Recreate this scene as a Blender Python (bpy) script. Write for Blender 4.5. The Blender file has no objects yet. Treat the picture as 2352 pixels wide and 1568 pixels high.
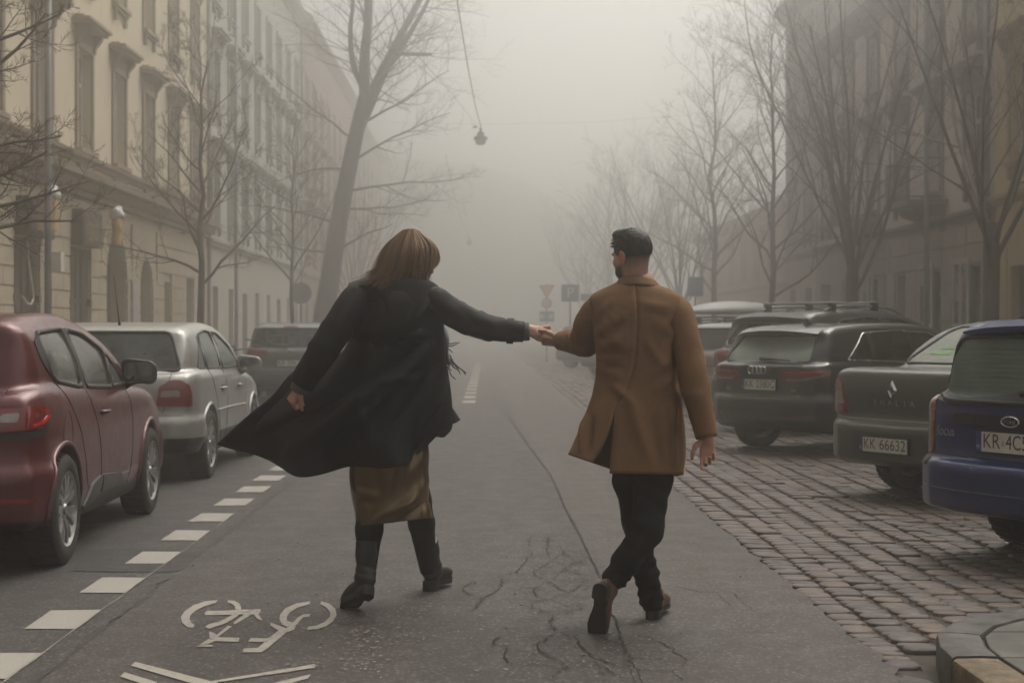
import bpy, bmesh, math, random
import numpy as np
from mathutils import Vector, Matrix, geometry
R = math.radians
scene = bpy.context.scene
col = scene.collection

# ---------------------------------------------------------------- camera
CAMH = 1.35
cam_data = bpy.data.cameras.new('camera')
cam = bpy.data.objects.new('camera', cam_data)
col.objects.link(cam)
cam.location = (0, 0, CAMH)
cam.rotation_euler = (R(90), 0, 0)
cam_data.lens = 55.0
cam_data.sensor_width = 36.0
cam_data.shift_x = 0.0251
cam_data.shift_y = -0.0111
cam_data.clip_start = 0.05
cam_data.clip_end = 3000
cam_data.dof.use_dof = True
cam_data.dof.focus_distance = 7.4
cam_data.dof.aperture_fstop = 5.0
scene.camera = cam

# ---------------------------------------------------------------- sky, sun, exposure
SUN_EL, SUN_AZ = 62.0, 44.0          # azimuth from +Y (up the street), positive to the right
world = bpy.data.worlds.new('World')
scene.world = world
world.use_nodes = True
wn = world.node_tree
for n in list(wn.nodes): wn.nodes.remove(n)
w_out = wn.nodes.new('ShaderNodeOutputWorld')
w_bg = wn.nodes.new('ShaderNodeBackground')
w_sky = wn.nodes.new('ShaderNodeTexSky')
w_sky.sky_type = 'NISHITA'
w_sky.sun_disc = False
w_sky.sun_elevation = R(SUN_EL)
w_sky.sun_rotation = R(SUN_AZ)
w_sky.air_density = 1.0
w_sky.dust_density = 6.0
w_sky.ozone_density = 1.0
w_hs = wn.nodes.new('ShaderNodeHueSaturation')
w_hs.inputs['Saturation'].default_value = 0.12
w_tint = wn.nodes.new('ShaderNodeMix'); w_tint.data_type = 'RGBA'; w_tint.blend_type = 'MULTIPLY'
w_tint.inputs[0].default_value = 1.0
w_tint.inputs[7].default_value = (1.0, 0.967, 0.905, 1)
wn.links.new(w_sky.outputs[0], w_hs.inputs['Color'])
wn.links.new(w_hs.outputs[0], w_tint.inputs[6])
wn.links.new(w_tint.outputs[2], w_bg.inputs['Color'])
w_bg.inputs['Strength'].default_value = 0.15
wn.links.new(w_bg.outputs[0], w_out.inputs[0])

sun_data = bpy.data.lights.new('sun', 'SUN')
sun_data.energy = 1.4
sun_data.angle = R(60)
sun_data.color = (1.0, 0.96, 0.9)
sun = bpy.data.objects.new('sun', sun_data)
col.objects.link(sun)
_d = Vector((math.sin(R(SUN_AZ)) * math.cos(R(SUN_EL)), math.cos(R(SUN_AZ)) * math.cos(R(SUN_EL)), math.sin(R(SUN_EL))))
sun.rotation_euler = (-_d).to_track_quat('-Z', 'Y').to_euler()
sun.location = _d * 60

vs = scene.view_settings
vs.view_transform = 'Standard'
vs.look = 'None'
vs.exposure = 0.26
vs.gamma = 1.0
vs.use_curve_mapping = False
scene.render.engine = 'CYCLES'
scene.cycles.use_denoising = True
scene.cycles.volume_bounces = 8
scene.cycles.max_bounces = 12
scene.cycles.diffuse_bounces = 3
scene.cycles.glossy_bounces = 3
scene.cycles.transmission_bounces = 6
scene.cycles.transparent_max_bounces = 12
scene.cycles.caustics_reflective = False
scene.cycles.caustics_refractive = False
# ---------------------------------------------------------------- helpers
FPX = 3593.0
def gp(x, y):
    """ground point seen at display pixel (x, y) of the 2352-wide photograph"""
    Z = FPX * CAMH / (y - 758.0)
    return ((x - 1117.0) * Z / FPX, Z)
def wp(x, y, Z):
    """world point at depth Z"""
    return Vector(((x - 1117.0) * Z / FPX, Z, CAMH - (y - 758.0) * Z / FPX))

MATS = {}
def nodes_of(m):
    m.use_nodes = True
    nt = m.node_tree
    b = nt.nodes['Principled BSDF']
    return nt, b
def new(nt, t, **kw):
    n = nt.nodes.new(t)
    for k, v in kw.items():
        if k.startswith('i_'):
            n.inputs[k[2:].replace('_', ' ')].default_value = v
        else:
            setattr(n, k, v)
    return n
def coords(nt, scale=1.0, kind='Object'):
    tc = nt.nodes.new('ShaderNodeTexCoord')
    mp = nt.nodes.new('ShaderNodeMapping')
    s = scale if isinstance(scale, (tuple, list)) else (scale,) * 3
    mp.inputs['Scale'].default_value = s
    nt.links.new(tc.outputs[kind], mp.inputs['Vector'])
    return mp.outputs['Vector']
def noise(nt, vec, scale, detail=4, rough=0.55):
    n = nt.nodes.new('ShaderNodeTexNoise')
    n.inputs['Scale'].default_value = scale
    n.inputs['Detail'].default_value = detail
    n.inputs['Roughness'].default_value = rough
    if vec is not None: nt.links.new(vec, n.inputs['Vector'])
    return n.outputs['Fac']
def ramp(nt, fac, stops):
    r = nt.nodes.new('ShaderNodeValToRGB')
    el = r.color_ramp.elements
    while len(el) < len(stops): el.new(0.5)
    for e, (p, c) in zip(el, stops):
        e.position = p
        e.color = (c, c, c, 1) if isinstance(c, (int, float)) else tuple(c) + (1,)
    nt.links.new(fac, r.inputs['Fac'])
    return r.outputs['Color']
def mixc(nt, fac, a, b, blend='MIX'):
    m = nt.nodes.new('ShaderNodeMix'); m.data_type = 'RGBA'; m.blend_type = blend
    for sock, v in ((0, fac), (6, a), (7, b)):
        if isinstance(v, (int, float)): m.inputs[sock].default_value = v if sock == 0 else (v, v, v, 1)
        elif isinstance(v, (tuple, list)): m.inputs[sock].default_value = tuple(v) + (1,)
        else: nt.links.new(v, m.inputs[sock])
    return m.outputs[2]
def bump(nt, b, height, strength=0.3, dist=0.01):
    n = nt.nodes.new('ShaderNodeBump')
    n.inputs['Strength'].default_value = strength
    n.inputs['Distance'].default_value = dist
    nt.links.new(height, n.inputs['Height'])
    nt.links.new(n.outputs[0], b.inputs['Normal'])
    return n
def mat(name, color, rough=0.7, metal=0.0, var=0.12, vscale=3.0, bump_s=0.0, bscale=60.0, spec=0.5, sheen=0.0, coat=0.0, kind='Object', vstretch=(1, 1, 1)):
    """a principled material whose colour and gloss vary with noise"""
    if name in MATS: return MATS[name]
    m = bpy.data.materials.new(name)
    nt, b = nodes_of(m)
    v = coords(nt, vstretch, kind)
    f = noise(nt, v, vscale, 6, 0.6)
    lo = tuple(max(0.0, c * (1 - var * 1.6)) for c in color)
    hi = tuple(min(1.0, c * (1 + var * 1.6)) for c in color)
    nt.links.new(ramp(nt, f, [(0.25, lo), (0.5, color), (0.75, hi)]), b.inputs['Base Color'])
    b.inputs['Metallic'].default_value = metal
    b.inputs['Specular IOR Level'].default_value = spec
    g = noise(nt, v, vscale * 2.3, 4)
    mr = nt.nodes.new('ShaderNodeMapRange')
    mr.inputs['To Min'].default_value = max(0.02, rough - 0.12)
    mr.inputs['To Max'].default_value = min(1.0, rough + 0.12)
    nt.links.new(g, mr.inputs['Value'])
    nt.links.new(mr.outputs[0], b.inputs['Roughness'])
    if sheen: b.inputs['Sheen Weight'].default_value = sheen
    if coat:
        b.inputs['Coat Weight'].default_value = coat
        b.inputs['Coat Roughness'].default_value = 0.08
    if bump_s:
        bump(nt, b, noise(nt, v, bscale, 3), bump_s, 0.004)
    MATS[name] = m
    return m

class MB:
    """collects geometry for one mesh object"""
    def __init__(s): s.v = []; s.f = []
    def add(s, verts, faces):
        o = len(s.v)
        s.v += [tuple(p) for p in verts]
        s.f += [tuple(i + o for i in f) for f in faces]
        return s
    def box(s, c, d, rz=0.0, M=None):
        hx, hy, hz = d[0] / 2, d[1] / 2, d[2] / 2
        p = [Vector((x, y, z)) for z in (-hz, hz) for y in (-hy, hy) for x in (-hx, hx)]
        mtx = Matrix.Translation(c) @ Matrix.Rotation(rz, 4, 'Z')
        if M is not None: mtx = Matrix.Translation(c) @ M
        p = [mtx @ q for q in p]
        return s.add(p, [(0, 2, 3, 1), (4, 5, 7, 6), (0, 1, 5, 4), (2, 6, 7, 3), (0, 4, 6, 2), (1, 3, 7, 5)])
    def boxx(s, x0, x1, y0, y1, z0, z1):
        return s.box(((x0 + x1) / 2, (y0 + y1) / 2, (z0 + z1) / 2), (abs(x1 - x0), abs(y1 - y0), abs(z1 - z0)))
    def tube(s, pts, rad, n=8, cap=True, flat=None):
        pts = [Vector(p) for p in pts]
        if isinstance(rad, (int, float)): rad = [rad] * len(pts)
        vs_, fs = [], []
        t0 = (pts[1] - pts[0]).normalized()
        up = Vector((0, 0, 1)) if abs(t0.z) < 0.9 else Vector((1, 0, 0))
        a = t0.cross(up).normalized()
        for i, p in enumerate(pts):
            t = (pts[min(i + 1, len(pts) - 1)] - pts[max(i - 1, 0)])
            if t.length < 1e-9: t = t0.copy()
            t.normalize()
            a = (a - t * a.dot(t))
            if a.length < 1e-6: a = t.orthogonal()
            a.normalize()
            b = t.cross(a)
            for k in range(n):
                an = 2 * math.pi * k / n
                ca, sa = math.cos(an), math.sin(an)
                if flat: sa *= flat
                vs_.append(p + (a * ca + b * sa) * rad[i])
        m = len(pts)
        for i in range(m - 1):
            for k in range(n):
                k2 = (k + 1) % n
                fs.append((i * n + k, i * n + k2, (i + 1) * n + k2, (i + 1) * n + k))
        if cap:
            fs.append(tuple(range(n - 1, -1, -1)))
            fs.append(tuple((m - 1) * n + k for k in range(n)))
        return s.add(vs_, fs)
    def lathe(s, prof, n=24, axis='Z', c=(0, 0, 0), closed=False):
        """prof: list of (radius, along)"""
        vs_, fs = [], []
        for r, h in prof:
            for k in range(n):
                an = 2 * math.pi * k / n
                x, y = r * math.cos(an), r * math.sin(an)
                p = {'Z': (x, y, h), 'X': (h, x, y), 'Y': (x, h, y)}[axis]
                vs_.append((p[0] + c[0], p[1] + c[1], p[2] + c[2]))
        m = len(prof)
        rng = m if closed else m - 1
        for i in range(rng):
            j = (i + 1) % m
            for k in range(n):
                k2 = (k + 1) % n
                fs.append((i * n + k, i * n + k2, j * n + k2, j * n + k))
        return s.add(vs_, fs)
    def grid(s, rows, closed=False):
        """loft through rows of equal length"""
        n = len(rows[0]); vs_ = [p for r in rows for p in r]; fs = []
        for i in range(len(rows) - 1):
            for k in range(n if closed else n - 1):
                k2 = (k + 1) % n
                fs.append((i * n + k, i * n + k2, (i + 1) * n + k2, (i + 1) * n + k))
        return s.add(vs_, fs)
    def prism(s, poly, z0, z1, fn=None):
        """extrude 2d polygon; fn(x, y, z) maps to 3d"""
        n = len(poly)
        fn = fn or (lambda x, y, z: (x, y, z))
        vs_ = [fn(x, y, z0) for x, y in poly] + [fn(x, y, z1) for x, y in poly]
        fs = [tuple(range(n - 1, -1, -1)), tuple(range(n, 2 * n))]
        fs += [(i, (i + 1) % n, n + (i + 1) % n, n + i) for i in range(n)]
        return s.add(vs_, fs)
    def mesh(s, name, smooth=False, fix=True):
        me = bpy.data.meshes.new(name)
        me.from_pydata(s.v, [], s.f)
        if fix:
            bm = bmesh.new(); bm.from_mesh(me)
            bmesh.ops.recalc_face_normals(bm, faces=bm.faces)
            bm.to_mesh(me); bm.free()
        if smooth: shade(me, smooth)
        me.update()
        return me
    def build(s, name, m, parent=None, smooth=False, loc=None, rz=0.0, fix=True, bevel=0.0):
        me = s.mesh(name, smooth, fix)
        return link(name, me, m, parent, loc, rz, bevel)
def shade(me, angle=True):
    n = len(me.polygons)
    me.polygons.foreach_set('use_smooth', [True] * n)
    if angle is not True and n:
        me.set_sharp_from_angle(angle=R(angle))
def link(name, me, m=None, parent=None, loc=None, rz=0.0, bevel=0.0):
    o = bpy.data.objects.new(name, me)
    col.objects.link(o)
    if m is not None:
        if isinstance(m, (list, tuple)):
            for k in m: me.materials.append(k)
        elif len(me.materials) == 0: me.materials.append(m)
    if parent is not None: o.parent = parent
    if loc is not None: o.location = loc
    if rz: o.rotation_euler = (0, 0, rz)
    if bevel:
        b = o.modifiers.new('bevel', 'BEVEL'); b.width = bevel; b.segments = 2; b.limit_method = 'ANGLE'
    return o
def tag(o, label=None, cat=None, group=None, kind=None):
    if label: o['label'] = label
    if cat: o['category'] = cat
    if group: o['group'] = group
    if kind: o['kind'] = kind
    return o
def empty(name, loc=(0, 0, 0), rz=0.0, **kw):
    o = bpy.data.objects.new(name, None)
    col.objects.link(o)
    o.location = loc; o.rotation_euler = (0, 0, rz); o.empty_display_size = 0.2
    return tag(o, **kw)
def copy_tree(o, parent=None):
    c = o.copy(); col.objects.link(c); c.parent = parent
    for ch in o.children: copy_tree(ch, c)
    return c
def text_mesh(txt, size, depth=0.0, align='CENTER', sx=1.0, bold=0.0, shear=0.0):
    cu = bpy.data.curves.new('lettering', 'FONT')
    cu.body = txt; cu.size = size; cu.extrude = depth; cu.align_x = align; cu.align_y = 'CENTER'
    cu.offset = bold; cu.shear = shear; cu.resolution_u = 3
    o = bpy.data.objects.new('lettering', cu)
    col.objects.link(o)
    dg = bpy.context.evaluated_depsgraph_get()
    me = bpy.data.meshes.new_from_object(o.evaluated_get(dg))
    bpy.data.objects.remove(o); bpy.data.curves.remove(cu)
    if sx != 1.0: me.transform(Matrix.Scale(sx, 4, (1, 0, 0)))
    me.materials.clear()
    return me

# ---------------------------------------------------------------- signed distance fields -> meshes
def smin(a, b, k):
    h = np.clip(0.5 + 0.5 * (b - a) / k, 0, 1)
    return b + (a - b) * h - k * h * (1 - h)
def smax(a, b, k): return -smin(-a, -b, k)
def polysdf(x, y, poly):
    """signed distance to a closed polygon, negative inside, broadcasting"""
    x, y = np.broadcast_arrays(np.asarray(x, float), np.asarray(y, float))
    d = np.full(x.shape, 1e9); inside = np.zeros(x.shape, bool)
    n = len(poly)
    for i in range(n):
        ax, ay = poly[i]; bx, by = poly[(i + 1) % n]
        ex, ey = bx - ax, by - ay
        wx, wy = x - ax, y - ay
        t = np.clip((wx * ex + wy * ey) / (ex * ex + ey * ey + 1e-12), 0, 1)
        d = np.minimum(d, (wx - ex * t) ** 2 + (wy - ey * t) ** 2)
        c = (ay > y) != (by > y)
        if ay != by:
            inside ^= c & (x < ex * (y - ay) / (by - ay) + ax)
    d = np.sqrt(d)
    return np.where(inside, -d, d)
def polygrid(poly, lo, hi, h=.008):
    """the polygon's distance tabulated on a grid, returned as a fast lookup"""
    gx, gy = np.arange(lo[0], hi[0] + 2 * h, h), np.arange(lo[1], hi[1] + 2 * h, h)
    G = polysdf(gx[:, None], gy[None, :], poly)
    nx, ny = G.shape
    def f(x, y):
        a = np.clip((x - lo[0]) / h, 0, nx - 1.001); b = np.clip((y - lo[1]) / h, 0, ny - 1.001)
        i = a.astype(int); j = b.astype(int); u = a - i; v = b - j
        i, j, u, v = np.broadcast_arrays(i, j, u, v)
        return (G[i, j] * (1 - u) + G[i + 1, j] * u) * (1 - v) + (G[i, j + 1] * (1 - u) + G[i + 1, j + 1] * u) * v
    return f
def capsule(x, y, z, a, b, ra, rb):
    """tapered capsule"""
    ax, ay, az = a; ex, ey, ez = b[0] - ax, b[1] - ay, b[2] - az
    wx, wy, wz = x - ax, y - ay, z - az
    t = np.clip((wx * ex + wy * ey + wz * ez) / (ex * ex + ey * ey + ez * ez + 1e-12), 0, 1)
    return np.sqrt((wx - ex * t) ** 2 + (wy - ey * t) ** 2 + (wz - ez * t) ** 2) - (ra + (rb - ra) * t)
def ellipsoid(x, y, z, c, r, rot=None):
    p = np.stack(np.broadcast_arrays(x - c[0], y - c[1], z - c[2]), -1)
    if rot is not None: p = p @ np.array(rot.to_3x3())     # p in local axes
    q = p / np.array(r)
    k0 = np.sqrt((q ** 2).sum(-1)); k1 = np.sqrt(((q / np.array(r)) ** 2).sum(-1))
    return k0 * (k0 - 1.0) / (k1 + 1e-9)
def surfnets(f, lo, hi, h, newton=3):
    """surface of f == 0 as (verts, quads)"""
    ax = [np.arange(lo[i], hi[i] + h, h) for i in range(3)]
    X, Y, Z = ax[0][:, None, None], ax[1][None, :, None], ax[2][None, None, :]
    D = np.broadcast_to(f(X, Y, Z), (len(ax[0]), len(ax[1]), len(ax[2]))).astype(np.float64)
    S = D < 0
    nx, ny, nz = D.shape
    cnt = np.zeros((nx - 1, ny - 1, nz - 1)); acc = np.zeros((nx - 1, ny - 1, nz - 1, 3))
    def sl(o, n): return slice(o, n - 1 + o)
    for axis in range(3):
        oth = [a for a in range(3) if a != axis]
        for o1 in (0, 1):
            for o2 in (0, 1):
                off = [0, 0, 0]; off[oth[0]] = o1; off[oth[1]] = o2
                off2 = list(off); off2[axis] = 1
                A = D[sl(off[0], nx), sl(off[1], ny), sl(off[2], nz)]
                B = D[sl(off2[0], nx), sl(off2[1], ny), sl(off2[2], nz)]
                m = (A < 0) != (B < 0)
                t = np.where(m, A / np.where(m, A - B, 1), 0)
                cnt += m
                for a in range(3):
                    acc[..., a] += m * (t if a == axis else off[a])
    act = cnt > 0
    idx = -np.ones(act.shape, int); idx[act] = np.arange(act.sum())
    I = np.argwhere(act)
    V = (I + acc[act] / cnt[act][:, None]) * h + np.array([a[0] for a in ax])
    quads = []
    for axis in range(3):
        A = np.moveaxis(S, axis, 0); Ix = np.moveaxis(idx, axis, 0)
        ch = A[:-1, 1:-1, 1:-1] != A[1:, 1:-1, 1:-1]
        P = np.argwhere(ch)
        if not len(P): continue
        i, j, k = P[:, 0], P[:, 1] + 1, P[:, 2] + 1
        q = np.stack([Ix[i, j - 1, k - 1], Ix[i, j, k - 1], Ix[i, j, k], Ix[i, j - 1, k]], 1)
        flip = ~A[i, j, k]
        if axis == 1: flip = ~flip
        q[flip] = q[flip][:, ::-1]
        quads.append(q)
    Q = np.concatenate(quads)
    Q = Q[(Q >= 0).all(1)]
    e = h * 0.25
    for _ in range(newton):
        x, y, z = V[:, 0], V[:, 1], V[:, 2]
        d = f(x, y, z)
        g = np.stack([f(x + e, y, z) - f(x - e, y, z), f(x, y + e, z) - f(x, y - e, z), f(x, y, z + e) - f(x, y, z - e)], 1) / (2 * e)
        st = (d / np.maximum((g ** 2).sum(1), 0.1))[:, None] * g
        V = V - np.clip(st, -h * 0.6, h * 0.6)
    return V, Q
def np_mesh(name, V, Q, smooth=True):
    me = bpy.data.meshes.new(name)
    me.from_pydata(np.asarray(V).tolist(), [], [tuple(int(i) for i in q) for q in Q])
    if smooth: shade(me, smooth)
    me.update()
    return me
def catmull(pts, per=6, closed=False):
    """smooth polyline through points (any dimension)"""
    P = [np.array(p, float) for p in pts]; n = len(P); out = []
    rng = n if closed else n - 1
    for i in range(rng):
        p0 = P[(i - 1) % n] if closed or i > 0 else 2 * P[0] - P[1]
        p1, p2 = P[i], P[(i + 1) % n]
        p3 = P[(i + 2) % n] if closed or i + 2 < n else 2 * P[-1] - P[-2]
        for k in range(per):
            t = k / per
            out.append(0.5 * ((2 * p1) + (-p0 + p2) * t + (2 * p0 - 5 * p1 + 4 * p2 - p3) * t * t + (-p0 + 3 * p1 - 3 * p2 + p3) * t ** 3))
    if not closed: out.append(P[-1])
    return [tuple(o) for o in out]
# ---------------------------------------------------------------- ground
def asphalt(name, c0, c1, speck=0.35):
    m = bpy.data.materials.new(name); nt, b = nodes_of(m)
    v = coords(nt, 1.0, 'Object')
    big = noise(nt, v, .7, 6, .65); mid = noise(nt, v, 4.0, 6, .7); fine = noise(nt, v, 160, 3, .7)
    vor = nt.nodes.new('ShaderNodeTexVoronoi'); vor.inputs['Scale'].default_value = 95; nt.links.new(v, vor.inputs['Vector'])
    base = mixc(nt, ramp(nt, big, [(.3, 0.0), (.7, 1.0)]), c0, c1)
    base = mixc(nt, ramp(nt, mid, [(.35, .35), (.65, 0.0)]), base, tuple(x * .62 for x in c0))
    streak = noise(nt, coords(nt, (1.6, .07, 1)), 1.5, 5, .6)          # worn wheel tracks along the street
    base = mixc(nt, ramp(nt, streak, [(.42, .0), (.68, .5)]), base, tuple(x * 1.35 for x in c1))
    stain = noise(nt, coords(nt, (1, .5, 1)), 2.3, 7, .7)
    base = mixc(nt, ramp(nt, stain, [(.56, 0.0), (.70, .45)]), base, tuple(x * .5 for x in c0))
    agg = nt.nodes.new('ShaderNodeSeparateColor'); nt.links.new(vor.outputs['Color'], agg.inputs[0])
    base = mixc(nt, ramp(nt, agg.outputs[0], [(.80, 0.0), (.97, speck)]), base, (.30, .28, .26))
    base = mixc(nt, ramp(nt, agg.outputs[1], [(.78, 0.0), (.95, .55)]), base, tuple(x * .4 for x in c0))
    nt.links.new(base, b.inputs['Base Color'])
    nt.links.new(ramp(nt, mid, [(.3, .55), (.7, .82)]), b.inputs['Roughness'])
    b.inputs['Specular IOR Level'].default_value = .35
    bump(nt, b, fine, .45, .004)
    MATS[name] = m
    return m
ROADM = asphalt('asphalt_road', (.037, .0305, .028), (.049, .041, .037))
LANEM = asphalt('asphalt_parking', (.032, .0275, .0265), (.042, .036, .034))
PATCHM = asphalt('asphalt_patch', (.024, .021, .020), (.031, .028, .026), .15)
EARTH = mat('ground_far', (.08, .075, .07), .9)
CRACKM = mat('crack_dark', (.016, .014, .012), .95, var=.3)
def paintm(name, c, wear=.42):
    m = bpy.data.materials.new(name); nt, b = nodes_of(m)
    v = coords(nt)
    f = noise(nt, v, 26, 8, .78); g = noise(nt, v, 3.2, 4)
    mx = nt.nodes.new('ShaderNodeMath'); mx.operation = 'ADD'
    nt.links.new(f, mx.inputs[0]); mg = nt.nodes.new('ShaderNodeMath'); mg.operation = 'MULTIPLY'; mg.inputs[1].default_value = .35
    nt.links.new(g, mg.inputs[0]); nt.links.new(mg.outputs[0], mx.inputs[1])
    k = ramp(nt, mx.outputs[0], [(wear + .10, 1.0), (wear + .22, 0.0)])
    col_ = mixc(nt, k, c, (.11, .098, .09))
    col_ = mixc(nt, ramp(nt, noise(nt, v, 210, 2), [(.55, 0.0), (.7, .5)]), col_, (.10, .09, .083))
    nt.links.new(col_, b.inputs['Base Color']); b.inputs['Roughness'].default_value = .75
    bump(nt, b, noise(nt, v, 150, 3), .6, .003)
    return m
PAINTM = paintm('road_paint', (.29, .272, .24), .37)
PAINTW = paintm('road_paint_worn', (.30, .28, .24), .42)

def sheet(name, poly, z, m, parent=None, kind='structure', cut=0):
    b = MB()
    b.add([(x, y, z) for x, y in poly], [tuple(range(len(poly)))])
    o = b.build(name, m, parent, fix=False)
    if parent is None: tag(o, kind=kind)
    return o
rect = lambda x0, x1, y0, y1: [(x0, y0), (x1, y0), (x1, y1), (x0, y1)]
sheet('ground', rect(-110, 110, -30, 250), -.06, EARTH)
road = sheet('road', rect(-1.72, 1.60, -25, 245), 0, ROADM)
lane = sheet('parking_lane', rect(-4.6, -1.72, -25, 245), -.005, LANEM)
# dark repair strip across the lane, ragged kerb-side edge of the carriageway
def patchy(pts): return [gp(*p) for p in pts]
strip = sheet('asphalt_repair', patchy([(180, 1262), (330, 1258), (480, 1270), (468, 1280), (440, 1300), (400, 1312), (300, 1312), (170, 1310)]), -.001, PATCHM, lane)
def ribbon(pts, w, z, jit=0.0, rs=None, taper=True):
    """flat ribbon along ground points"""
    b = []; n = len(pts)
    L, Rr = [], []
    for i, (x, y) in enumerate(pts):
        x0, y0 = pts[max(0, i - 1)]; x1, y1 = pts[min(n - 1, i + 1)]
        dx, dy = x1 - x0, y1 - y0; l = math.hypot(dx, dy) + 1e-9
        ww = w * (rs.uniform(.35, 1.3) if rs else 1) * (.3 if taper and i in (0, n - 1) else 1) / 2
        L.append((x - dy / l * ww, y + dx / l * ww, z)); Rr.append((x + dy / l * ww, y - dx / l * ww, z))
    return [L, Rr]
def noisy(pts, step, amp, rs):
    out = []
    for p, q in zip(pts[:-1], pts[1:]):
        L = math.hypot(q[0] - p[0], q[1] - p[1]); n = max(1, int(L / step))
        for k in range(n):
            t = k / n; a = amp * (1 if 0 < k else .3)
            out.append((p[0] + (q[0] - p[0]) * t + rs.gauss(0, a), p[1] + (q[1] - p[1]) * t + rs.gauss(0, a)))
    out.append(pts[-1])
    return out
rsg = random.Random(7)
# ragged dark edge of the parking lane along the carriageway
e = noisy([(-1.735, 3.0), (-1.73, 12), (-1.73, 40)], .12, .012, rsg)
b = MB(); b.grid(ribbon(e, .035, .0012, 0, rsg, False)); b.build('edge_seam', PATCHM, road, fix=False)
e = noisy([(-1.858, 4.0), (-1.858, 11.3)], .2, .003, rsg)
b = MB(); b.grid(ribbon(e, .006, .0012, 0, rsg, False)); b.build('edge_line', PAINTW, lane, fix=False)
# newer, warmer strip of asphalt right of the long seam, with a ragged edge against the setts
STRIPM = asphalt('asphalt_strip', (.045, .038, .033), (.057, .048, .0415))
seam = [gp(*p) for p in [(1118, 775), (1150, 880), (1190, 960), (1250, 1075), (1300, 1170), (1345, 1260), (1390, 1370), (1422, 1460), (1470, 1600)]]
seam = noisy(seam[:1] + seam[1:], .3, .015, rsg)
edge = noisy([(1.60, 5.0), (1.60, 9), (1.60, 14)], .09, .016, rsg) + noisy([(1.60, 14.2), (1.60, 60), (1.60, 240)], 2.0, .02, rsg)
edge = [(x_ + .012, y_) for x_, y_ in edge]
vo, _, fo, *_ = geometry.delaunay_2d_cdt([Vector(p) for p in seam + [(1.0, 5.0)] + edge], [], [list(range(len(seam) + 1 + len(edge)))], 1, 1e-6)
MB().add([(v.x, v.y, .0045) for v in vo], [tuple(f) for f in fo]).build('asphalt_strip', STRIPM, road)
# white dashes
for k in range(22):
    y0 = 5.06 + k
    p = [(-2.10 + rsg.gauss(0, .006), y0 + rsg.gauss(0, .012)), (-1.862 + rsg.gauss(0, .004), y0 + rsg.gauss(0, .012)), (-1.862, y0 + .5 + rsg.gauss(0, .012)), (-2.10, y0 + .5 + rsg.gauss(0, .012))]
    sheet('lane_dash', p, -.0005, PAINTM, lane)
for k in range(17):
    y0 = 28.9 + k * 2.08
    sheet('lane_dash', [(-.45, y0), (-.21, y0), (-.21, y0 + 1.0), (-.45, y0 + 1.0)], .0045, PAINTW, road)
# bicycle symbol and chevrons, traced on the ground
def c1(p): return gp((p[0] / 2.352) / 1.06293, (1200 + p[1] / 2.352) / 1.06293)
BIKE = [
 [(1250, 625), (1180, 632), (1110, 655), (1060, 690), (1038, 725), (1045, 755), (1075, 780), (1108, 785), (1118, 768), (1098, 755), (1088, 735), (1095, 710), (1125, 685), (1175, 660), (1240, 642)],
 [(1310, 626), (1345, 628), (1375, 645), (1385, 665), (1384, 680), (1350, 680), (1348, 660), (1330, 645), (1305, 640)],
 [(1175, 700), (1190, 688), (1300, 685), (1385, 680), (1495, 678), (1500, 690), (1480, 708), (1180, 712)],
 [(1455, 706), (1485, 708), (1508, 742), (1480, 735)],
 [(1335, 710), (1375, 710), (1330, 740), (1280, 765), (1200, 790), (1178, 780), (1195, 765), (1270, 745)],
 [(1400, 710), (1450, 705), (1350, 765), (1340, 755)],
 [(1310, 772), (1332, 778), (1250, 838), (1375, 842), (1370, 865), (1230, 862), (1165, 890), (1148, 880), (1205, 845), (1200, 805), (1225, 812), (1245, 825)],
 [(1120, 893), (1230, 893), (1215, 883), (1175, 880)],
 [(1780, 632), (1700, 645), (1640, 672), (1610, 705), (1604, 735), (1620, 765), (1650, 780), (1680, 755), (1650, 745), (1645, 725), (1665, 695), (1710, 668), (1778, 648)],
 [(1845, 632), (1890, 645), (1925, 675), (1933, 710), (1915, 745), (1875, 775), (1820, 793), (1762, 796), (1770, 778), (1820, 772), (1865, 750), (1895, 720), (1895, 695), (1875, 668), (1838, 648)],
 [(1780, 705), (1740, 708), (1710, 725), (1690, 745), (1645, 788), (1555, 755), (1550, 770), (1600, 800), (1540, 846), (1440, 843), (1425, 865), (1520, 866), (1480, 900), (1400, 905), (1393, 925), (1500, 926), (1540, 900), (1640, 815), (1690, 795), (1700, 770), (1740, 725), (1778, 720)]]
CHEV = [[(775, 980), (752, 1003), (1080, 1098), (1207, 1135), (1250, 1098), (1808, 1015), (1808, 993), (1210, 1092)],
        [(715, 1040), (690, 1065), (1200, 1235), (1770, 1075), (1782, 1052), (1205, 1190)]]
for nm, polys in (('bicycle_symbol', BIKE), ('chevron_symbol', CHEV)):
    b = MB()
    for p in polys:
        pts = [Vector(c1(q)) for q in p]
        vo, _, fo, *_ = geometry.delaunay_2d_cdt(pts, [], [list(range(len(pts)))], 1, 1e-6)
        b.add([(v.x, v.y, .0044) for v in vo], [tuple(f) for f in fo])
    b.build(nm, PAINTW, road)
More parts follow.
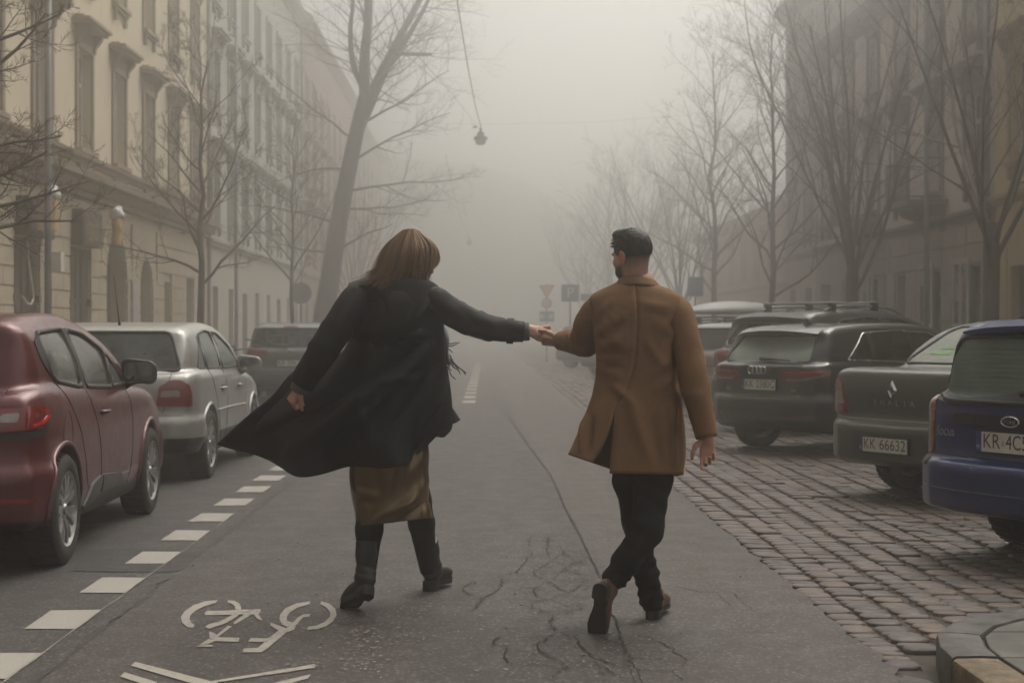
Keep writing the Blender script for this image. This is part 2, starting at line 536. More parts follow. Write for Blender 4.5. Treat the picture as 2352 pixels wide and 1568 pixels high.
# flecks of old paint
b = MB()
for (x0, y0, x1, y1, n) in ((900, 1240, 990, 1480, 120), (790, 1440, 880, 1545, 95), (930, 1000, 1060, 1250, 110), (560, 1200, 1500, 1560, 230)):
    for _ in range(n):
        x, y = gp(rsg.uniform(x0, x1), rsg.uniform(y0, y1))
        w, l = rsg.uniform(.002, .014), rsg.uniform(.002, .02); a = rsg.uniform(0, 3)
        q = [(x + math.cos(a + t) * w * rsg.uniform(.5, 1.2), y + math.sin(a + t) * l * rsg.uniform(.5, 1.2), .0056) for t in (0, 1.3, 2.6, 3.9, 5.2)]
        b.add(q, [(0, 1, 2, 3, 4)])
tag(b.build('paint_flecks', mat('fleck', (.19, .172, .15), .8, var=.3), road), kind='stuff')
# cracks
def c2(p): return gp((1000 + p[0] / 2.94) / 1.06293, (1200 + p[1] / 2.94) / 1.06293)
CR = [
 [(700, -560), (850, -330), (1000, -140), (1070, 0), (1110, 120), (1160, 200), (1215, 300), (1260, 390), (1300, 480), (1340, 560), (1400, 690), (1440, 820), (1480, 920), (1510, 1020), (1530, 1100), (1570, 1190), (1610, 1260), (1660, 1360), (1700, 1420)],
 [(885, 580), (960, 540), (1030, 490), (1110, 450)], [(885, 580), (910, 610), (975, 640), (1060, 690), (1110, 715), (1160, 730)], [(975, 640), (1040, 620), (1110, 560), (1180, 520), (1230, 500), (1300, 470)],
 [(960, 680), (890, 700), (900, 740), (960, 770), (1020, 770), (1090, 740), (1170, 720), (1260, 640)], [(875, 800), (1000, 775), (1080, 805), (1150, 830), (1210, 850)], [(875, 800), (890, 840), (960, 870), (1040, 885), (1080, 860), (1180, 850)],
 [(1040, 885), (1000, 940), (1040, 990), (1100, 1020), (1170, 1050), (1230, 1030), (1350, 1040), (1450, 1080), (1540, 1110)], [(1060, 1020), (980, 1060), (915, 1095), (930, 1140), (1000, 1190), (1070, 1220), (1140, 1265), (1060, 1300), (1030, 1350)],
 [(1180, 1055), (1240, 1120), (1330, 1190), (1420, 1230), (1540, 1255), (1610, 1260)], [(1350, 1220), (1370, 1260), (1470, 1310), (1560, 1350)],
 [(480, 750), (420, 735), (385, 710), (400, 680), (460, 650), (630, 625), (700, 595), (775, 572), (800, 545), (830, 510), (890, 440)], [(630, 710), (580, 740), (510, 770), (515, 790), (480, 820), (495, 840), (390, 865)], [(655, 630), (660, 680), (630, 710)],
 [(750, 1045), (650, 1045), (605, 1070), (605, 1100), (660, 1120)], [(700, 1120), (680, 1175), (700, 1210), (730, 1250)],
 [(1505, 960), (1590, 955)], [(1515, 1022), (1600, 1027), (1700, 1050), (1800, 1085), (1900, 1130), (1890, 1150), (1940, 1180), (1985, 1220), (1960, 1260), (1890, 1295), (1920, 1330), (1950, 1370)],
 [(1540, 1105), (1680, 1092), (1800, 1088)], [(1590, 1205), (1720, 1210), (1850, 1210), (1970, 1212)], [(1625, 1283), (1750, 1293), (1890, 1296)],
 [(1290, 450), (1460, 452)], [(1310, 508), (1440, 505)], [(1340, 540), (1430, 540)], [(1220, 295), (1320, 300)], [(1780, 360), (1950, 365), (2080, 380), (2330, 390)], [(1900, 680), (1970, 700), (2080, 725), (2340, 730)], [(2205, 730), (2250, 780), (2310, 835)],
 [(1000, 480), (990, 400), (1000, 330), (1060, 320), (1120, 330), (1200, 330)], [(1080, 390), (1110, 440), (1180, 500), (1290, 520)], [(860, 400), (850, 350), (880, 320)], [(1100, 560), (1200, 590), (1300, 610), (1360, 600)],
 [(2440, 850), (2390, 800), (2330, 735)], [(2340, 1010), (2500, 1015), (2640, 1020)], [(2420, 1210), (2600, 1225), (2720, 1222)]]
crs = random.Random(11)
for i, c in enumerate(CR):
    pts = noisy([c2(p) for p in c], .035, .006, crs)
    b = MB(); b.grid(ribbon(pts, .0085 if i else .010, .0062 + .0002 * (i % 5), 0, crs)); b.build('crack', CRACKM, road, fix=False)
# crumbled darker asphalt along the main crack
b = MB()
for _ in range(620):
    p = c2((crs.gauss(1200, 130), crs.gauss(600, 260)))
    if not (p[0] < .62 - (p[1] - 7) * .02): continue
    a = crs.uniform(0, 6.28); r = crs.uniform(.003, .013)
    b.add([(p[0] + math.cos(a + t) * r * crs.uniform(.4, 1.5), p[1] + math.sin(a + t) * r * crs.uniform(.3, 1), .0055) for t in (0, 1.2, 2.4, 3.7, 5)], [(0, 1, 2, 3, 4)])
tag(b.build('crumbled_asphalt', mat('crumb', (.030, .027, .025), .95, var=.3), road), kind='stuff')

# ---------------------------------------------------------------- setts
def settm():
    m = bpy.data.materials.new('sett_stone'); nt, b = nodes_of(m)
    at = nt.nodes.new('ShaderNodeAttribute'); at.attribute_name = 'tone'
    v = coords(nt)
    tone = ramp(nt, at.outputs['Fac'], [(0.0, (.050, .039, .036)), (.35, (.066, .050, .043)), (.6, (.080, .062, .050)), (.8, (.098, .070, .051)), (1.0, (.112, .074, .050))])
    f = noise(nt, v, 14, 6, .7)
    c = mixc(nt, ramp(nt, f, [(.3, .45), (.7, 0.0)]), tone, (.06, .052, .047))
    nt.links.new(c, b.inputs['Base Color'])
    nt.links.new(ramp(nt, noise(nt, v, 8, 4), [(.3, .42), (.7, .75)]), b.inputs['Roughness'])
    bump(nt, b, noise(nt, v, 45, 5, .7), .5, .008)
    return m
SETTM = settm()
JOINTM = mat('sett_joint_dirt', (.042, .036, .028), .95, var=.5, vscale=9, bump_s=.8, bscale=120)
KX = 1.75
def corner_x(y):
    """outer kerb line of the raised corner: largest x that is still roadway at depth y (None: no corner there)"""
    C = [(1.75, 3.0), (1.75, 5.85), (1.80, 6.30), (1.98, 6.62), (2.36, 6.90), (3.2, 7.25), (5.0, 7.75), (7.2, 8.3)]
    if y >= 8.3: return 99
    for p, q in zip(C[:-1], C[1:]):
        if p[1] <= y <= q[1]: return p[0] + (q[0] - p[0]) * (y - p[1]) / (q[1] - p[1])
    return 1.75
paving = sheet('sett_paving', rect(1.60, 7.6, -25, 245), -.014, JOINTM)
srs = random.Random(5)
def sett_geo(x0, x1, y0, y1, fine):
    cx, cy = (x0 + x1) / 2, (y0 + y1) / 2; hx, hy = (x1 - x0) / 2, (y1 - y0) / 2
    tilt = (srs.gauss(0, .02), srs.gauss(0, .02)); zz = srs.gauss(0, .0034); rot = srs.gauss(0, .022)
    n = 8 if fine else 4
    base = [(-1, -.55), (-.6, -1), (.6, -1), (1, -.55), (1, .55), (.6, 1), (-.6, 1), (-1, .55)] if fine else [(-1, -1), (1, -1), (1, 1), (-1, 1)]
    j = [(srs.uniform(.91, 1.0), srs.uniform(.90, 1.0)) for _ in base]
    V = []
    for s_, z in ((1.0, -.045), (1.0, -.0055), (.90, .0008)):
        for (a, b_), (ja, jb) in zip(base, j):
            px, py = a * hx * s_ * ja, b_ * hy * s_ * jb
            px, py = px - py * rot, py + px * rot
            V.append((cx + px, cy + py, z + zz + px * tilt[0] + py * tilt[1]))
    V.append((cx, cy, .0022 + zz))
    F = []
    for r_ in range(2):
        F += [(r_ * n + k, r_ * n + (k + 1) % n, (r_ + 1) * n + (k + 1) % n, (r_ + 1) * n + k) for k in range(n)]
    F += [(2 * n + k, 2 * n + (k + 1) % n, 3 * n) for k in range(n)]
    return V, F
cells = []
x = 1.61; ci = 0
while x < 7.1:
    w = srs.uniform(.150, .180)
    y = 4.6 + srs.uniform(0, .15)
    wob = srs.uniform(0, 6)
    while y < (64 if x < 4.5 else 45):
        l = srs.choice((.085, .10, .115, .13, .15, .18)) * srs.uniform(.92, 1.08)
        xo = .02 * math.sin(y * .9 + wob)
        if y + l / 2 > 8.4 or max(x + xo + w, x) < corner_x(y + l / 2) - .03:
            xa, xb = (x if ci == 0 else x + xo), x + xo + w
            cells.append((xa, xb - .008, y, y + l - .006))
        y += l
    x += w + .004; ci += 1
def shown(c):
    cx, cy = (c[0] + c[1]) / 2, (c[2] + c[3]) / 2
    px = 1117 + FPX * cx / cy; py = 758 + FPX * CAMH / cy
    return 0 <= px <= 2345 and py <= 1565
order = sorted(range(len(cells)), key=lambda i: (0 if shown(cells[i]) else 1, cells[i][2]))
near = set(order[:300])
FV, FF, FT = [], [], []
for i, c in enumerate(cells):
    t = srs.random() ** 1.25 if srs.random() < .8 else srs.uniform(.7, 1)
    fine = i in near
    V, F = sett_geo(*c, fine or c[2] < 14)
    if fine:
        me = bpy.data.meshes.new('sett'); me.from_pydata(V, [], F); shade(me, 55)
        a = me.attributes.new('tone', 'FLOAT', 'POINT'); a.data.foreach_set('value', [t] * len(V))
        link('sett', me, SETTM, paving)
    else:
        o = len(FV); FV += V; FF += [tuple(k + o for k in f) for f in F]; FT += [t] * len(V)
me = bpy.data.meshes.new('far_setts'); me.from_pydata(FV, [], FF); shade(me, 55)
a = me.attributes.new('tone', 'FLOAT', 'POINT'); a.data.foreach_set('value', FT)
tag(link('far_setts', me, SETTM, paving), kind='stuff')
# grit and moss in the joints
b = MB()
for _ in range(2600):
    i = srs.choice(order[:900]); c = cells[i]
    if srs.random() < .6: px, py = c[0] - .006 + srs.gauss(0, .007), srs.uniform(c[2], c[3])
    else: px, py = srs.uniform(c[0], c[1]), c[2] - .005 + srs.gauss(0, .004)
    r = srs.uniform(.004, .013); z = -.012
    b.add([(px - r, py - r, z), (px + r, py - r * .6, z), (px + r * .3, py + r, z), (px, py, z + r * 1.1)], [(0, 1, 3), (1, 2, 3), (2, 0, 3)])
tag(b.build('joint_grit', mat('joint_grit', (.075, .062, .042), .95, var=.5, vscale=20), paving), kind='stuff')

# ---------------------------------------------------------------- kerbs and pavements
CONC = mat('paving_slab', (.080, .074, .065), .8, var=.4, vscale=4.5, bump_s=.6, bscale=90)
KERBG = mat('kerb_grey', (.070, .065, .058), .75, var=.5, vscale=7, bump_s=.7, bscale=60)
KERBS = mat('kerb_sandstone', (.125, .094, .058), .85, var=.55, vscale=11, bump_s=1.0, bscale=45)
GAPM = mat('slab_gap_moss', (.045, .036, .020), .95, var=.4)
# raised corner: kerb stones along the outline, then slabs
out = [(1.75, 4.2), (1.75, 4.75), (1.75, 5.40), (1.75, 5.88)] + [(1.765, 6.10), (1.83, 6.36), (1.97, 6.60), (2.16, 6.78), (2.40, 6.92)] + [(2.85, 7.11), (3.35, 7.31), (4.2, 7.55), (5.2, 7.8), (6.2, 8.05), (7.2, 8.3)]
corner = empty('pavement', (0, 0, 0), kind='structure')
kb = MB()
stones = [(0, 2), (2, 3), (3, 5), (5, 8), (8, 10), (10, 12), (12, 14)]
def offs(i, d):
    x0, y0 = out[max(0, i - 1)]; x1, y1 = out[min(len(out) - 1, i + 1)]
    dx, dy = x1 - x0, y1 - y0; l = math.hypot(dx, dy)
    return (out[i][0] + dy / l * d, out[i][1] - dx / l * d)
for si, (a, b_) in enumerate(stones):
    sm = KERBS if si < 2 else KERBG
    rows = []
    n = b_ - a
    for i in range(a, b_ + 1):
        sh = .006 if i == a else (-.006 if i == b_ else 0)
        p, q = offs(i, .0), offs(i, .175)
        j = offs(min(i + 1, len(out) - 1), 0) if i < len(out) - 1 else offs(i, 0)
        tx, ty = j[0] - p[0], j[1] - p[1]; l = math.hypot(tx, ty) + 1e-9
        mv = lambda pt: (pt[0] + tx / l * sh, pt[1] + ty / l * sh)
        p, q = mv(p), mv(q)
        mid = lambda t: (p[0] + (q[0] - p[0]) * t, p[1] + (q[1] - p[1]) * t)
        hgt = .125 if sm is KERBG else .118
        rows.append([(*p, -.05), (*mid(.0), hgt - .022), (*mid(.03), hgt - .007), (*mid(.10), hgt), (*mid(.6), hgt + .002), (*mid(.97), hgt), (*q, hgt - .01), (*q, -.05)])
    bb = MB(); bb.grid(rows)
    nn = 8
    bb.f.append(tuple(range(nn))); bb.f.append(tuple(n * nn + k for k in range(nn)))
    bb.build('kerb_stone', sm, corner, 35)
inner = [offs(i, .17) for i in range(len(out))]
sub = sheet('slab_bed', inner + [(14, 8.3), (14, 4.2)], .100, GAPM, corner)
# slabs: rows running away from the camera, clipped to the inside of the kerb
poly_in = [offs(i, .188) for i in range(len(out))] + [(12, 8.3), (12, 4.2)]
def clip_to(poly, clip):
    """clip convex-ish slab to the inside outline by sampling the left limit (outline is monotone in y)"""
    pts = []
    x0, x1, y0, y1 = poly
    ys = [y0 + (y1 - y0) * k / 6 for k in range(7)]
    lim = []
    for y in ys:
        xs = x0
        for p, q in zip(clip[:-3], clip[1:-2]):
            if min(p[1], q[1]) <= y <= max(p[1], q[1]) and p[1] != q[1]:
                xs = max(xs, p[0] + (q[0] - p[0]) * (y - p[1]) / (q[1] - p[1]))
        lim.append(xs)
    left = [(l, y) for l, y in zip(lim, ys) if l < x1 - .02]
    if len(left) < 2: return None
    return left + [(x1, left[-1][1]), (x1, left[0][1])]
yy = 4.22
for rowh in (.5, .66, .5, .5, .5, .5, .5):
    xx = 1.9 + (.1 if rowh > .6 else -.12)
    for k in range(8):
        wdt = .72
        p = clip_to((xx + .006, xx + wdt - .006, yy + .006, yy + rowh - .006), poly_in)
        if p and len(p) > 3:
            p = list(reversed(p))
            MB().prism(p, .05, .122 + srs.gauss(0, .0015)).build('paving_slab', CONC, corner, bevel=.006)
        xx += wdt
    yy += rowh
# gully, wet hole and puddle beside the corner
gm = mat('wet_dirt', (.030, .027, .024), .35, var=.4, vscale=9, bump_s=.7, bscale=60)
hole = sheet('gully_edge', [(1.60, 4.9), (1.72, 4.9), (1.73, 5.75), (1.70, 6.02), (1.63, 6.10), (1.585, 6.0), (1.575, 5.5)], .006, gm)
sheet('puddle', [(1.655, 5.50), (1.70, 5.45), (1.725, 5.62), (1.715, 5.80), (1.675, 5.83), (1.65, 5.7)], .010, mat('puddle_water', (.02, .02, .02), .03, var=.05), hole)
for k in range(9):
    y = 4.95 + k * .075
    MB().boxx(1.615, 1.70, y, y + .02, .004, .014).build('grate_bar', mat('grate_iron', (.03, .027, .025), .6, .6), hole)
# kerb and pavement along the cars (right), kerb and pavement on the left
PAV = mat('pavement_far', (.15, .14, .125), .85, var=.2, vscale=1.2, bump_s=.3)
pr = MB(); pr.boxx(7.25, 11.4, 8.35, 245, -.02, .12); tag(pr.build('pavement', PAV), kind='structure')
for k in range(34):
    MB().boxx(7.08, 7.24, 8.4 + k * 1.5, 8.4 + k * 1.5 + 1.49, -.03, .13).build('kerb_stone', KERBG, bpy.data.objects['pavement.001'])
pl = MB(); pl.boxx(-9.4, -4.80, -25, 245, -.02, .12); pl = tag(pl.build('pavement', PAV), kind='structure')
for k in range(44):
    MB().boxx(-4.79, -4.62, 6 + k * 1.3, 6 + k * 1.3 + 1.29, -.03, .13).build('kerb_stone', KERBG, pl)
# litter and fallen leaves on the road
b = MB()
for _ in range(60):
    x, y = srs.uniform(-1.7, 1.7), srs.uniform(5.5, 16)
    r = srs.uniform(.004, .012); a = srs.uniform(0, 6)
    b.add([(x + r * math.cos(a + t), y + r * math.sin(a + t), .004 + (.004 if k % 2 else 0)) for k, t in enumerate((0, 1.4, 2.6, 4.1, 5.3))], [(0, 1, 2, 3, 4)])
tag(b.build('grit', mat('grit_dark', (.03, .026, .02), .9, var=.4), road), kind='stuff')
# ---------------------------------------------------------------- buildings
def plaster(name, c, stain=.4, scale=.5):
    if name in MATS: return MATS[name]
    m = bpy.data.materials.new(name); nt, b = nodes_of(m)
    v = coords(nt, (1, 1, .35))
    f = noise(nt, v, scale, 8, .65); g = noise(nt, coords(nt, (1, 1, .12)), 2.2, 6, .6); h_ = noise(nt, coords(nt), 30, 4)
    a = mixc(nt, ramp(nt, f, [(.35, 0.0), (.7, stain)]), c, tuple(x * .6 for x in c))
    a = mixc(nt, ramp(nt, g, [(.5, 0.0), (.8, stain * .8)]), a, tuple(x * .5 for x in c))
    nt.links.new(a, b.inputs['Base Color']); b.inputs['Roughness'].default_value = .9
    b.inputs['Specular IOR Level'].default_value = .2
    bump(nt, b, h_, .25, .01)
    MATS[name] = m
    return m
FRAMEW = mat('window_frame_white', (.58, .56, .52), .6, var=.15)
WOODB = mat('door_brown', (.034, .025, .022), .6, var=.3, vscale=3, vstretch=(6, 6, 1))
DARKIN = mat('interior_dark', (.03, .028, .027), .8)
GLASSW = None
def winglass():
    m = bpy.data.materials.new('window_pane'); nt, b = nodes_of(m)
    v = coords(nt, 1, 'Object')
    nt.links.new(ramp(nt, noise(nt, v, 1.2, 3), [(.4, (.05, .052, .052)), (.62, (.13, .125, .115))]), b.inputs['Base Color'])
    b.inputs['Roughness'].default_value = .08; b.inputs['Specular IOR Level'].default_value = .7
    return m
GLASSW = winglass()
TRIMS = {}
def facade_pt(X, sgn):
    return lambda d, y, z: (X + sgn * d, y, z)
def wall_mesh(name, X, sgn, y0, y1, z0, z1, openings, depth, m, parent):
    """front wall with rectangular openings and their reveals"""
    P = facade_pt(X, sgn)
    ys = sorted({y0, y1} | {o[0] for o in openings} | {o[1] for o in openings}); ys = [y for y in ys if y0 <= y <= y1]
    zs = sorted({z0, z1} | {o[2] for o in openings} | {o[3] for o in openings}); zs = [z for z in zs if z0 <= z <= z1]
    b = MB()
    for a0, a1 in zip(ys[:-1], ys[1:]):
        for c0, c1_ in zip(zs[:-1], zs[1:]):
            my, mz = (a0 + a1) / 2, (c0 + c1_) / 2
            if any(o[0] < my < o[1] and o[2] < mz < o[3] for o in openings): continue
            b.add([P(0, a0, c0), P(0, a1, c0), P(0, a1, c1_), P(0, a0, c1_)], [(0, 1, 2, 3)])
    for (a0, a1, c0, c1_) in openings:
        for q in ([(0, a0, c0), (0, a0, c1_), (-depth, a0, c1_), (-depth, a0, c0)], [(0, a1, c0), (0, a1, c1_), (-depth, a1, c1_), (-depth, a1, c0)],
                  [(0, a0, c1_), (0, a1, c1_), (-depth, a1, c1_), (-depth, a0, c1_)], [(0, a0, c0), (0, a1, c0), (-depth, a1, c0), (-depth, a0, c0)]):
            b.add([P(*t) for t in q], [(0, 1, 2, 3)])
    # side, back and top so that the block is a solid volume
    D = 11.0
    b.add([P(0, y0, z0), P(-D, y0, z0), P(-D, y0, z1), P(0, y0, z1)], [(0, 1, 2, 3)])
    b.add([P(0, y1, z0), P(-D, y1, z0), P(-D, y1, z1), P(0, y1, z1)], [(0, 1, 2, 3)])
    b.add([P(-D, y0, z0), P(-D, y1, z0), P(-D, y1, z1), P(-D, y0, z1)], [(0, 1, 2, 3)])
    return b.build(name, m, parent, fix=False)
def band(X, sgn, y0, y1, z0, prof, m, name, parent):
    """horizontal moulding; prof = list of (depth, dz)"""
    P = facade_pt(X, sgn); b = MB()
    poly = [(d, z0 + dz) for d, dz in prof]
    n = len(poly)
    V = [P(d, y0, z) for d, z in poly] + [P(d, y1, z) for d, z in poly]
    b.add(V, [tuple(range(n)), tuple(range(n, 2 * n))] + [(i, (i + 1) % n, n + (i + 1) % n, n + i) for i in range(n)])
    return b.build(name, m, parent)
WM = {}
def window_unit(parent, X, sgn, yc, z0, z1, w, depth, m_trim, hood=0, sill=True, surround=True, apron=False, light=True):
    """sash window: frame > panes, sill, surround, hood. Meshes are shared between windows of a kind"""
    H = z1 - z0
    key = (round(w, 3), round(H, 3), sgn, hood, sill, surround, apron, m_trim.name, depth)
    if key not in WM:
        P = lambda d, y, z: (sgn * d, y, z)
        def bx(b, d0, d1, ya, yb, za, zb): b.boxx(*sorted((sgn * d0, sgn * d1)), ya, yb, za, zb)
        f = MB(); t = .07; hw = w / 2
        bx(f, -depth - .02, -depth + .05, -hw, -hw + t, 0, H); bx(f, -depth - .02, -depth + .05, hw - t, hw, 0, H)
        bx(f, -depth - .02, -depth + .05, -hw + t, hw - t, 0, t); bx(f, -depth - .02, -depth + .05, -hw + t, hw - t, H - t, H)
        bx(f, -depth - .02, -depth + .06, -hw + t, hw - t, H * .66, H * .66 + .09)
        bx(f, -depth - .02, -depth + .055, -.04, .04, t, H * .66); bx(f, -depth - .02, -depth + .055, -.025, .025, H * .66 + .09, H - t)
        out_ = {'window': f.mesh('window')}
        panes = []
        for (ya, yb, za, zb) in ((-hw + t, -.04, t, H * .66), (.04, hw - t, t, H * .66), (-hw + t, -.025, H * .66 + .09, H - t), (.025, hw - t, H * .66 + .09, H - t)):
            p = MB(); bx(p, -depth, -depth + .012, ya, yb, za, zb); panes.append(p.mesh('pane'))
        out_['pane'] = panes
        if sill:
            b = MB(); bx(b, -depth, .16, -hw - .16, hw + .16, -.10, -.002); bx(b, 0.002, .10, -hw - .10, hw + .10, -.17, -.102)
            for k in (-1, 1):
                bx(b, .002, .09, k * (hw - .04) - .07, k * (hw - .04) + .07, -.42, -.172)
            out_['sill'] = b.mesh('sill')
        if surround:
            b = MB(); s_ = .16
            bx(b, .002, .055, -hw - s_, -hw - .002, 0, H); bx(b, .002, .055, hw + .002, hw + s_, 0, H); bx(b, .002, .06, -hw - s_, hw + s_, H + .002, H + s_)
            out_['surround'] = b.mesh('surround')
        if hood:
            b = MB()
            for k in (-1, 1):                     # scrolled brackets
                yb = k * (hw + .10)
                b.prism([(.002, H + .02), (.09, H + .06), (.10, H + .18), (.17, H + .26), (.24, H + .36), (.26, H + .44), (.002, H + .44)], yb - .09, yb + .09, lambda d, z, y: P(d, y, z))
            bx(b, .002, .06, -hw - .16, hw + .16, H + .17, H + .45)
            if hood == 1:
                bx(b, .002, .33, -hw - .36, hw + .36, H + .452, H + .53); bx(b, .002, .40, -hw - .42, hw + .42, H + .532, H + .60); bx(b, .002, .20, -hw - .2, hw + .2, H + .602, H + .68)
            else:
                bx(b, .002, .30, -hw - .34, hw + .34, H + .452, H + .52)
                b.prism([(-hw - .36, H + .522), (hw + .36, H + .522), (0, H + .95)], .002, .30, lambda y, z, d: P(d, y, z))
            out_['hood'] = b.mesh('hood')
        if apron:
            b = MB(); bx(b, .002, .05, -hw - .02, hw + .02, -.78, -.20); bx(b, .051, .075, -hw + .12, hw - .12, -.68, -.30); bx(b, .076, .095, -hw + .3, hw - .3, -.60, -.38)
            out_['apron_panel'] = b.mesh('apron_panel')
        WM[key] = out_
    M = WM[key]
    w_ = link('window', M['window'], FRAMEW, parent, (X, yc, z0))
    for p in M['pane']: link('pane', p, GLASSW, w_)
    for k in ('sill', 'surround', 'hood', 'apron_panel'):
        if k in M: link(k, M[k], m_trim, w_)
    return w_
def roof(parent, X, sgn, y0, y1, z, m, rise=4.0):
    P = facade_pt(X, sgn); b = MB()
    b.add([P(.45, y0, z), P(.45, y1, z), P(-5.5, y1, z + rise), P(-5.5, y0, z + rise), P(-11, y0, z), P(-11, y1, z)], [(0, 1, 2, 3), (3, 2, 5, 4), (0, 3, 4), (1, 5, 2), (0, 4, 5, 1)])
    return b.build('roof', m, parent)
CORN = [(0.002, 0), (.10, .02), (.12, .12), (.20, .16), (.30, .30), (.42, .36), (.45, .50), (0.002, .56)]
STR = [(.002, 0), (.08, .01), (.10, .08), (.18, .12), (.20, .20), (.002, .24)]
ROOFM = mat('roof_dark', (.07, .065, .062), .8, var=.2)

def building_yellow():
    B = empty('townhouse', (0, 0, 0), label='yellow townhouse with window hoods and brown shuttered doors at street level', cat='building')
    X, sg = -9.0, 1
    upper = plaster('plaster_yellow', (.64, .565, .435), .25)
    lower = plaster('plaster_ochre', (.42, .36, .27), .35)
    stone = plaster('trim_stone', (.27, .225, .175), .35, 1.5)
    wy = [21.7 + 3.32 * k for k in range(-13, 9)]
    ops = []
    for y in wy:
        ops.append((y - .60, y + .60, 5.36, 7.58)); ops.append((y - .58, y + .58, 9.25, 11.45)); ops.append((y - .58, y + .58, 13.0, 14.8))
    wall_mesh('wall', X, sg, -24, 50.4, 4.5, 17.0, ops, .26, upper, B)
    for y in wy:
        window_unit(B, X, sg, y, 5.36, 7.58, 1.2, .24, stone, 1, True, True, True)
        window_unit(B, X, sg, y, 9.25, 11.45, 1.16, .24, stone, 2, True, True)
        window_unit(B, X, sg, y, 13.0, 14.8, 1.16, .24, stone, 0, True, True)
    # ground floor: openings (y0, y1, top, arch?)
    g = [(21.6, 23.4, 3.1, 0), (25.4, 27.0, 3.1, 0), (29.65, 31.35, 3.15, 0), (33.65, 35.40, 3.15, 0), (36.9, 39.0, 2.6, 1), (40.5, 42.0, 2.45, 1), (43.5, 44.5, 2.7, 0), (46.7, 47.9, 2.9, 0)]
    wall_mesh('ground_floor_wall', X + .002, sg, -24, 50.4, .1, 4.5, [(a, b, .1, t + (b - a) / 2 * ar) for a, b, t, ar in g], .45, lower, B)
    P = facade_pt(X, sg)
    for a, b_, t, ar in g:
        if ar:                                   # arched head: fill the corners above the arch and a proud archivolt
            cy, r = (a + b_) / 2, (b_ - a) / 2
            for k in (-1, 1):
                pts = [(cy + k * r, t + r)] + [(cy + k * r * math.cos(R(q)), t + r * math.sin(R(q))) for q in range(0, 91, 10)]
                MB().prism(pts, -.45, .001, lambda y, z, d: P(d, y, z)).build('arch_spandrel', lower, B)
            vs_ = 13
            for q in range(vs_):
                a0, a1 = math.pi * q / vs_ + .012, math.pi * (q + 1) / vs_ - .012
                pts = [(cy + rr * math.cos(an), t + rr * math.sin(an)) for rr, an in ((r + .01, a0), (r + .55, a0), (r + .55, a1), (r + .01, a1))]
                MB().prism(pts, .003, .05, lambda y, z, d: P(d, y, z)).build('voussoir', lower, B)
    # rusticated courses between the openings
    rs = random.Random(3)
    H = .37
    z = .35
    while z + H < 4.25:
        edges = [20.0]
        for a, b_, t, ar in g:
            top = t + ((b_ - a) / 2 + .56 if ar else .02)
            ex = .56 if ar and z > t - .2 else .02
            if z < top: edges += [a - ex, b_ + ex]
        edges.append(50.4)
        for e0, e1 in zip(edges[::2], edges[1::2]):
            L = e1 - e0
            if L < .25: continue
            n = max(1, round(L / 1.15)); off = (L / n) * (.5 if int(z / H) % 2 else 0)
            cuts = [e0] + [e0 + L / n * k + off for k in range(0 if off else 1, n)] + [e1]
            for u0, u1 in zip(cuts[:-1], cuts[1:]):
                if u0 < 12 or u1 - u0 < .1: continue
                MB().boxx(X + .004, X + .055, u0 + .008, u1 - .008, z, z + H - .03).build('rustic_block', lower, B)
        z += H
    MB().boxx(X + .003, X + .10, -24, 50.4, .1, .34).build('plinth', stone, B)
    band(X, sg, -24, 50.4, 4.28, CORN, stone, 'cornice', B)
    band(X, sg, -24, 50.4, 5.02, STR, stone, 'string_course', B)
    band(X, sg, -24, 50.4, 16.4, [(a * 1.6, b_ * 1.4) for a, b_ in CORN], stone, 'eaves_cornice', B)
    # shutters / doors, set back in the openings
    for i, (a, b_, t, ar) in enumerate(g):
        d = empty('door', (0, 0, 0)); d.parent = B
        top = t + ((b_ - a) / 2 if ar else 0)
        if i >= 6:
            bpy.data.objects.remove(d)
            window_unit(B, X, sg, (a + b_) / 2, .6, t, b_ - a, .24, lower, 0, False, False); continue
        bk = MB(); bk.boxx(X - .44, X - .40, a, b_, .1, top); bk.build('door_back', DARKIN, d)
        inset = -.10 if not ar else -.36
        n = 4 if not ar else 2
        for k in range(n):
            y0, y1 = a + .02 + (b_ - a - .04) * k / n, a + .02 + (b_ - a - .04) * (k + 1) / n
            leaf = MB()
            if not ar:
                leaf.boxx(X + inset - .05, X + inset, y0 + .004, y1 - .004, .12, t - .02)
                for zz0, zz1 in ((.25, .95), (1.05, 1.95), (2.05, t - .15)):
                    leaf.boxx(X + inset + .001, X + inset + .02, y0 + .07, y1 - .07, zz0, zz1)
            else:
                r = (b_ - a) / 2; cy = (a + b_) / 2
                pts = [(y0 + .01, .12), (y1 - .01, .12)]
                st = [y1 - .01 + (y0 - y1 + .02) * q / 8 for q in range(9)]
                pts += [(y, t + math.sqrt(max(0, (r - .02) ** 2 - (y - cy) ** 2))) for y in st]
                leaf.prism(pts, inset - .05, inset, lambda y, z, dd: P(dd, y, z))
                leaf.boxx(X + inset + .001, X + inset + .03, y0 + .15, y1 - .15, .4, 1.2); leaf.boxx(X + inset + .001, X + inset + .03, y0 + .15, y1 - .15, 1.4, 2.4)
            leaf.build('door_leaf', WOODB, d)
        if not ar:
            for yy in (a + .02, b_ - .02):
                for zz in (.5, 1.9):
                    MB().boxx(X - .02, X + .07, yy - .09, yy + .09, zz, zz + .14).build('shutter_hinge', DARKIN, d)
    # camera housing, letter board and cable on the wall
    MB().boxx(X + .04, X + .30, 32.0, 32.25, 2.55, 2.95).build('meter_box', FRAMEW, B)
    MB().boxx(X + .04, X + .12, 39.35, 40.0, 1.5, 2.55).build('notice_board', mat('board_pale', (.33, .30, .28), .7, var=.25, vscale=12), B)
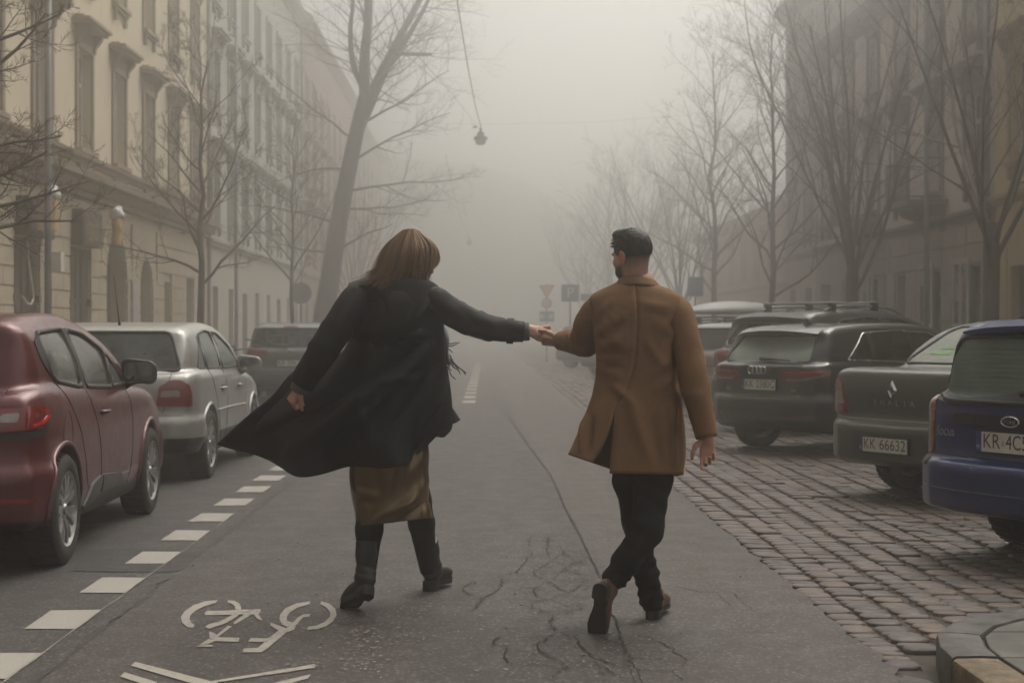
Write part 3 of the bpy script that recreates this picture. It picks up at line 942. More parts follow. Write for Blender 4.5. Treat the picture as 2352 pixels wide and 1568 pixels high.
    MB().tube([P(.05, 30.5, 3.1), P(.06, 30.55, 2.7), P(.07, 30.75, 2.25), P(.07, 30.85, 2.0), P(.07, 30.7, 1.85), P(.06, 30.4, 1.88), P(.05, 30.2, 2.0)], .018, 6).build('loose_cable', FRAMEW, B, True)
    roof(B, X, sg, -24, 50.4, 17.0, ROOFM)
    # drainpipe near the end
    MB().tube([P(.10, 50.2, .2), P(.10, 50.2, 16.3)], .07, 8).build('drainpipe', mat('zinc', (.19, .195, .195), .5, .5, var=.2), B, True)

def shop_sign(y0, y1, z0, z1, label, mug_y, mlabel):
    S = empty('shop_sign', (-9.0, (y0 + y1) / 2, z0), label=label, cat='shop sign', group='signs above the brown doors')
    w = y1 - y0
    MB().box((.17, 0, (z1 - z0) / 2), (.26, w, z1 - z0)).build('sign_box', mat('sign_brown', (.030, .024, .021), .6, var=.2), S, bevel=.02)
    MB().box((.31, 0, (z1 - z0) / 2), (.02, w - .16, z1 - z0 - .16)).build('sign_panel', mat('sign_brown_pale', (.050, .041, .035), .6, var=.2), S)
    rs = random.Random(int(y0 * 10))
    for (zz, hh, n, ws) in ((.62, .09, 7, .8), (.30, .20, 5, .62)):
        b = MB(); L = w * ws * .72; u = -L / 2
        for k in range(n):                      # blurred gilt lettering, not readable in the photograph
            cw = L / n * .68; u0 = -L / 2 + L / n * k
            t = hh * .16
            b.boxx(.321, .327, u0, u0 + cw * .3, zz * (z1 - z0) - hh / 2, zz * (z1 - z0) + hh / 2)
            if rs.random() < .7: b.boxx(.321, .327, u0 + cw * .3, u0 + cw, zz * (z1 - z0) + hh / 2 - t, zz * (z1 - z0) + hh / 2)
            if rs.random() < .6: b.boxx(.321, .327, u0 + cw * .3, u0 + cw, zz * (z1 - z0) - hh / 2, zz * (z1 - z0) - hh / 2 + t)
            if rs.random() < .6: b.boxx(.321, .327, u0 + cw * .75, u0 + cw, zz * (z1 - z0) - hh / 2 + t, zz * (z1 - z0) + hh / 2 - t)
        b.build('sign_lettering', mat('sign_gilt', (.36, .24, .06), .6, var=.2), S)
    M = empty('glass_shaped_sign', (-8.45, mug_y, z0 + .10), label=mlabel, cat='sign', group='beer glass signs on the yellow house')
    MB().lathe([(.001, 0), (.10, 0), (.115, .03), (.095, .08), (.10, .35), (.125, .62), (.001, .62)], 20).build('glass_body', mat('beer_yellow', (.50, .30, .055), .45, var=.15), M, True)
    def f(x, y, z):
        d = ellipsoid(x, y, z, (0, 0, .70), (.16, .16, .14))
        for c in ((.10, .03, .68), (-.08, .08, .72), (.0, -.10, .76), (.03, .05, .82)): d = smin(d, ellipsoid(x, y, z, c, (.09, .09, .085)), .03)
        return d
    V, Q = surfnets(f, (-.25, -.25, .5), (.25, .25, 1.0), .03); link('foam_top', np_mesh('foam_top', V, Q), mat('foam_white', (.55, .54, .52), .6), M)
    MB().tube([(-.55, 0, .35), (-.1, 0, .35)], .015, 6).build('bracket', DARKIN, M, True)

def building_plain(name, X, sg, y0, y1, floors, H, wallc, trimc, label, n, w=1.15, ground_h=3.6, eave=True, hood=0, seed=1, base=None, rise=3.5, doors=(), surround=True):
    B = empty(name, (0, 0, 0), label=label, cat='building')
    wm = plaster('plaster_' + label.split()[0] + str(int(y0)), wallc, .3); tm = plaster('trim_' + label.split()[0] + str(int(y0)), trimc, .3, 1.5)
    gm_ = plaster('base_' + label.split()[0] + str(int(y0)), base or wallc, .4)
    sp = (y1 - y0) / n
    ys = [y0 + sp * (k + .5) for k in range(n)]
    ops = [(y - w / 2, y + w / 2, a, b_) for a, b_ in floors for y in ys]
    wall_mesh('wall', X, sg, y0, y1, ground_h, H, ops, .26, wm, B)
    gops = []
    rs = random.Random(seed)
    for i, y in enumerate(ys):
        if i in doors: gops.append((y - .6, y + .6, .1, 2.7))
        else: gops.append((y - .5, y + .5, 1.0, 2.8))
    wall_mesh('ground_floor_wall', X + sg * .002, sg, y0, y1, .1, ground_h, gops, .3, gm_, B)
    for i, (a, b_) in enumerate(floors):
        for y in ys: window_unit(B, X, sg, y, a, b_, w, .24, tm, hood if i < 2 else 0, True, surround)
    for i, y in enumerate(ys):
        if i in doors:
            d = MB(); d.boxx(*sorted((X - sg * .2, X - sg * .26)), y - .6, y + .6, .1, 2.7); dd = d.build('door', WOODB, B)
            MB().boxx(*sorted((X - sg * .17, X - sg * .199)), y - .45, y + .45, .5, 1.4).build('door_panel', WOODB, dd)
            MB().boxx(*sorted((X - sg * .17, X - sg * .199)), y - .45, y + .45, 1.6, 2.5).build('door_panel', WOODB, dd)
        else: window_unit(B, X, sg, y, 1.0, 2.8, 1.0, .26, tm, 0, True, False)
    band(X, sg, y0, y1, ground_h - .1, STR, tm, 'string_course', B)
    if eave: band(X, sg, y0, y1, H - .55, CORN, tm, 'eaves_cornice', B)
    roof(B, X, sg, y0, y1, H, ROOFM, rise)
    return B, wm, tm

def building_right_grey():
    X, sg = 11.0, -1
    B, wm, tm = building_plain('townhouse', X, sg, 33.75, 52, [(4.7, 6.75), (8.0, 9.7)], 10.5, (.56, .515, .475), (.19, .168, .152), 'grey townhouse with dark window hoods behind the right-hand trees', 6, 1.15, 3.95, True, 1, 2, (.33, .30, .275), 3.0, (4,))
    P = facade_pt(X, sg)
    blk = plaster('rustic_grey', (.33, .30, .275), .5, 1.2)
    ys = [33.75 + (52 - 33.75) / 6 * (k + .5) for k in range(6)]
    z = .3
    rs = random.Random(9)
    while z < 3.6:
        es = [33.75] + [e for i, y in enumerate(ys) for e in ((y - .62, y + .62) if z > .65 or i == 4 else ())] + [52]
        if z > 2.85: es = [33.75, 52]
        for e0, e1 in zip(es[::2], es[1::2]):
            n = max(1, round((e1 - e0) / .95)); u = e0
            for k in range(n):
                u1 = e0 + (e1 - e0) * (k + 1) / n
                MB().boxx(X - .05 - rs.random() * .02, X - .004, u + .01, u1 - .01, z, z + .40).build('rustic_block', blk, B)
                u = u1
        z += .43
    # pale notices, graffiti-pale door and drainpipe
    pale = mat('shopfront_white', (.38, .36, .34), .6, var=.15)
    for y in (36.0, 38.9, 44.8):
        f = empty('shop_window', (X, y, 0)); f.parent = B
        for (ya, yb, za, zb) in ((-.62, -.50, .15, 3.0), (.50, .62, .15, 3.0), (-.5, .5, 2.88, 3.0), (-.5, .5, 1.35, 1.5), (-.06, .06, 1.5, 2.88)):
            MB().boxx(-.10, -.055, ya, yb, za, zb).build('window_frame', pale, f)
        MB().boxx(-.06, -.052, -.5, .5, .15, 1.35).build('panel', pale, f); MB().boxx(-.062, -.056, -.5, .5, 1.5, 2.88).build('pane', GLASSW, f)
    MB().tube([P(.12, 34.0, .2), P(.12, 34.0, 10.2)], .075, 8).build('drainpipe', mat('zinc', (.19, .195, .195), .5, .5, var=.2), B, True)
    # balconies
    for y in (ys[1], ys[3]):
        bal = empty('balcony', (X, y, 4.45)); bal.parent = B
        MB().boxx(-1.0, -.01, -1.1, 1.1, -.12, .02).build('balcony_slab', tm, bal)
        for k in (-1, 1):
            MB().prism([(-.01, -.12), (-.75, -.12), (-.60, -.30), (-.2, -.42), (-.05, -.75), (-.01, -.78)], k * .8 - .1, k * .8 + .1, lambda a, b_, c: (a, c, b_)).build('bracket', tm, bal)
        rl = MB()
        for k in range(17): rl.tube([(-.95, -1.05 + k * .131, .02), (-.95, -1.05 + k * .131, 1.0)], .011, 4)
        for zz in (.08, 1.0): rl.tube([(-.05, -1.05, zz), (-.95, -1.05, zz), (-.95, 1.05, zz), (-.05, 1.05, zz)], .018, 4)
        rl.build('railing', DARKIN, bal)
def building_right_ochre():
    X, sg = 10.98, -1
    B, wm, tm = building_plain('townhouse', X, sg, 11.7, 33.72, [(4.9, 7.0), (8.6, 10.6)], 14.5, (.54, .44, .28), (.36, .29, .19), 'ochre townhouse at the frame edge behind the blue estate', 7, 1.2, 4.1, True, 1, 5, (.46, .375, .24), 3.0, (6,))
    lower = plaster('rustic_ochre', (.47, .385, .25), .35, 1.0)
    z = .3
    while z < 2.9:
        for e0, e1 in ((27.6, 28.3), (29.7, 31.3), (32.95, 33.70)):
            MB().boxx(X - .035, X - .004, e0 + .006, e1 - .006, z, z + .40).build('rustic_block', lower, B)
        z += .43
def building_end():
    B = empty('church_block', (0, 0, 0), label='faint broad building closing the foggy end of the street', cat='building')
    wm = plaster('plaster_end', (.13, .125, .11), .3); b = MB()
    Y = 200
    prof = [(x * 1.25, z * 1.2) for x, z in [(-26, 0), (14, 0), (14, 10), (10.6, 12.4), (5.0, 16.4), (2.7, 17.6), (-.6, 18.6), (-8.2, 19.4), (-14, 19.6), (-26, 19)]]
    b.prism(prof, Y, Y + 14, lambda x, z, y: (x, y, z)); b.build('wall', wm, B)
    for k in range(9):
        for z in (3, 7.5, 12):
            xx = -22 + k * 4.2
            if xx > 10: continue
            w = MB().boxx(xx - .7, xx + .7, Y - .06, Y - .01, z, z + 2.3).build('window', FRAMEW, B)
            MB().boxx(xx - .6, xx + .6, Y - .09, Y - .061, z + .1, z + 2.2).build('pane', GLASSW, w)

building_yellow()
shop_sign(29.75, 31.55, 3.17, 3.92, 'dark sign box with gilt lettering over the double brown doors', 30.4, 'beer glass shaped sign above the double brown doors')
shop_sign(33.75, 35.45, 3.19, 3.98, 'dark sign box with gilt lettering nearer the arched doorway', 35.75, 'beer glass shaped sign nearer the arched doorway')
building_plain('townhouse', -9.0, 1, 50.4, 75.7, [(4.9, 7.0), (8.6, 10.6), (12.2, 14.0)], 16.4, (.45, .45, .41), (.33, .33, .30), 'pale grey-green townhouse adjoining the yellow one', 8, 1.2, 4.2, True, 1, 3, (.37, .35, .32), 3.5, (2, 5))
building_plain('townhouse', -8.9, 1, 75.7, 104, [(4.9, 7.0), (8.4, 10.4), (11.8, 13.8)], 16.6, (.27, .21, .185), (.19, .15, .13), 'brownish pink townhouse behind the big leaning tree', 8, 1.2, 4.0, True, 1, 4, (.17, .135, .12), 4.0, (3,))
building_plain('townhouse', -9.0, 1, 104, 134, [(4.9, 7.0), (8.4, 10.4), (11.8, 13.8)], 16.0, (.24, .23, .20), (.17, .16, .14), 'farthest townhouse fading out on the left-hand row', 7, 1.2, 4.0, True, 0, 6, None, 3.0, (3,))
building_right_grey()
building_right_ochre()
building_plain('townhouse', 11.0, -1, 52, 57.5, [(4.6, 6.6), (7.8, 9.6), (10.6, 12.0)], 13.0, (.44, .40, .36), (.30, .27, .24), 'taller brown-grey townhouse beyond the grey one', 2, 1.15, 3.9, True, 0, 7, None, 1.6, ())
building_plain('townhouse', 13.5, -1, 64, 100, [(4.2, 5.9)], 7.2, (.50, .40, .355), (.36, .29, .26), 'low pinkish house faint behind the far right-hand trees', 9, 1.15, 3.4, True, 0, 8, None, 2.5, (4,))
building_end()
# ---------------------------------------------------------------- trees
BARK = mat('bark', (.115, .098, .085), .9, var=.35, vscale=5, bump_s=.9, bscale=14, vstretch=(1, 1, .25))
BARK2 = mat('bark_twigs', (.120, .100, .086), .9, var=.3, vscale=5)
def rot_to(d, ang, az):
    a = d.orthogonal().normalized(); b = d.cross(a)
    s = a * math.cos(az) + b * math.sin(az)
    return (d * math.cos(ang) + s * math.sin(ang)).normalized()
class Tree:
    def __init__(s, seed): s.r = random.Random(seed); s.tr = MB(); s.cr = MB(); s.n = 0
    def limb(s, p, d, L, rad, lvl, maxlvl, up=.12, wander=.10, spread=(35, 60), kids=(5, 8), tip=.25, target=None, seg=None):
        r = s.r
        n = seg or max(3, int(4 + L * 1.6)) if lvl < 2 else (4 if lvl < maxlvl else 3)
        pts, rads = [p.copy()], [rad]
        d = d.copy()
        for k in range(n):
            d = (d + Vector((r.gauss(0, wander), r.gauss(0, wander), r.gauss(0, wander) + up * (1 - d.z))))
            d.normalize()
            pts.append(pts[-1] + d * (L / n)); rads.append(rad * (1 - (1 - tip) * (k + 1) / n))
        sides = (8, 6, 4, 3, 3)[min(lvl, 4)]
        (s.tr if lvl == 0 else s.cr).tube(pts, rads, sides, cap=False)
        s.n += 1
        if lvl >= maxlvl: return pts
        nk = r.randint(*kids)
        for i in range(nk):
            t = .18 + .80 * (i + r.random()) / nk
            f = t * n; j = min(int(f), n - 1); q = pts[j].lerp(pts[j + 1], f - j)
            dd = (pts[j + 1] - pts[j]).normalized()
            ang = R(r.uniform(*spread)); az = r.uniform(0, 6.283)
            nd = rot_to(dd, ang, az)
            nd.z += .12; nd.normalize()
            nl = L * r.uniform(.32, .55) * (1.15 - .5 * t)
            nr = (rad * (1 - (1 - tip) * t)) * r.uniform(.40, .60)
            s.limb(q, nd, nl, max(nr, .003), lvl + 1, maxlvl, up, wander * 1.15, spread, kids, tip)
        return pts
    def finish(s, name, loc, label, group=None, rz=0.0, sc=1.0):
        T = empty(name, loc, rz, label=label, cat='tree', group=group); T.scale = (sc,) * 3
        s.tr.build('trunk', BARK, T, True, fix=False); s.cr.build('crown', BARK2, T, True, fix=False)
        return T
def vase_tree(seed, h_fork=2.3, rad=.15, limbs=8, L=5.5, lvl=4, tilt=(14, 38), kids=(5, 8), trunk_up=True):
    t = Tree(seed); r = t.r
    t.tr.tube([(0, 0, -.1), (0, 0, .15), (.01, .0, .8), (.02, .01, h_fork * .6), (.03, 0, h_fork), (.03, .0, h_fork + .4)], [rad * 1.35, rad * 1.12, rad, rad * .93, rad * .95, rad * .6], 12, False)
    for k in range(limbs):
        az = 6.283 * k / limbs + r.uniform(-.3, .3)
        an = R(r.uniform(*tilt))
        d = Vector((math.sin(an) * math.cos(az), math.sin(an) * math.sin(az), math.cos(an)))
        t.limb(Vector((.03, 0, h_fork + r.uniform(-.5, .3))), d, L * r.uniform(.75, 1.1), rad * r.uniform(.22, .35), 1, lvl, .05, .045, (22, 50), kids)
    return t
def young_tree(seed, H=5.6, rad=.085, first=1.9, n=16, lvl=3, kids=(5, 8), bl=1.9):
    t = Tree(seed); r = t.r
    pts = [Vector((0, 0, -.1))]; rads = [rad * 1.2]
    for k in range(1, 11):
        pts.append(Vector((r.gauss(0, .03) * k / 4, r.gauss(0, .03) * k / 4, H * k / 10))); rads.append(rad * (1 - .85 * k / 10))
    t.tr.tube(pts, rads, 9, False)
    for k in range(n):
        f = (first + (H - first) * (k + r.random() * .6) / n) / H * 10; j = min(int(f), 9)
        q = pts[j].lerp(pts[j + 1], f - j); hz = f / 10
        an = R(r.uniform(45, 72) - 25 * hz); az = k * 2.4 + r.uniform(-.4, .4)
        d = Vector((math.sin(an) * math.cos(az), math.sin(an) * math.sin(az), math.cos(an)))
        t.limb(q, d, bl * (1.25 - .75 * hz) * r.uniform(.8, 1.2), rad * (1 - .8 * hz) * .5, 1, lvl, .10, .12, (30, 62), kids)
    return t
GR_R, GR_L = 'bare trees behind the angled cars', 'bare trees on the left-hand pavement'
t = young_tree(21, 6.0, .085, 1.9, 18, 4, (5, 8), 2.1); t.finish('bare_tree', (-5.05, 27.7, .12), 'slender bare tree behind the silver car', GR_L, .3)
t = young_tree(22, 6.6, .075, 2.2, 18, 4, (5, 7), 2.3); t.finish('bare_tree', (-5.0, 40.2, .12), 'slender bare tree behind the blue-grey hatchback', GR_L, 1.0)
# the tree at the left frame edge, branches reaching in
t = Tree(31); r = t.r
t.tr.tube([(0, 0, -.1), (.02, 0, 1.2), (.0, .02, 2.4), (.03, 0, 3.6), (0, 0, 5.2)], [.15, .12, .11, .09, .06], 10, False)
for (z, d, L) in ((2.1, (1, .1, .12), 1.25), (2.30, (1, .35, .05), 1.35), (2.5, (1, -.1, .10), 1.15), (2.75, (1, .25, .2), 1.1), (3.35, (1, 0, .25), 1.25), (3.7, (1, .2, .4), 1.15), (3.0, (-1, .2, .4), 2.0), (3.6, (0, 1, .5), 2.0), (4.2, (-.3, -1, .7), 1.7), (4.6, (.7, .3, .8), 1.7)):
    t.limb(Vector((0, 0, z)), Vector(d).normalized(), L, .030, 1, 4, .05, .09, (28, 60), (5, 8))
t.finish('bare_tree', (-4.95, 14.2, .12), 'near bare tree reaching in from beyond the frame edge above the dark red car', GR_L)
# big leaning tree
t = Tree(41); r = t.r
Zb = 47.0
pt = lambda x, y: wp(x, y, Zb) - Vector((-4.75, Zb, 0))
trunk = [Vector((-.15, 0, -.1))] + [pt(742, 760), pt(757, 660), pt(775, 540), pt(797, 420), pt(822, 300), pt(840, 225)]
t.tr.tube(catmull([tuple(p) for p in trunk], 3), [x for x in np.linspace(.36, .19, 19)], 14, False)
def big(pts, r0, r1):
    P = catmull([tuple(pt(*p)[:]) for p in pts], 3)
    P = [(p[0], p[1] + 1.1 * k / len(P) * (1 if pts[-1][0] > 860 else -1), p[2]) for k, p in enumerate(P)]
    rr = np.linspace(r0, r1, len(P)); t.cr.tube(P, list(rr), 9, False)
    for k in range(2, len(P)):
        q = Vector(P[k]); dd = (Vector(P[k]) - Vector(P[k - 1])).normalized()
        for _ in range(2):
            t.limb(q, rot_to(dd, R(r.uniform(35, 75)), r.uniform(0, 6.28)), r.uniform(1.2, 3.0), rr[k] * .20, 2, 4, .02, .13, (30, 60), (4, 7))
big([(838, 240), (838, 150), (848, 60), (850, -40), (858, -160), (850, -300)], .18, .06)
big([(838, 250), (868, 190), (905, 110), (940, 40), (985, -50), (1040, -170)], .165, .055)
big([(825, 310), (856, 235), (885, 165), (925, 100), (970, 20), (1005, -60)], .14, .045)
big([(836, 215), (812, 160), (808, 80), (815, 20), (790, -80)], .10, .04)
big([(905, 132), (940, 128), (988, 122)], .07, .05)
for (x, y, dx, dz, L) in ((800, 400, -1, .25, 4.2), (790, 450, 1, .22, 4.6), (805, 380, 1, .5, 4.2), (780, 520, -1, .05, 4.2), (785, 490, 1, -.02, 4.6), (770, 580, 1, .1, 3.8), (768, 590, -1, .2, 3.6), (815, 330, -1, .6, 4.5), (822, 300, 1, .7, 4.2)):
    t.limb(pt(x, y), Vector((dx, r.uniform(-.6, .6), dz)).normalized(), L * .8, .045, 1, 4, .03, .11, (30, 62), (5, 8))
t.finish('bare_tree', (-4.75, Zb, .12), 'big thick leaning bare tree forking above the woman', GR_L)
# right-hand vase shaped trees
vt = vase_tree(51, 2.45, .135, 8, 6.2, 4, (12, 46), (5, 7)); vt.finish('bare_tree', (7.65, 23.7, .12), 'broad bare tree with thick trunk beside the ochre house', GR_R, 1.2)
vt = vase_tree(52, 2.3, .145, 11, 6.6, 4, (6, 38), (5, 7)); T2 = vt.finish('bare_tree', (7.55, 32.4, .12), 'bare vase-shaped tree standing behind the suv with roof bars', GR_R)
vt = young_tree(53, 9.0, .10, 2.0, 30, 4, (4, 7), 3.0); T3 = vt.finish('bare_tree', (7.5, 41.0, .12), 'slim straight bare tree behind the rear end of the suv', GR_R)
def tcopy(T, loc, rz, sc, label, group):
    c = copy_tree(T); c.location = loc; c.rotation_euler = (0, 0, rz); c.scale = (sc,) * 3; tag(c, label, None, group); return c
tcopy(T3, (7.5, 51.5, .12), 2.0, 1.15, 'taller bare tree rising right behind the man in the camel coat', GR_R)
tcopy(T2, (7.4, 60.0, .12), .8, .95, 'bare tree in the fog just above the man', GR_R)
tcopy(T2, (6.9, 71.0, .12), 2.6, 1.0, 'bare tree in the fog above the man\'s left shoulder', GR_R)
tcopy(T3, (6.6, 84.0, .12), 4.0, 1.1, 'faint bare tree farther down the right-hand row', GR_R)
tcopy(T2, (6.2, 97.0, .12), 1.6, 1.0, 'faintest bare tree at the end of the right-hand row', GR_R)
tcopy(T2, (-5.2, 62.0, .12), 3.6, .8, 'bare tree in the fog beyond the big leaning tree', GR_L)
# ---------------------------------------------------------------- cars
def paint(name, color, metal=0.3, rough=0.32, dirt=0.25, coat=0.6):
    if name in MATS: return MATS[name]
    m = bpy.data.materials.new(name); nt, b = nodes_of(m)
    v = coords(nt)
    fine = noise(nt, v, 9.0, 8, 0.7)
    film = noise(nt, v, 2.2, 5, 0.6)
    geo = nt.nodes.new('ShaderNodeNewGeometry')
    grime = (0.05, 0.047, 0.043)
    c1 = mixc(nt, ramp(nt, film, [(0.40, 0.0), (0.75, dirt)]), color, grime)
    sep = nt.nodes.new('ShaderNodeSeparateXYZ')
    tc = nt.nodes.new('ShaderNodeTexCoord'); nt.links.new(tc.outputs['Object'], sep.inputs[0])
    mr = nt.nodes.new('ShaderNodeMapRange')      # road spray dirt on the lower panels
    mr.inputs['From Min'].default_value = 0.75; mr.inputs['From Max'].default_value = 0.2
    mr.inputs['To Min'].default_value = 0.0; mr.inputs['To Max'].default_value = 0.35
    nt.links.new(sep.outputs['Z'], mr.inputs['Value'])
    mul = nt.nodes.new('ShaderNodeMath'); mul.operation = 'MULTIPLY'
    nt.links.new(mr.outputs[0], mul.inputs[0]); nt.links.new(fine, mul.inputs[1])
    c2 = mixc(nt, mul.outputs[0], c1, (0.05, 0.045, 0.04))
    c3 = mixc(nt, geo.outputs['Backfacing'], c2, (0.05, 0.05, 0.05))
    nt.links.new(c3, b.inputs['Base Color'])
    b.inputs['Metallic'].default_value = metal
    rr = nt.nodes.new('ShaderNodeMapRange')
    rr.inputs['To Min'].default_value = rough - 0.08; rr.inputs['To Max'].default_value = rough + 0.3
    nt.links.new(fine, rr.inputs['Value']); nt.links.new(rr.outputs[0], b.inputs['Roughness'])
    b.inputs['Coat Weight'].default_value = coat
    b.inputs['Coat Roughness'].default_value = 0.07
    MATS[name] = m
    return m
def dewglass(name, dew=0.4, tint=(0.35, 0.42, 0.38), film=(0.42, 0.48, 0.43)):
    if name in MATS: return MATS[name]
    m = bpy.data.materials.new(name); m.use_nodes = True; nt = m.node_tree
    for n in list(nt.nodes): nt.nodes.remove(n)
    out = nt.nodes.new('ShaderNodeOutputMaterial')
    tr = new(nt, 'ShaderNodeBsdfTransparent'); tr.inputs[0].default_value = tint + (1,)
    gl = new(nt, 'ShaderNodeBsdfGlossy'); gl.inputs['Roughness'].default_value = 0.06
    fr = new(nt, 'ShaderNodeFresnel'); fr.inputs[0].default_value = 1.65
    m1 = nt.nodes.new('ShaderNodeMixShader')
    nt.links.new(fr.outputs[0], m1.inputs[0]); nt.links.new(tr.outputs[0], m1.inputs[1]); nt.links.new(gl.outputs[0], m1.inputs[2])
    df = new(nt, 'ShaderNodeBsdfDiffuse'); df.inputs[0].default_value = film + (1,)
    tl = new(nt, 'ShaderNodeBsdfTranslucent'); tl.inputs[0].default_value = film + (1,)
    m2 = nt.nodes.new('ShaderNodeMixShader'); m2.inputs[0].default_value = 0.35
    nt.links.new(df.outputs[0], m2.inputs[1]); nt.links.new(tl.outputs[0], m2.inputs[2])
    v = coords(nt)
    f = noise(nt, v, 5.0, 6, 0.6)
    fac = ramp(nt, f, [(0.3, max(0, dew - 0.12)), (0.7, min(1, dew + 0.12))])
    m3 = nt.nodes.new('ShaderNodeMixShader')
    nt.links.new(fac, m3.inputs[0]); nt.links.new(m1.outputs[0], m3.inputs[1]); nt.links.new(m2.outputs[0], m3.inputs[2])
    nt.links.new(m3.outputs[0], out.inputs[0])
    MATS[name] = m
    return m
BLACKPL = mat('black_plastic', (0.018, 0.018, 0.018), 0.55, var=0.3, vscale=8)
RUBBER = mat('tyre_rubber', (0.017, 0.016, 0.015), 0.85, var=0.3, vscale=12, bump_s=0.4, bscale=90)
ALLOY = mat('wheel_alloy', (0.27, 0.265, 0.26), 0.38, 0.7, var=0.25, vscale=10)
CHROME = mat('chrome', (0.55, 0.55, 0.54), 0.25, 1.0, var=0.1)
LAMPRED = mat('lamp_red', (0.17, 0.008, 0.008), 0.12, var=0.25, vscale=14, spec=0.6, coat=1.0)
LAMPCLEAR = mat('lamp_clear', (0.26, 0.22, 0.21), 0.12, var=0.2, vscale=14, spec=0.7, coat=1.0)
LAMPORANGE = mat('lamp_orange', (0.22, 0.045, 0.02), 0.14, var=0.3, vscale=10, coat=1.0)
SEAT = mat('seat_cloth', (0.03, 0.03, 0.032), 0.9, var=0.2)
PLATEW = mat('plate_white', (0.62, 0.61, 0.57), 0.45, var=0.12, vscale=9)
PLATEB = mat('plate_blue', (0.03, 0.06, 0.22), 0.45, var=0.1)
PLATEK = mat('plate_letters', (0.012, 0.012, 0.012), 0.5, var=0.1)
SILVERTXT = mat('badge_silver', (0.30, 0.30, 0.295), 0.35, 0.35, var=0.15)

WHEELS = {}
def wheel_meshes(style, r, w, rr):
    key = (style, r, w, rr)
    if key in WHEELS: return WHEELS[key]
    t = MB()
    t.lathe([(rr, -w * .5), (r - .055, -w * .5), (r - .02, -w * .47), (r - .004, -w * .40), (r, -w * .2), (r, 0), (r, w * .2), (r - .004, w * .40),
             (r - .02, w * .47), (r - .055, w * .5), (rr, w * .46), (rr - .012, w * .40), (rr - .012, -w * .40)], 40, 'X', closed=True)
    for k in range(40):                           # tread blocks
        a = 2 * math.pi * k / 40
        for sx in (-1, 1):
            M = Matrix.Rotation(a, 4, 'X')
            c = M @ Vector((sx * w * .2, 0, r + .001))
            t.box(c, (w * .34, .028, .008), M=M)
    tm = t.mesh('wheel', 40)
    m = MB()
    # barrel, lip, hub
    m.lathe([(rr - .012, -w * .4), (rr - .03, -w * .2), (rr - .03, w * .32), (rr - .008, w * .43), (rr, w * .47), (rr + .006, w * .46)], 40, 'X')
    ns = {'seven': 7, 'multi': 10, 'five': 5}[style]
    hub = w * .36
    m.lathe([(0.0, hub + .012), (.028, hub + .012), (.034, hub), (.06, hub - .002), (.075, hub - .02), (.075, hub - .06)], 20, 'X')
    for k in range(ns):
        a = 2 * math.pi * k / ns
        half = (math.pi / ns) * (.62 if style != 'multi' else .45)
        for part in ((-1, 1) if style == 'seven' else (0,)):
            a0 = a + part * half * .35
            a1 = a + part * half * .75
            hw0, hw1 = (.012, .018) if style == 'seven' else ((.016, .024) if style == 'multi' else (.028, .04))
            P = []
            for (rad, an, hw, xo) in ((.055, a0, hw0, hub - .004), (rr * .6, (a0 + a1) / 2, (hw0 + hw1) / 2, hub + .012), (rr - .012, a1, hw1, w * .41)):
                ca, sa = math.cos(an), math.sin(an)
                for dx, dh in ((0, -hw), (0, hw), (-.03, hw * 1.25), (-.03, -hw * 1.25)):
                    P.append((xo + dx, rad * ca - dh * sa, rad * sa + dh * ca))
            m.add(P, [(0, 1, 5, 4), (1, 2, 6, 5), (2, 3, 7, 6), (3, 0, 4, 7), (4, 5, 9, 8), (5, 6, 10, 9), (6, 7, 11, 10), (7, 4, 8, 11), (8, 9, 10, 11)])
    rm = m.mesh('rim', 35)
    d = MB(); d.lathe([(0, w * .1), (rr - .03, w * .1), (rr - .03, w * .05), (0, w * .05)], 24, 'X')
    dm = d.mesh('brake_disc', 35)
    tm.materials.append(RUBBER); rm.materials.append(ALLOY); dm.materials.append(BLACKPL)
    WHEELS[key] = (tm, rm, dm)
    return WHEELS[key]

def clip_poly(poly, axis, lo, hi):
    for sign, lim in ((1, lo), (-1, -hi)):
        out = []
        for i in range(len(poly)):
            p, q = poly[i], poly[(i + 1) % len(poly)]
            a, b = sign * p[axis] - lim, sign * q[axis] - lim
            if a >= 0: out.append(p)
            if (a >= 0) != (b >= 0):
                t = a / (a - b)
                out.append((p[0] + (q[0] - p[0]) * t, p[1] + (q[1] - p[1]) * t))
        poly = out
    return poly
def rounded(poly, r=0.03, n=3):
    out = []
    poly = [p for i, p in enumerate(poly) if math.hypot(p[0] - poly[i - 1][0], p[1] - poly[i - 1][1]) > 1e-4]
    m = len(poly)
    for i in range(m):
        p0, p, p1 = (np.array(poly[k % m], float) for k in (i - 1, i, i + 1))
        a, b = p0 - p, p1 - p
        la, lb = np.linalg.norm(a), np.linalg.norm(b)
        rr = min(r, la * .45, lb * .45)
        s, e = p + a / la * rr, p + b / lb * rr
        for k in range(n + 1):
            t = k / n
            out.append(tuple((1 - t) ** 2 * s + 2 * t * (1 - t) * p + t * t * e))
    return out

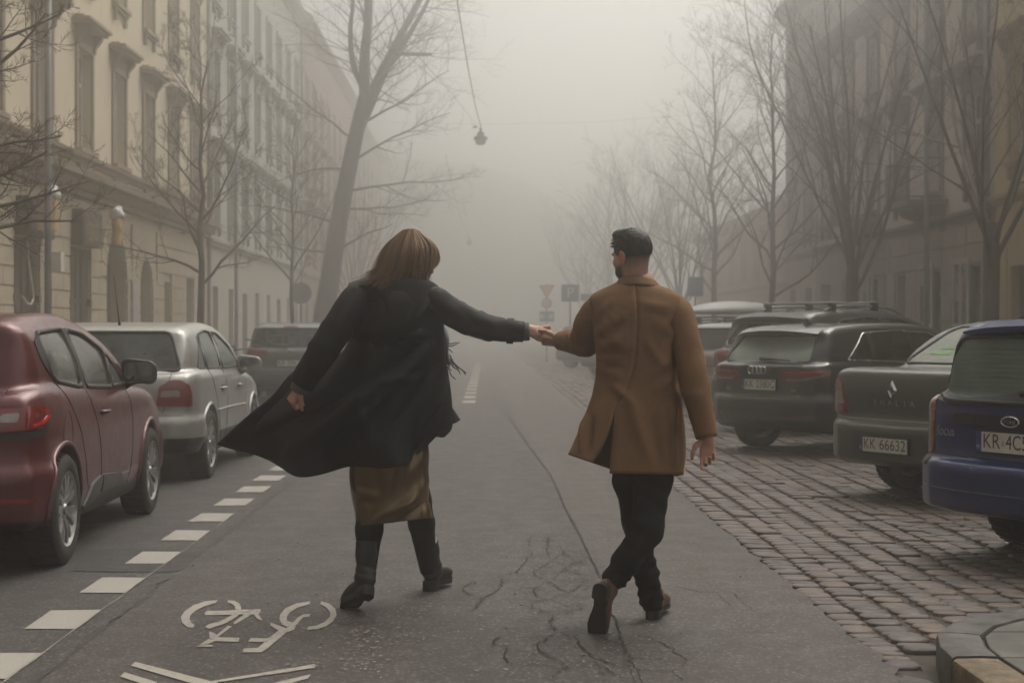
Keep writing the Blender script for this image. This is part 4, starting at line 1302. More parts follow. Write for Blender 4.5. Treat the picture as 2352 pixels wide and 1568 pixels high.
class Car:
    def __init__(s, name, spec, loc, phi, **tags):
        s.sp = spec
        s.root = empty(name, (loc[0], loc[1], 0), -R(phi), **tags)
        L, W, ro, wb, r = spec['L'], spec['W'], spec['ro'], spec['wb'], spec['r']
        s.L, s.W, s.r = L, W, r
        hw = W / 2
        lowp = catmull(spec['low'], 3, True)
        grp = catmull(spec['green'], 3, True) if spec.get('green') else None
        ext = lambda half: [(-1.0, half[0][1])] + half + [(-1.0, half[-1][1])]
        plan = ext([(a * hw, b) for a, b in spec['plan']])
        gplan = ext([(a * hw, b) for a, b in spec['gplan']])
        sec = ext([(a * hw, b) for a, b in spec['sec']])
        gsec = ext([(a * hw, b) for a, b in spec['gsec']])
        ra = spec.get('ra', r + .05)
        Hh = spec['H'] + 1.0
        fl = polygrid(lowp, (-1.2, -.3), (L + 1.2, Hh)); fs_ = polygrid(sec, (-.1, -.3), (hw + 1.2, Hh)); fp = polygrid(plan, (-.1, -1.2), (hw + 1.2, L + 1.2))
        fg = polygrid(grp, (-1.2, -.3), (L + 1.2, Hh)); fgs = polygrid(gsec, (-.1, -.3), (hw + 1.2, Hh)); fgp = polygrid(gplan, (-.1, -1.2), (hw + 1.2, L + 1.2))
        k, gk = spec.get('k', .10), spec.get('gk', .09)
        bumps = spec.get('bumps', [])
        def f(x, y, z):
            ax = np.abs(x)
            y = y + ro
            d = smax(smax(fl(y, z), fs_(ax, z), k * .6), fp(ax, y), k)
            for (z0, z1, off, kk) in bumps:        # bumper bars swell out of the plan outline
                zc, zh = (z0 + z1) / 2, (z1 - z0) / 2
                yy = np.minimum(y, L - y)
                sh = smax(fp(ax, y) - off, smax(np.abs(z - zc) - zh, yy - spec.get('blen', .42), .03), .05)
                d = smin(d, sh, kk)
            if grp is not None:
                g = smax(smax(fg(y, z), fgs(ax, z), gk), fgp(ax, y), gk * 1.3)
                d = smin(d, g, .035)
            for yc in (ro, ro + wb):
                arch = np.maximum(np.sqrt((y - yc) ** 2 + (z - r) ** 2) - ra, (hw - .30) - ax)
                d = np.maximum(d, -arch)
            return d
        s.f = f
        h = spec.get('h', .03)
        V, Q = surfnets(f, (-hw - .08, -ro - .12, .08), (hw + .08, L - ro + .12, spec['H'] + .08), h, 3)
        s.V, s.Q = V.tolist(), Q
        s.C = V[Q].mean(1)
        N = np.cross(V[Q[:, 2]] - V[Q[:, 0]], V[Q[:, 3]] - V[Q[:, 1]])
        s.N = N / (np.linalg.norm(N, axis=1)[:, None] + 1e-12)
        s.alive = np.ones(len(Q), bool)
        s.extra = []
        s.groups = {}
    def nrm(s, P):
        e = .004; x, y, z = P.T
        g = np.stack([s.f(x + e, y, z) - s.f(x - e, y, z), s.f(x, y + e, z) - s.f(x, y - e, z), s.f(x, y, z + e) - s.f(x, y, z - e)], 1)
        return g / (np.linalg.norm(g, axis=1)[:, None] + 1e-9)
    def proj(s, pts, az):
        """project (s, z) points on the body, seen from azimuth az (0 rear, 90 right side, 'top': (x, y) from above). y is measured from the rear bumper"""
        pts = np.array(pts, float)
        ro = s.sp['ro']
        if az == 'top':
            P = np.stack([pts[:, 0], pts[:, 1] - ro, np.full(len(pts), 2.2)], 1); d = np.array([0, 0, -1.0])
        else:
            a = R(az); u = np.array([math.sin(a), -math.cos(a), 0]); t = np.array([math.cos(a), math.sin(a), 0])
            P = np.zeros((len(pts), 3)); P += t * pts[:, :1]; P[:, 1] -= ro * 1.0; P[:, 2] = pts[:, 1]
            P += u * 3.2 if az != 180 else u * (s.L + 2)
            d = -u
        for _ in range(36):
            dist = s.f(P[:, 0], P[:, 1], P[:, 2])
            if np.abs(dist).max() < 2e-4: break
            P = P + d * np.clip(dist * .92, -.2, .6)[:, None]
        return P
    def cut(s, poly, az, tagname, mirror=False):
        """cut polygon out of the shell as its own group of faces"""
        a = R(az); u = Vector((math.sin(a), -math.cos(a), 0)); t = Vector((math.cos(a), math.sin(a), 0))
        if mirror: u.x *= -1; t.x *= -1
        ro = s.sp['ro']
        S0, S1 = min(p[0] for p in poly) - .06, max(p[0] for p in poly) + .06
        Z0, Z1 = min(p[1] for p in poly) - .06, max(p[1] for p in poly) + .06
        sc = lambda c: t.x * c.x + t.y * (c.y + ro)
        C, N = s.C, s.N
        ss = C[:, 0] * t.x + (C[:, 1] + ro) * t.y
        m = s.alive & (N[:, 0] * u.x + N[:, 1] * u.y > .18) & (ss > S0) & (ss < S1) & (C[:, 2] > Z0) & (C[:, 2] < Z1)
        ids = np.nonzero(m)[0]
        s.alive[ids] = False
        bm = bmesh.new(); vm = {}
        for i in ids:
            q = []
            for k in s.Q[i]:
                k = int(k)
                if k not in vm: vm[k] = bm.verts.new(s.V[k])
                q.append(vm[k])
            try: bm.faces.new(q)
            except ValueError: pass
        n = len(poly)
        for i in range(n):
            (s0, z0), (s1, z1) = poly[i], poly[(i + 1) % n]
            if abs(s0 - s1) + abs(z0 - z1) < 1e-6: continue
            co = t * s0 + Vector((0, -ro, z0))
            no = (t * (s1 - s0) + Vector((0, 0, z1 - z0))).cross(u).normalized()
            bmesh.ops.bisect_plane(bm, geom=bm.verts[:] + bm.edges[:] + bm.faces[:], plane_co=co, plane_no=no, dist=1e-5)
        fs = bm.faces[:]
        cs = [f.calc_center_median() for f in fs]
        d = polysdf(np.array([sc(c) for c in cs]), np.array([c.z for c in cs]), poly) if fs else []
        sel = []
        for f, q in zip(fs, d):
            P = [tuple(v.co) for v in f.verts]
            (sel if q < 0 else s.extra).append(P)
        bm.free()
        s.groups.setdefault(tagname, []).append(sel)
    def window(s, poly, az, m, both=True, trim=None, trim_r=.009, rnd=.035, tname='window_trim'):
        poly = rounded(poly, rnd)
        for mir in ((False, True) if both else (False,)):
            s.cut(poly, az, 'window', mir)
            s.groups['window'][-1] = (s.groups['window'][-1], m)
            if trim is not None:
                P = s.proj(poly + poly[:1], az)
                if mir: P[:, 0] *= -1
                MB().tube(P.tolist(), trim_r, 6).build(tname, trim, s.root, True)
    def finish(s, m, trim_z=None, trim_m=None):
        ra, ro = s.sp.get('ra', s.r + .05), s.sp['ro']
        for yc in (ro, ro + s.sp['wb']):               # rolled wheel arch lips
            pts = [(yc + (ra + .008) * math.cos(R(a)), s.r + (ra + .008) * math.sin(R(a))) for a in range(-8, 189, 7)]
            P = s.proj(pts, 90)
            for sx in (1, -1):
                MB().tube((P * np.array([sx, 1, 1])).tolist(), .016, 6).build('arch_lip', m, s.root, True)
        for sel, gm in s.groups.get('window', []):
            if sel: s._sub('window', sel, gm, -.004)
        faces = [[tuple(s.V[int(k)]) for k in q] for q in s.Q[s.alive]] + s.extra
        if trim_z:
            up, low = [], []
            for P in faces:
                zs = [p[2] for p in P]
                if min(zs) >= trim_z: up.append(P)
                elif max(zs) <= trim_z: low.append(P)
                else:
                    for sign, out in ((1, up), (-1, low)):
                        c = []
                        for a, b in zip(P, P[1:] + P[:1]):
                            da, db = sign * (a[2] - trim_z), sign * (b[2] - trim_z)
                            if da >= 0: c.append(a)
                            if (da >= 0) != (db >= 0):
                                w = da / (da - db); c.append(tuple(a[k] + (b[k] - a[k]) * w for k in range(3)))
                        if len(c) > 2: out.append(c)
            s._sub('lower_trim', low, trim_m or BLACKPL, 0)
            faces = up
        s._sub('body', faces, m, 0)
    def _sub(s, name, faces, m, off):
        idx = {}; V = []; F = []
        for P in faces:
            q = []
            for p in P:
                k = (round(p[0], 5), round(p[1], 5), round(p[2], 5))
                if k not in idx:
                    idx[k] = len(V); V.append(p)
                if idx[k] not in q: q.append(idx[k])
            if len(q) > 2: F.append(q)
        if off and V:
            A = np.array(V); V = (A + s.nrm(A) * off).tolist()
        me = bpy.data.meshes.new(name); me.from_pydata(V, [], F); shade(me, 50 if name == 'body' else True); me.update()
        return link(name, me, m, s.root)
    def patch(s, poly, az, m, name, off=.006, both=False, rnd=0.0, step=.035, parent=None, label=None):
        """a thin shell that follows the body inside the polygon"""
        if rnd: poly = rounded(poly, rnd)
        S = [p[0] for p in poly]; Zs = [p[1] for p in poly]
        fine = []
        for i in range(len(poly)):
            p, q = poly[i], poly[(i + 1) % len(poly)]
            L = math.hypot(q[0] - p[0], q[1] - p[1]); n = max(1, int(L / step))
            fine += [(p[0] + (q[0] - p[0]) * k / n, p[1] + (q[1] - p[1]) * k / n) for k in range(n)]
        nb = len(fine)
        gx, gy = np.meshgrid(np.arange(min(S) + step / 2, max(S), step), np.arange(min(Zs) + step / 2, max(Zs), step))
        inner = [(a, b) for a, b in zip(gx.ravel(), gy.ravel())]
        if inner:
            d = polysdf(np.array([i[0] for i in inner]), np.array([i[1] for i in inner]), fine)
            inner = [p for p, q in zip(inner, d) if q < -step * .4]
        pts = [Vector(p) for p in fine + inner]
        vo, _, fo, *_ = geometry.delaunay_2d_cdt(pts, [], [list(range(nb))], 1, 1e-5)
        P = s.proj([(v.x, v.y) for v in vo], az)
        N = s.nrm(P)
        top = P + N * off
        bot = P - N * .006
        n = len(P)
        # boundary skirt
        cnt = {}
        for f in fo:
            for i in range(len(f)):
                e = (f[i], f[(i + 1) % len(f)])
                cnt[tuple(sorted(e))] = cnt.get(tuple(sorted(e)), []) + [e]
        F = [tuple(f) for f in fo]
        for e in (v[0] for v in cnt.values() if len(v) == 1):
            F.append((e[1], e[0], e[0] + n, e[1] + n))
        o = None
        for mir in ((False, True) if both else (False,)):
            A = np.concatenate([top, bot])
            if mir: A = A * np.array([-1, 1, 1])
            me = bpy.data.meshes.new(name); me.from_pydata(A.tolist(), [], F)
            bm = bmesh.new(); bm.from_mesh(me); bmesh.ops.recalc_face_normals(bm, faces=bm.faces); bm.to_mesh(me); bm.free()
            shade(me, 45); me.update()
            o = link(name, me, m, parent or s.root)
        return o
    def line(s, pts, az, m, name, r=.004, both=True, smooth=4, off=0.0, parent=None):
        pts = catmull(pts, smooth) if smooth else pts
        fine = []
        for p, q in zip(pts[:-1], pts[1:]):
            n = max(1, int(math.hypot(q[0] - p[0], q[1] - p[1]) / .05))
            fine += [(p[0] + (q[0] - p[0]) * k / n, p[1] + (q[1] - p[1]) * k / n) for k in range(n)]
        fine.append(pts[-1])
        P = s.proj(fine, az)
        if off: P = P + s.nrm(P) * off
        for mir in ((False, True) if both else (False,)):
            A = P * np.array([-1, 1, 1]) if mir else P
            MB().tube(A.tolist(), r, 6).build(name, m, parent or s.root, True)
    def wheels(s, style='five', w=.2, rr=None, inset=.015):
        rr = rr or s.r - .105
        tm, rm, dm = wheel_meshes(style, s.r, w, rr)
        for yy in (0, s.sp['wb']):
            for sx in (-1, 1):
                o = link('wheel', tm, None, s.root, (sx * (s.W / 2 - w / 2 - inset), yy, s.r))
                o.rotation_euler = (random.random() * 6, 0, 0 if sx > 0 else math.pi)
                a = link('rim', rm, None, o); b = link('brake_disc', dm, None, o)
    def plate(s, txt, z, az=0, off=.012, gap=None, tilt=0.0, x=0.0, mat_w=None):
        """number plate with blue band and lettering on the tail"""
        P = s.proj([(x - .25, z), (x + .25, z), (x, z)], 0)
        y = P[:, 1].min() - off
        e = bpy.data.objects.new('number_plate', MB().box((0, 0, 0), (.545, .012, .135)).mesh('number_plate'))
        e.data.materials.append(BLACKPL)
        col.objects.link(e); e.parent = s.root
        e.location = (x, y, z); e.rotation_euler = (tilt, 0, 0)
        MB().box((.022, -.008, 0), (.474, .006, .112)).build('plate_face', PLATEW, e)
        MB().box((-.237, -.008, 0), (.044, .0062, .112)).build('country_band', PLATEB, e)
        M = Matrix.Rotation(R(90), 4, 'X')
        me = text_mesh('PL', .03); me.transform(Matrix.Translation((-.237, -.0125, -.03)) @ M); link('country_letters', me, PLATEW, e)
        for t, xx, ww in ((txt[0], -.140, .125), (txt[1], .108, .275)) if txt else ():
            me = text_mesh(t, .118)
            xs = [v.co.x for v in me.vertices]
            me.transform(Matrix.Scale(ww / (max(xs) - min(xs)), 4, (1, 0, 0)))
            me.transform(Matrix.Translation((xx, -.0125, .002)) @ M)
            link('plate_letters', me, PLATEK, e)
        if gap: MB().box((-.054, -.0115, -.005), (.022, .002, .032)).build('plate_sticker', mat('sticker_grey', (.4, .42, .42), .4), e)
        return e
    def badge(s, txt, x, z, size, m=None, bold=0.0, az=0, sx=1.0, shear=0.0, off=.004, name='badge_lettering'):
        me = text_mesh(txt, size, .002, sx=sx, bold=bold, shear=shear)
        P = s.proj([(x, z)], az)[0]
        N = s.nrm(np.array([P]))[0]
        pitch = math.asin(max(-1, min(1, N[2])))
        yaw = math.atan2(N[0], -N[1])
        M = Matrix.Translation(P + N * off) @ Matrix.Rotation(yaw, 4, 'Z') @ Matrix.Rotation(R(90) - pitch, 4, 'X')
        me.transform(M)
        return link(name, me, m or SILVERTXT, s.root)
    def seats(s, y0=1.25, zc=.55):
        for (x, y, w) in ((-.36, y0 + .95, .46), (.36, y0 + .95, .46), (0, y0, 1.15)):
            b = MB()
            yy = y - s.sp['ro']
            b.box((x, yy + .2, zc - .12), (w, .5, .16))
            M = Matrix.Rotation(R(14), 4, 'X')
            b.box((x, yy - .12, zc + .2), (w, .14, .58), M=M)
            for hx in ((0,) if w < .6 else (-.36, .36)):
                b.box((x + hx, yy - .20, zc + .58), (.26, .09, .17), M=M)
            b.build('seat', SEAT, s.root, bevel=.03)
        d = MB(); yy = y0 + 1.75 - s.sp['ro']
        d.box((0, yy, zc + .22), (s.W - .3, .35, .26))
        d.build('dashboard', BLACKPL, s.root, bevel=.05)
        MB().boxx(-s.W / 2 + .12, s.W / 2 - .12, .15, s.L - s.sp['ro'] - .9, .2, .32).build('cabin_floor', BLACKPL, s.root)
    def mirror(s, y, z, m, glass=None, both=True, reach=.17):
        P = s.proj([(y, z)], 90)[0]
        for sx in ((1, -1) if both else (1,)):
            def f(x, yy, zz):
                qx, qy, qz = np.abs(x - (P[0] + reach * .62)) - .065, np.abs(yy - (P[1] + .03)) - .02, np.abs(zz - (P[2] + .055) + .12 * (x - P[0] - reach * .62)) - .025
                d = np.sqrt(np.maximum(qx, 0) ** 2 + np.maximum(qy, 0) ** 2 + np.maximum(qz, 0) ** 2) - .058
                d = smax(d, -(yy - (P[1] + .005)), .015)
                return smin(d, capsule(x, yy, zz, (P[0] - .02, P[1] + .05, P[2] - .06), (P[0] + reach * .45, P[1] + .05, P[2] + .01), .03, .035), .04)
            V, Q = surfnets(f, (P[0] - .08, P[1] - .1, P[2] - .14), (P[0] + .3, P[1] + .2, P[2] + .2), .012)
            V[:, 0] *= sx
            if sx < 0: Q = Q[:, ::-1]
            o = link('mirror', np_mesh('mirror', V, Q), m, s.root)
            g = MB(); pts = rounded([(-.1, -.055), (.1, -.065), (.1, .06), (-.09, .06)], .04)
            g.prism(pts, 0, .004, lambda a, b, c: ((P[0] + reach * .62 + a) * sx, P[1] + .004 - c, P[2] + .055 + b))
            g.build('mirror_glass', glass or mat('mirror_face', (.25, .27, .26), .05, .9, var=.1), o)
    def handle(s, y, z, m, both=True):
        for sx in ((1, -1) if both else (1,)):
            P = s.proj([(y - .09, z), (y - .05, z), (y + .05, z), (y + .09, z)], 90)
            P[:, 0] += (.0, .028, .028, .0)
            P[:, 0] *= sx
            MB().tube(P.tolist(), [.012, .014, .014, .012], 8, flat=1).build('door_handle', m, s.root, True)
    def antenna(s, x, y, kind, m=None):
        P = s.proj([(x, y)], 'top')[0]
        if kind == 'rod':
            MB().tube([P, P + np.array([0, -.03, .05]), P + np.array([0, -.22, .46])], [.014, .006, .002], 6).build('antenna', BLACKPL, s.root, True)
        else:
            b = MB(); b.grid([[(P[0] + dx * w, P[1] + dy, P[2] + dz - .01) for dx in (-1, 0, 1)] for dy, dz, w in ((.07, 0, .02), (.0, .03, .018), (-.06, .075, .008), (-.075, .07, .004), (-.085, 0, .02))])
            b.prism([(-.02, .07), (.02, .07), (.02, -.085), (-.02, -.085)], -.01, .012, lambda a, bb, c: (P[0] + a, P[1] + bb, P[2] + c))
            me_pts = [(.08, 0), (0, .03), (-.06, .078), (-.08, .072), (-.085, 0)]
            b.prism(me_pts, -.008, .008, lambda a, bb, c: (P[0] + c, P[1] + a, P[2] + bb - .005))
            b.build('antenna', m or BLACKPL, s.root, 60)
    def spoiler(s, y_roof, y_end, z_end, hw, m, name='roof_spoiler', th=.03):
        rows_t, rows_b = [], []
        PP = s.proj([((k / 6 - 1) * hw, y_roof) for k in range(13)], 'top')
        for k in range(13):
            t = k / 6 - 1
            x = t * hw
            P = PP[k]
            e = y_end + .10 * abs(t) ** 3
            ze = z_end - .035 * t * t
            yr = s.sp['ro']
            rows_t.append([(x, P[1], P[2] + .004), (x, (P[1] + e - yr) / 2, (P[2] + ze) / 2 + .012), (x, e - yr, ze), (x, e - yr + .004, ze - th), (x, P[1] + .02, P[2] - .10)])
        MB().grid(rows_t).build(name, m, s.root, 40)
    def rails(s, y0, y1, x, m, z=.045):
        for sx in (-1, 1):
            pts = []
            PP = s.proj([(sx * x, y0 + (y1 - y0) * k / 8) for k in range(9)], 'top')
            for k in range(9):
                P = PP[k]
                pts.append((P[0], P[1], P[2] + (z if 0 < k < 8 else -.01)))
            MB().tube(pts, .016, 8).build('roof_rail', m, s.root, True)
    def crossbars(s, ys, x, zup, m):
        for y in ys:
            P = s.proj([(x, y)], 'top')[0]
            bar = MB().box((0, P[1], P[2] + zup), (2 * x + .1, .08, .028)).build('roof_bar', m, s.root, bevel=.012)
            for sx in (-1, 1):
                MB().box((sx * x, P[1], P[2] + zup / 2 - .005), (.07, .10, zup + .03)).build('bar_foot', BLACKPL, bar, bevel=.012)
    def wiper(s, x0, z0, x1, z1):
        P = s.proj([(x0, z0), ((x0 + x1) / 2, (z0 + z1) / 2), (x1, z1)], 0)
        N = s.nrm(P)
        P = P + N * .025
        MB().tube(P.tolist(), [.022, .014, .007], 6).build('rear_wiper', BLACKPL, s.root, True)

SECL = [(.86, .05), (.92, .22), (.985, .38), (1.0, .58), (.995, .74), (.965, .92), (.92, 1.04), (.86, 1.25)]
GSEC = [(.97, .70), (.93, .98), (.86, 1.16), (.765, 1.34), (.70, 1.44), (.62, 1.80)]
PLAN = lambda L, r0=.0: [(0, -.002), (.45, .012), (.70, .05), (.86, .13), (.945, .30), (.985, .62), (1, 1.2), (1, L - 1.5), (.985, L - .9), (.93, L - .45), (.80, L - .18), (.55, L - .05), (0, L)]
GPLAN = lambda r, fr: [(0, r), (.50, r + .02), (.74, r + .09), (.86, r + .25), (.92, r + .6), (.95, r + 1.1), (.95, fr - .8), (.9, fr - .3), (.6, fr - .05), (0, fr)]

def common(c, belt=.92):
    c.seats()
def car_red():
    sp = dict(L=4.06, W=1.76, H=1.46, ro=.63, wb=2.50, r=.315, ra=.375, h=.030, k=.12, gk=.10,
        low=[(.50, .22), (.10, .26), (.02, .38), (.0, .55), (.05, .70), (.07, .86), (.16, .99), (.5, 1.04), (1.2, 1.0), (2.0, .95), (2.85, .95), (3.4, .87), (3.85, .74), (4.03, .55), (4.05, .35), (3.9, .22), (3.0, .19), (1.5, .19)],
        green=[(.16, .90), (.20, 1.05), (.30, 1.25), (.34, 1.38), (.55, 1.425), (1.1, 1.455), (1.6, 1.445), (2.0, 1.36), (2.4, 1.19), (2.85, .98), (2.8, .85), (1.5, .8)],
        plan=PLAN(4.06), gplan=GPLAN(.15, 3.0), sec=SECL, gsec=[(.99, .70), (.955, .98), (.89, 1.14), (.80, 1.30), (.715, 1.42), (.62, 1.80)],
        bumps=[(.30, .56, .022, .10)])
    c = Car('parked_car', sp, (-2.42 - .86, 9.05), -1.0, label='dark red hatchback parked nearest the camera beside the white dashes', cat='car', group='cars parked along the kerb')
    glass = dewglass('glass_red', .30, (.45, .50, .47), (.36, .37, .34))
    dark = dewglass('glass_dark', .12, (.05, .05, .05), (.06, .06, .06))
    dlo = [(.48, 1.28), (.62, 1.335), (1.2, 1.36), (1.62, 1.325), (2.0, 1.205), (2.45, .985), (1.9, .975), (1.06, 1.01), (.68, 1.05), (.52, 1.16)]
    c.window(clip_poly(dlo, 0, .60, 1.17), 90, glass, True, BLACKPL, .017)
    c.window(clip_poly(dlo, 0, 1.27, 1.95), 90, glass, True, BLACKPL, .017)
    c.window(clip_poly(dlo, 0, 2.00, 2.45), 90, glass, True, BLACKPL, .014)
    c.window([(-.56, 1.02), (.56, 1.02), (.50, 1.30), (-.50, 1.30)], 0, glass, False, BLACKPL, .015, .06)
    c.window([(-.62, .99), (.62, .99), (.50, 1.34), (-.50, 1.34)], 180, glass, False, BLACKPL, .012, .06)
    red = paint('paint_dark_red', (.080, .006, .009), .3, .30, .08)
    # black handle nook and pillars
    c.patch([(.47, 1.285), (.59, 1.33), (.59, 1.09), (.50, 1.18)], 90, BLACKPL, 'pillar_trim', .006, True, .02)
    c.patch([(1.18, .99), (1.26, .985), (1.26, 1.355), (1.18, 1.36)], 90, BLACKPL, 'pillar_trim', .006, True)
    for sgn in (1,):
        lamp = c.patch([(.42, .83), (.52, .915), (.76, .928), (.85, .905), (.84, .865), (.77, .81), (.50, .795)], 42, LAMPRED, 'tail_light', .02, True, .03, .025)
    c.patch([(.50, .845), (.54, .89), (.62, .895), (.605, .845)], 42, LAMPCLEAR, 'reversing_light', .026, True, .015, .02)
    c.patch([(.68, .815), (.78, .84), (.82, .868), (.80, .878), (.76, .85), (.68, .832)], 42, mat('lamp_bright_red', (.55, .02, .015), .1, coat=1), 'light_guide', .026, True, .01, .02)
    c.patch([(.40, .775), (.47, .785), (.76, .795), (.82, .83), (.85, .85), (.82, .79), (.74, .76), (.42, .75)], 42, BLACKPL, 'lamp_surround', .01, True, .01, .03)
    c.patch([(.47, .405), (.76, .405), (.78, .43), (.48, .43)], 28, LAMPRED, 'reflector', .008, True, .008, .02)
    # shut lines
    c.line([(.62, 1.03), (.60, .88), (.59, .72), (.605, .45), (.60, .38)], 0, BLACKPL, 'panel_gap', .004, True)
    c.line([(.60, 1.0), (.57, .86), (.56, .70), (.50, .50)], 30, BLACKPL, 'panel_gap', .0035, True)
    c.line([(.62, 1.06), (.80, .92), (.98, .76), (1.10, .56), (1.20, .38), (1.50, .31)], 90, BLACKPL, 'panel_gap', .0035)
    c.line([(1.24, .98), (1.44, .74), (1.52, .48), (1.50, .31)], 90, BLACKPL, 'panel_gap', .0035)
    c.line([(2.36, .98), (2.46, .80), (2.46, .55), (2.42, .40), (2.36, .30)], 90, BLACKPL, 'panel_gap', .0035)
    c.line([(.64, .82), (.60, .75), (.62, .68), (.70, .665), (.79, .70), (.80, .80), (.76, .87), (.69, .875), (.64, .82)], 90, mat('shut_line_red', (.03, .006, .008), .5), 'fuel_flap_gap', .0025, False)
    c.patch([(1.10, .275), (1.26, .40), (1.49, .435), (1.49, .32), (1.15, .26)], 90, mat('door_trim_grey', (.055, .05, .05), .5, var=.2), 'door_trim', .018, True, .02)
    c.patch([(1.53, .32), (1.53, .435), (2.02, .405), (2.16, .36), (2.08, .325)], 90, mat('door_trim_grey', (.055, .05, .05), .5), 'door_trim', .018, True, .02)
    c.handle(1.60, .83, red)
    c.patch([(1.55, .80), (1.64, .80), (1.65, .86), (1.56, .86)], 90, BLACKPL, 'handle_recess', .002, True, .02, .02)
    c.mirror(2.42, 1.01, BLACKPL)
    c.antenna(0, .62, 'rod')
    c.plate(None, .62)
    c.seats(1.05)
    c.wheels('seven', .205, .215)
    c.finish(red, .30)
    return c

def car_silver():
    sp = dict(L=4.15, W=1.735, H=1.43, ro=.74, wb=2.51, r=.31, h=.034, k=.10, gk=.085,
        low=[(.45, .24), (.10, .28), (.01, .40), (.0, .56), (.05, .64), (.05, .84), (.14, .96), (.5, .985), (1.5, .95), (2.6, .92), (3.0, .90), (3.6, .80), (4.0, .68), (4.14, .50), (4.10, .28), (3.8, .22), (1.5, .20)],
        green=[(.12, .88), (.22, 1.02), (.36, 1.24), (.46, 1.36), (.8, 1.40), (1.4, 1.425), (1.9, 1.41), (2.3, 1.32), (2.75, 1.08), (3.05, .90), (2.9, .8), (1.5, .8)],
        plan=PLAN(4.15), gplan=GPLAN(.12, 3.1), sec=SECL, gsec=GSEC, bumps=[(.36, .57, .030, .05)])
    c = Car('parked_car', sp, (-2.52 - .85, 14.4), 0.5, label='silver hatchback parked behind the dark red one', cat='car', group='cars parked along the kerb')
    glass = dewglass('glass_silver', .42, (.30, .36, .33), (.34, .39, .36))
    c.window([(-.66, .985), (.66, .985), (.54, 1.33), (-.54, 1.33)], 0, dewglass('glass_silver_rear', .30, (.22, .24, .24), (.26, .28, .28)), False, BLACKPL, .016, .06)
    dlo = [(.52, 1.0), (.66, 1.16), (.82, 1.30), (1.3, 1.345), (1.85, 1.32), (2.2, 1.20), (2.66, .98), (1.6, .985)]
    c.window(clip_poly(dlo, 0, .5, .82), 90, glass, True, BLACKPL, .010)
    c.window(clip_poly(dlo, 0, .88, 1.52), 90, glass, True, BLACKPL, .012)
    c.window(clip_poly(dlo, 0, 1.62, 2.64), 90, glass, True, BLACKPL, .012)
    c.window([(-.62, .95), (.62, .95), (.50, 1.32), (-.50, 1.32)], 180, glass, False, BLACKPL, .012, .06)
    sil = paint('paint_silver', (.34, .335, .315), .55, .38, .3)
    c.patch([(.42, .68), (.44, .85), (.53, .905), (.61, .905), (.67, .87), (.705, .79), (.71, .68)], 38, LAMPRED, 'tail_light', .018, True, .02, .025)
    c.patch([(.45, .765), (.46, .82), (.59, .82), (.60, .765)], 38, LAMPCLEAR, 'reversing_light', .024, True, .01, .02)
    c.line([(.60, .96), (.57, .84), (.55, .66), (.53, .62)], 0, BLACKPL, 'panel_gap', .004)
    c.line([(-.70, .60), (-.3, .60), (.3, .60), (.70, .60)], 0, BLACKPL, 'panel_gap', .004, False)
    c.line([(1.55, 1.0), (1.60, .75), (1.58, .50), (1.50, .32)], 90, BLACKPL, 'panel_gap', .0035)
    c.line([(.84, 1.0), (.95, .85), (1.08, .66), (1.22, .42), (1.3, .32)], 90, BLACKPL, 'panel_gap', .0035)
    c.line([(2.62, .98), (2.70, .75), (2.62, .45), (2.5, .32)], 90, BLACKPL, 'panel_gap', .0035)
    c.line([(1.08, .60), (1.8, .60), (2.6, .59)], 90, sil, 'rub_strip', .014, True)
    for y in (1.36, 2.28):
        c.handle(y, .80, sil)
        c.patch([(y - .06, .77), (y + .06, .77), (y + .05, .83), (y - .05, .83)], 90, BLACKPL, 'handle_recess', .002, True, .03, .02)
    c.mirror(2.50, .95, paint('paint_silver_cap', (.34, .335, .315), .5, .4, .3), None, True, .2)
    c.antenna(0, .72, 'rod')
    c.plate(None, .72)
    c.seats(1.15)
    c.wheels('multi', .2, .215)
    c.finish(sil, .40)
    return c

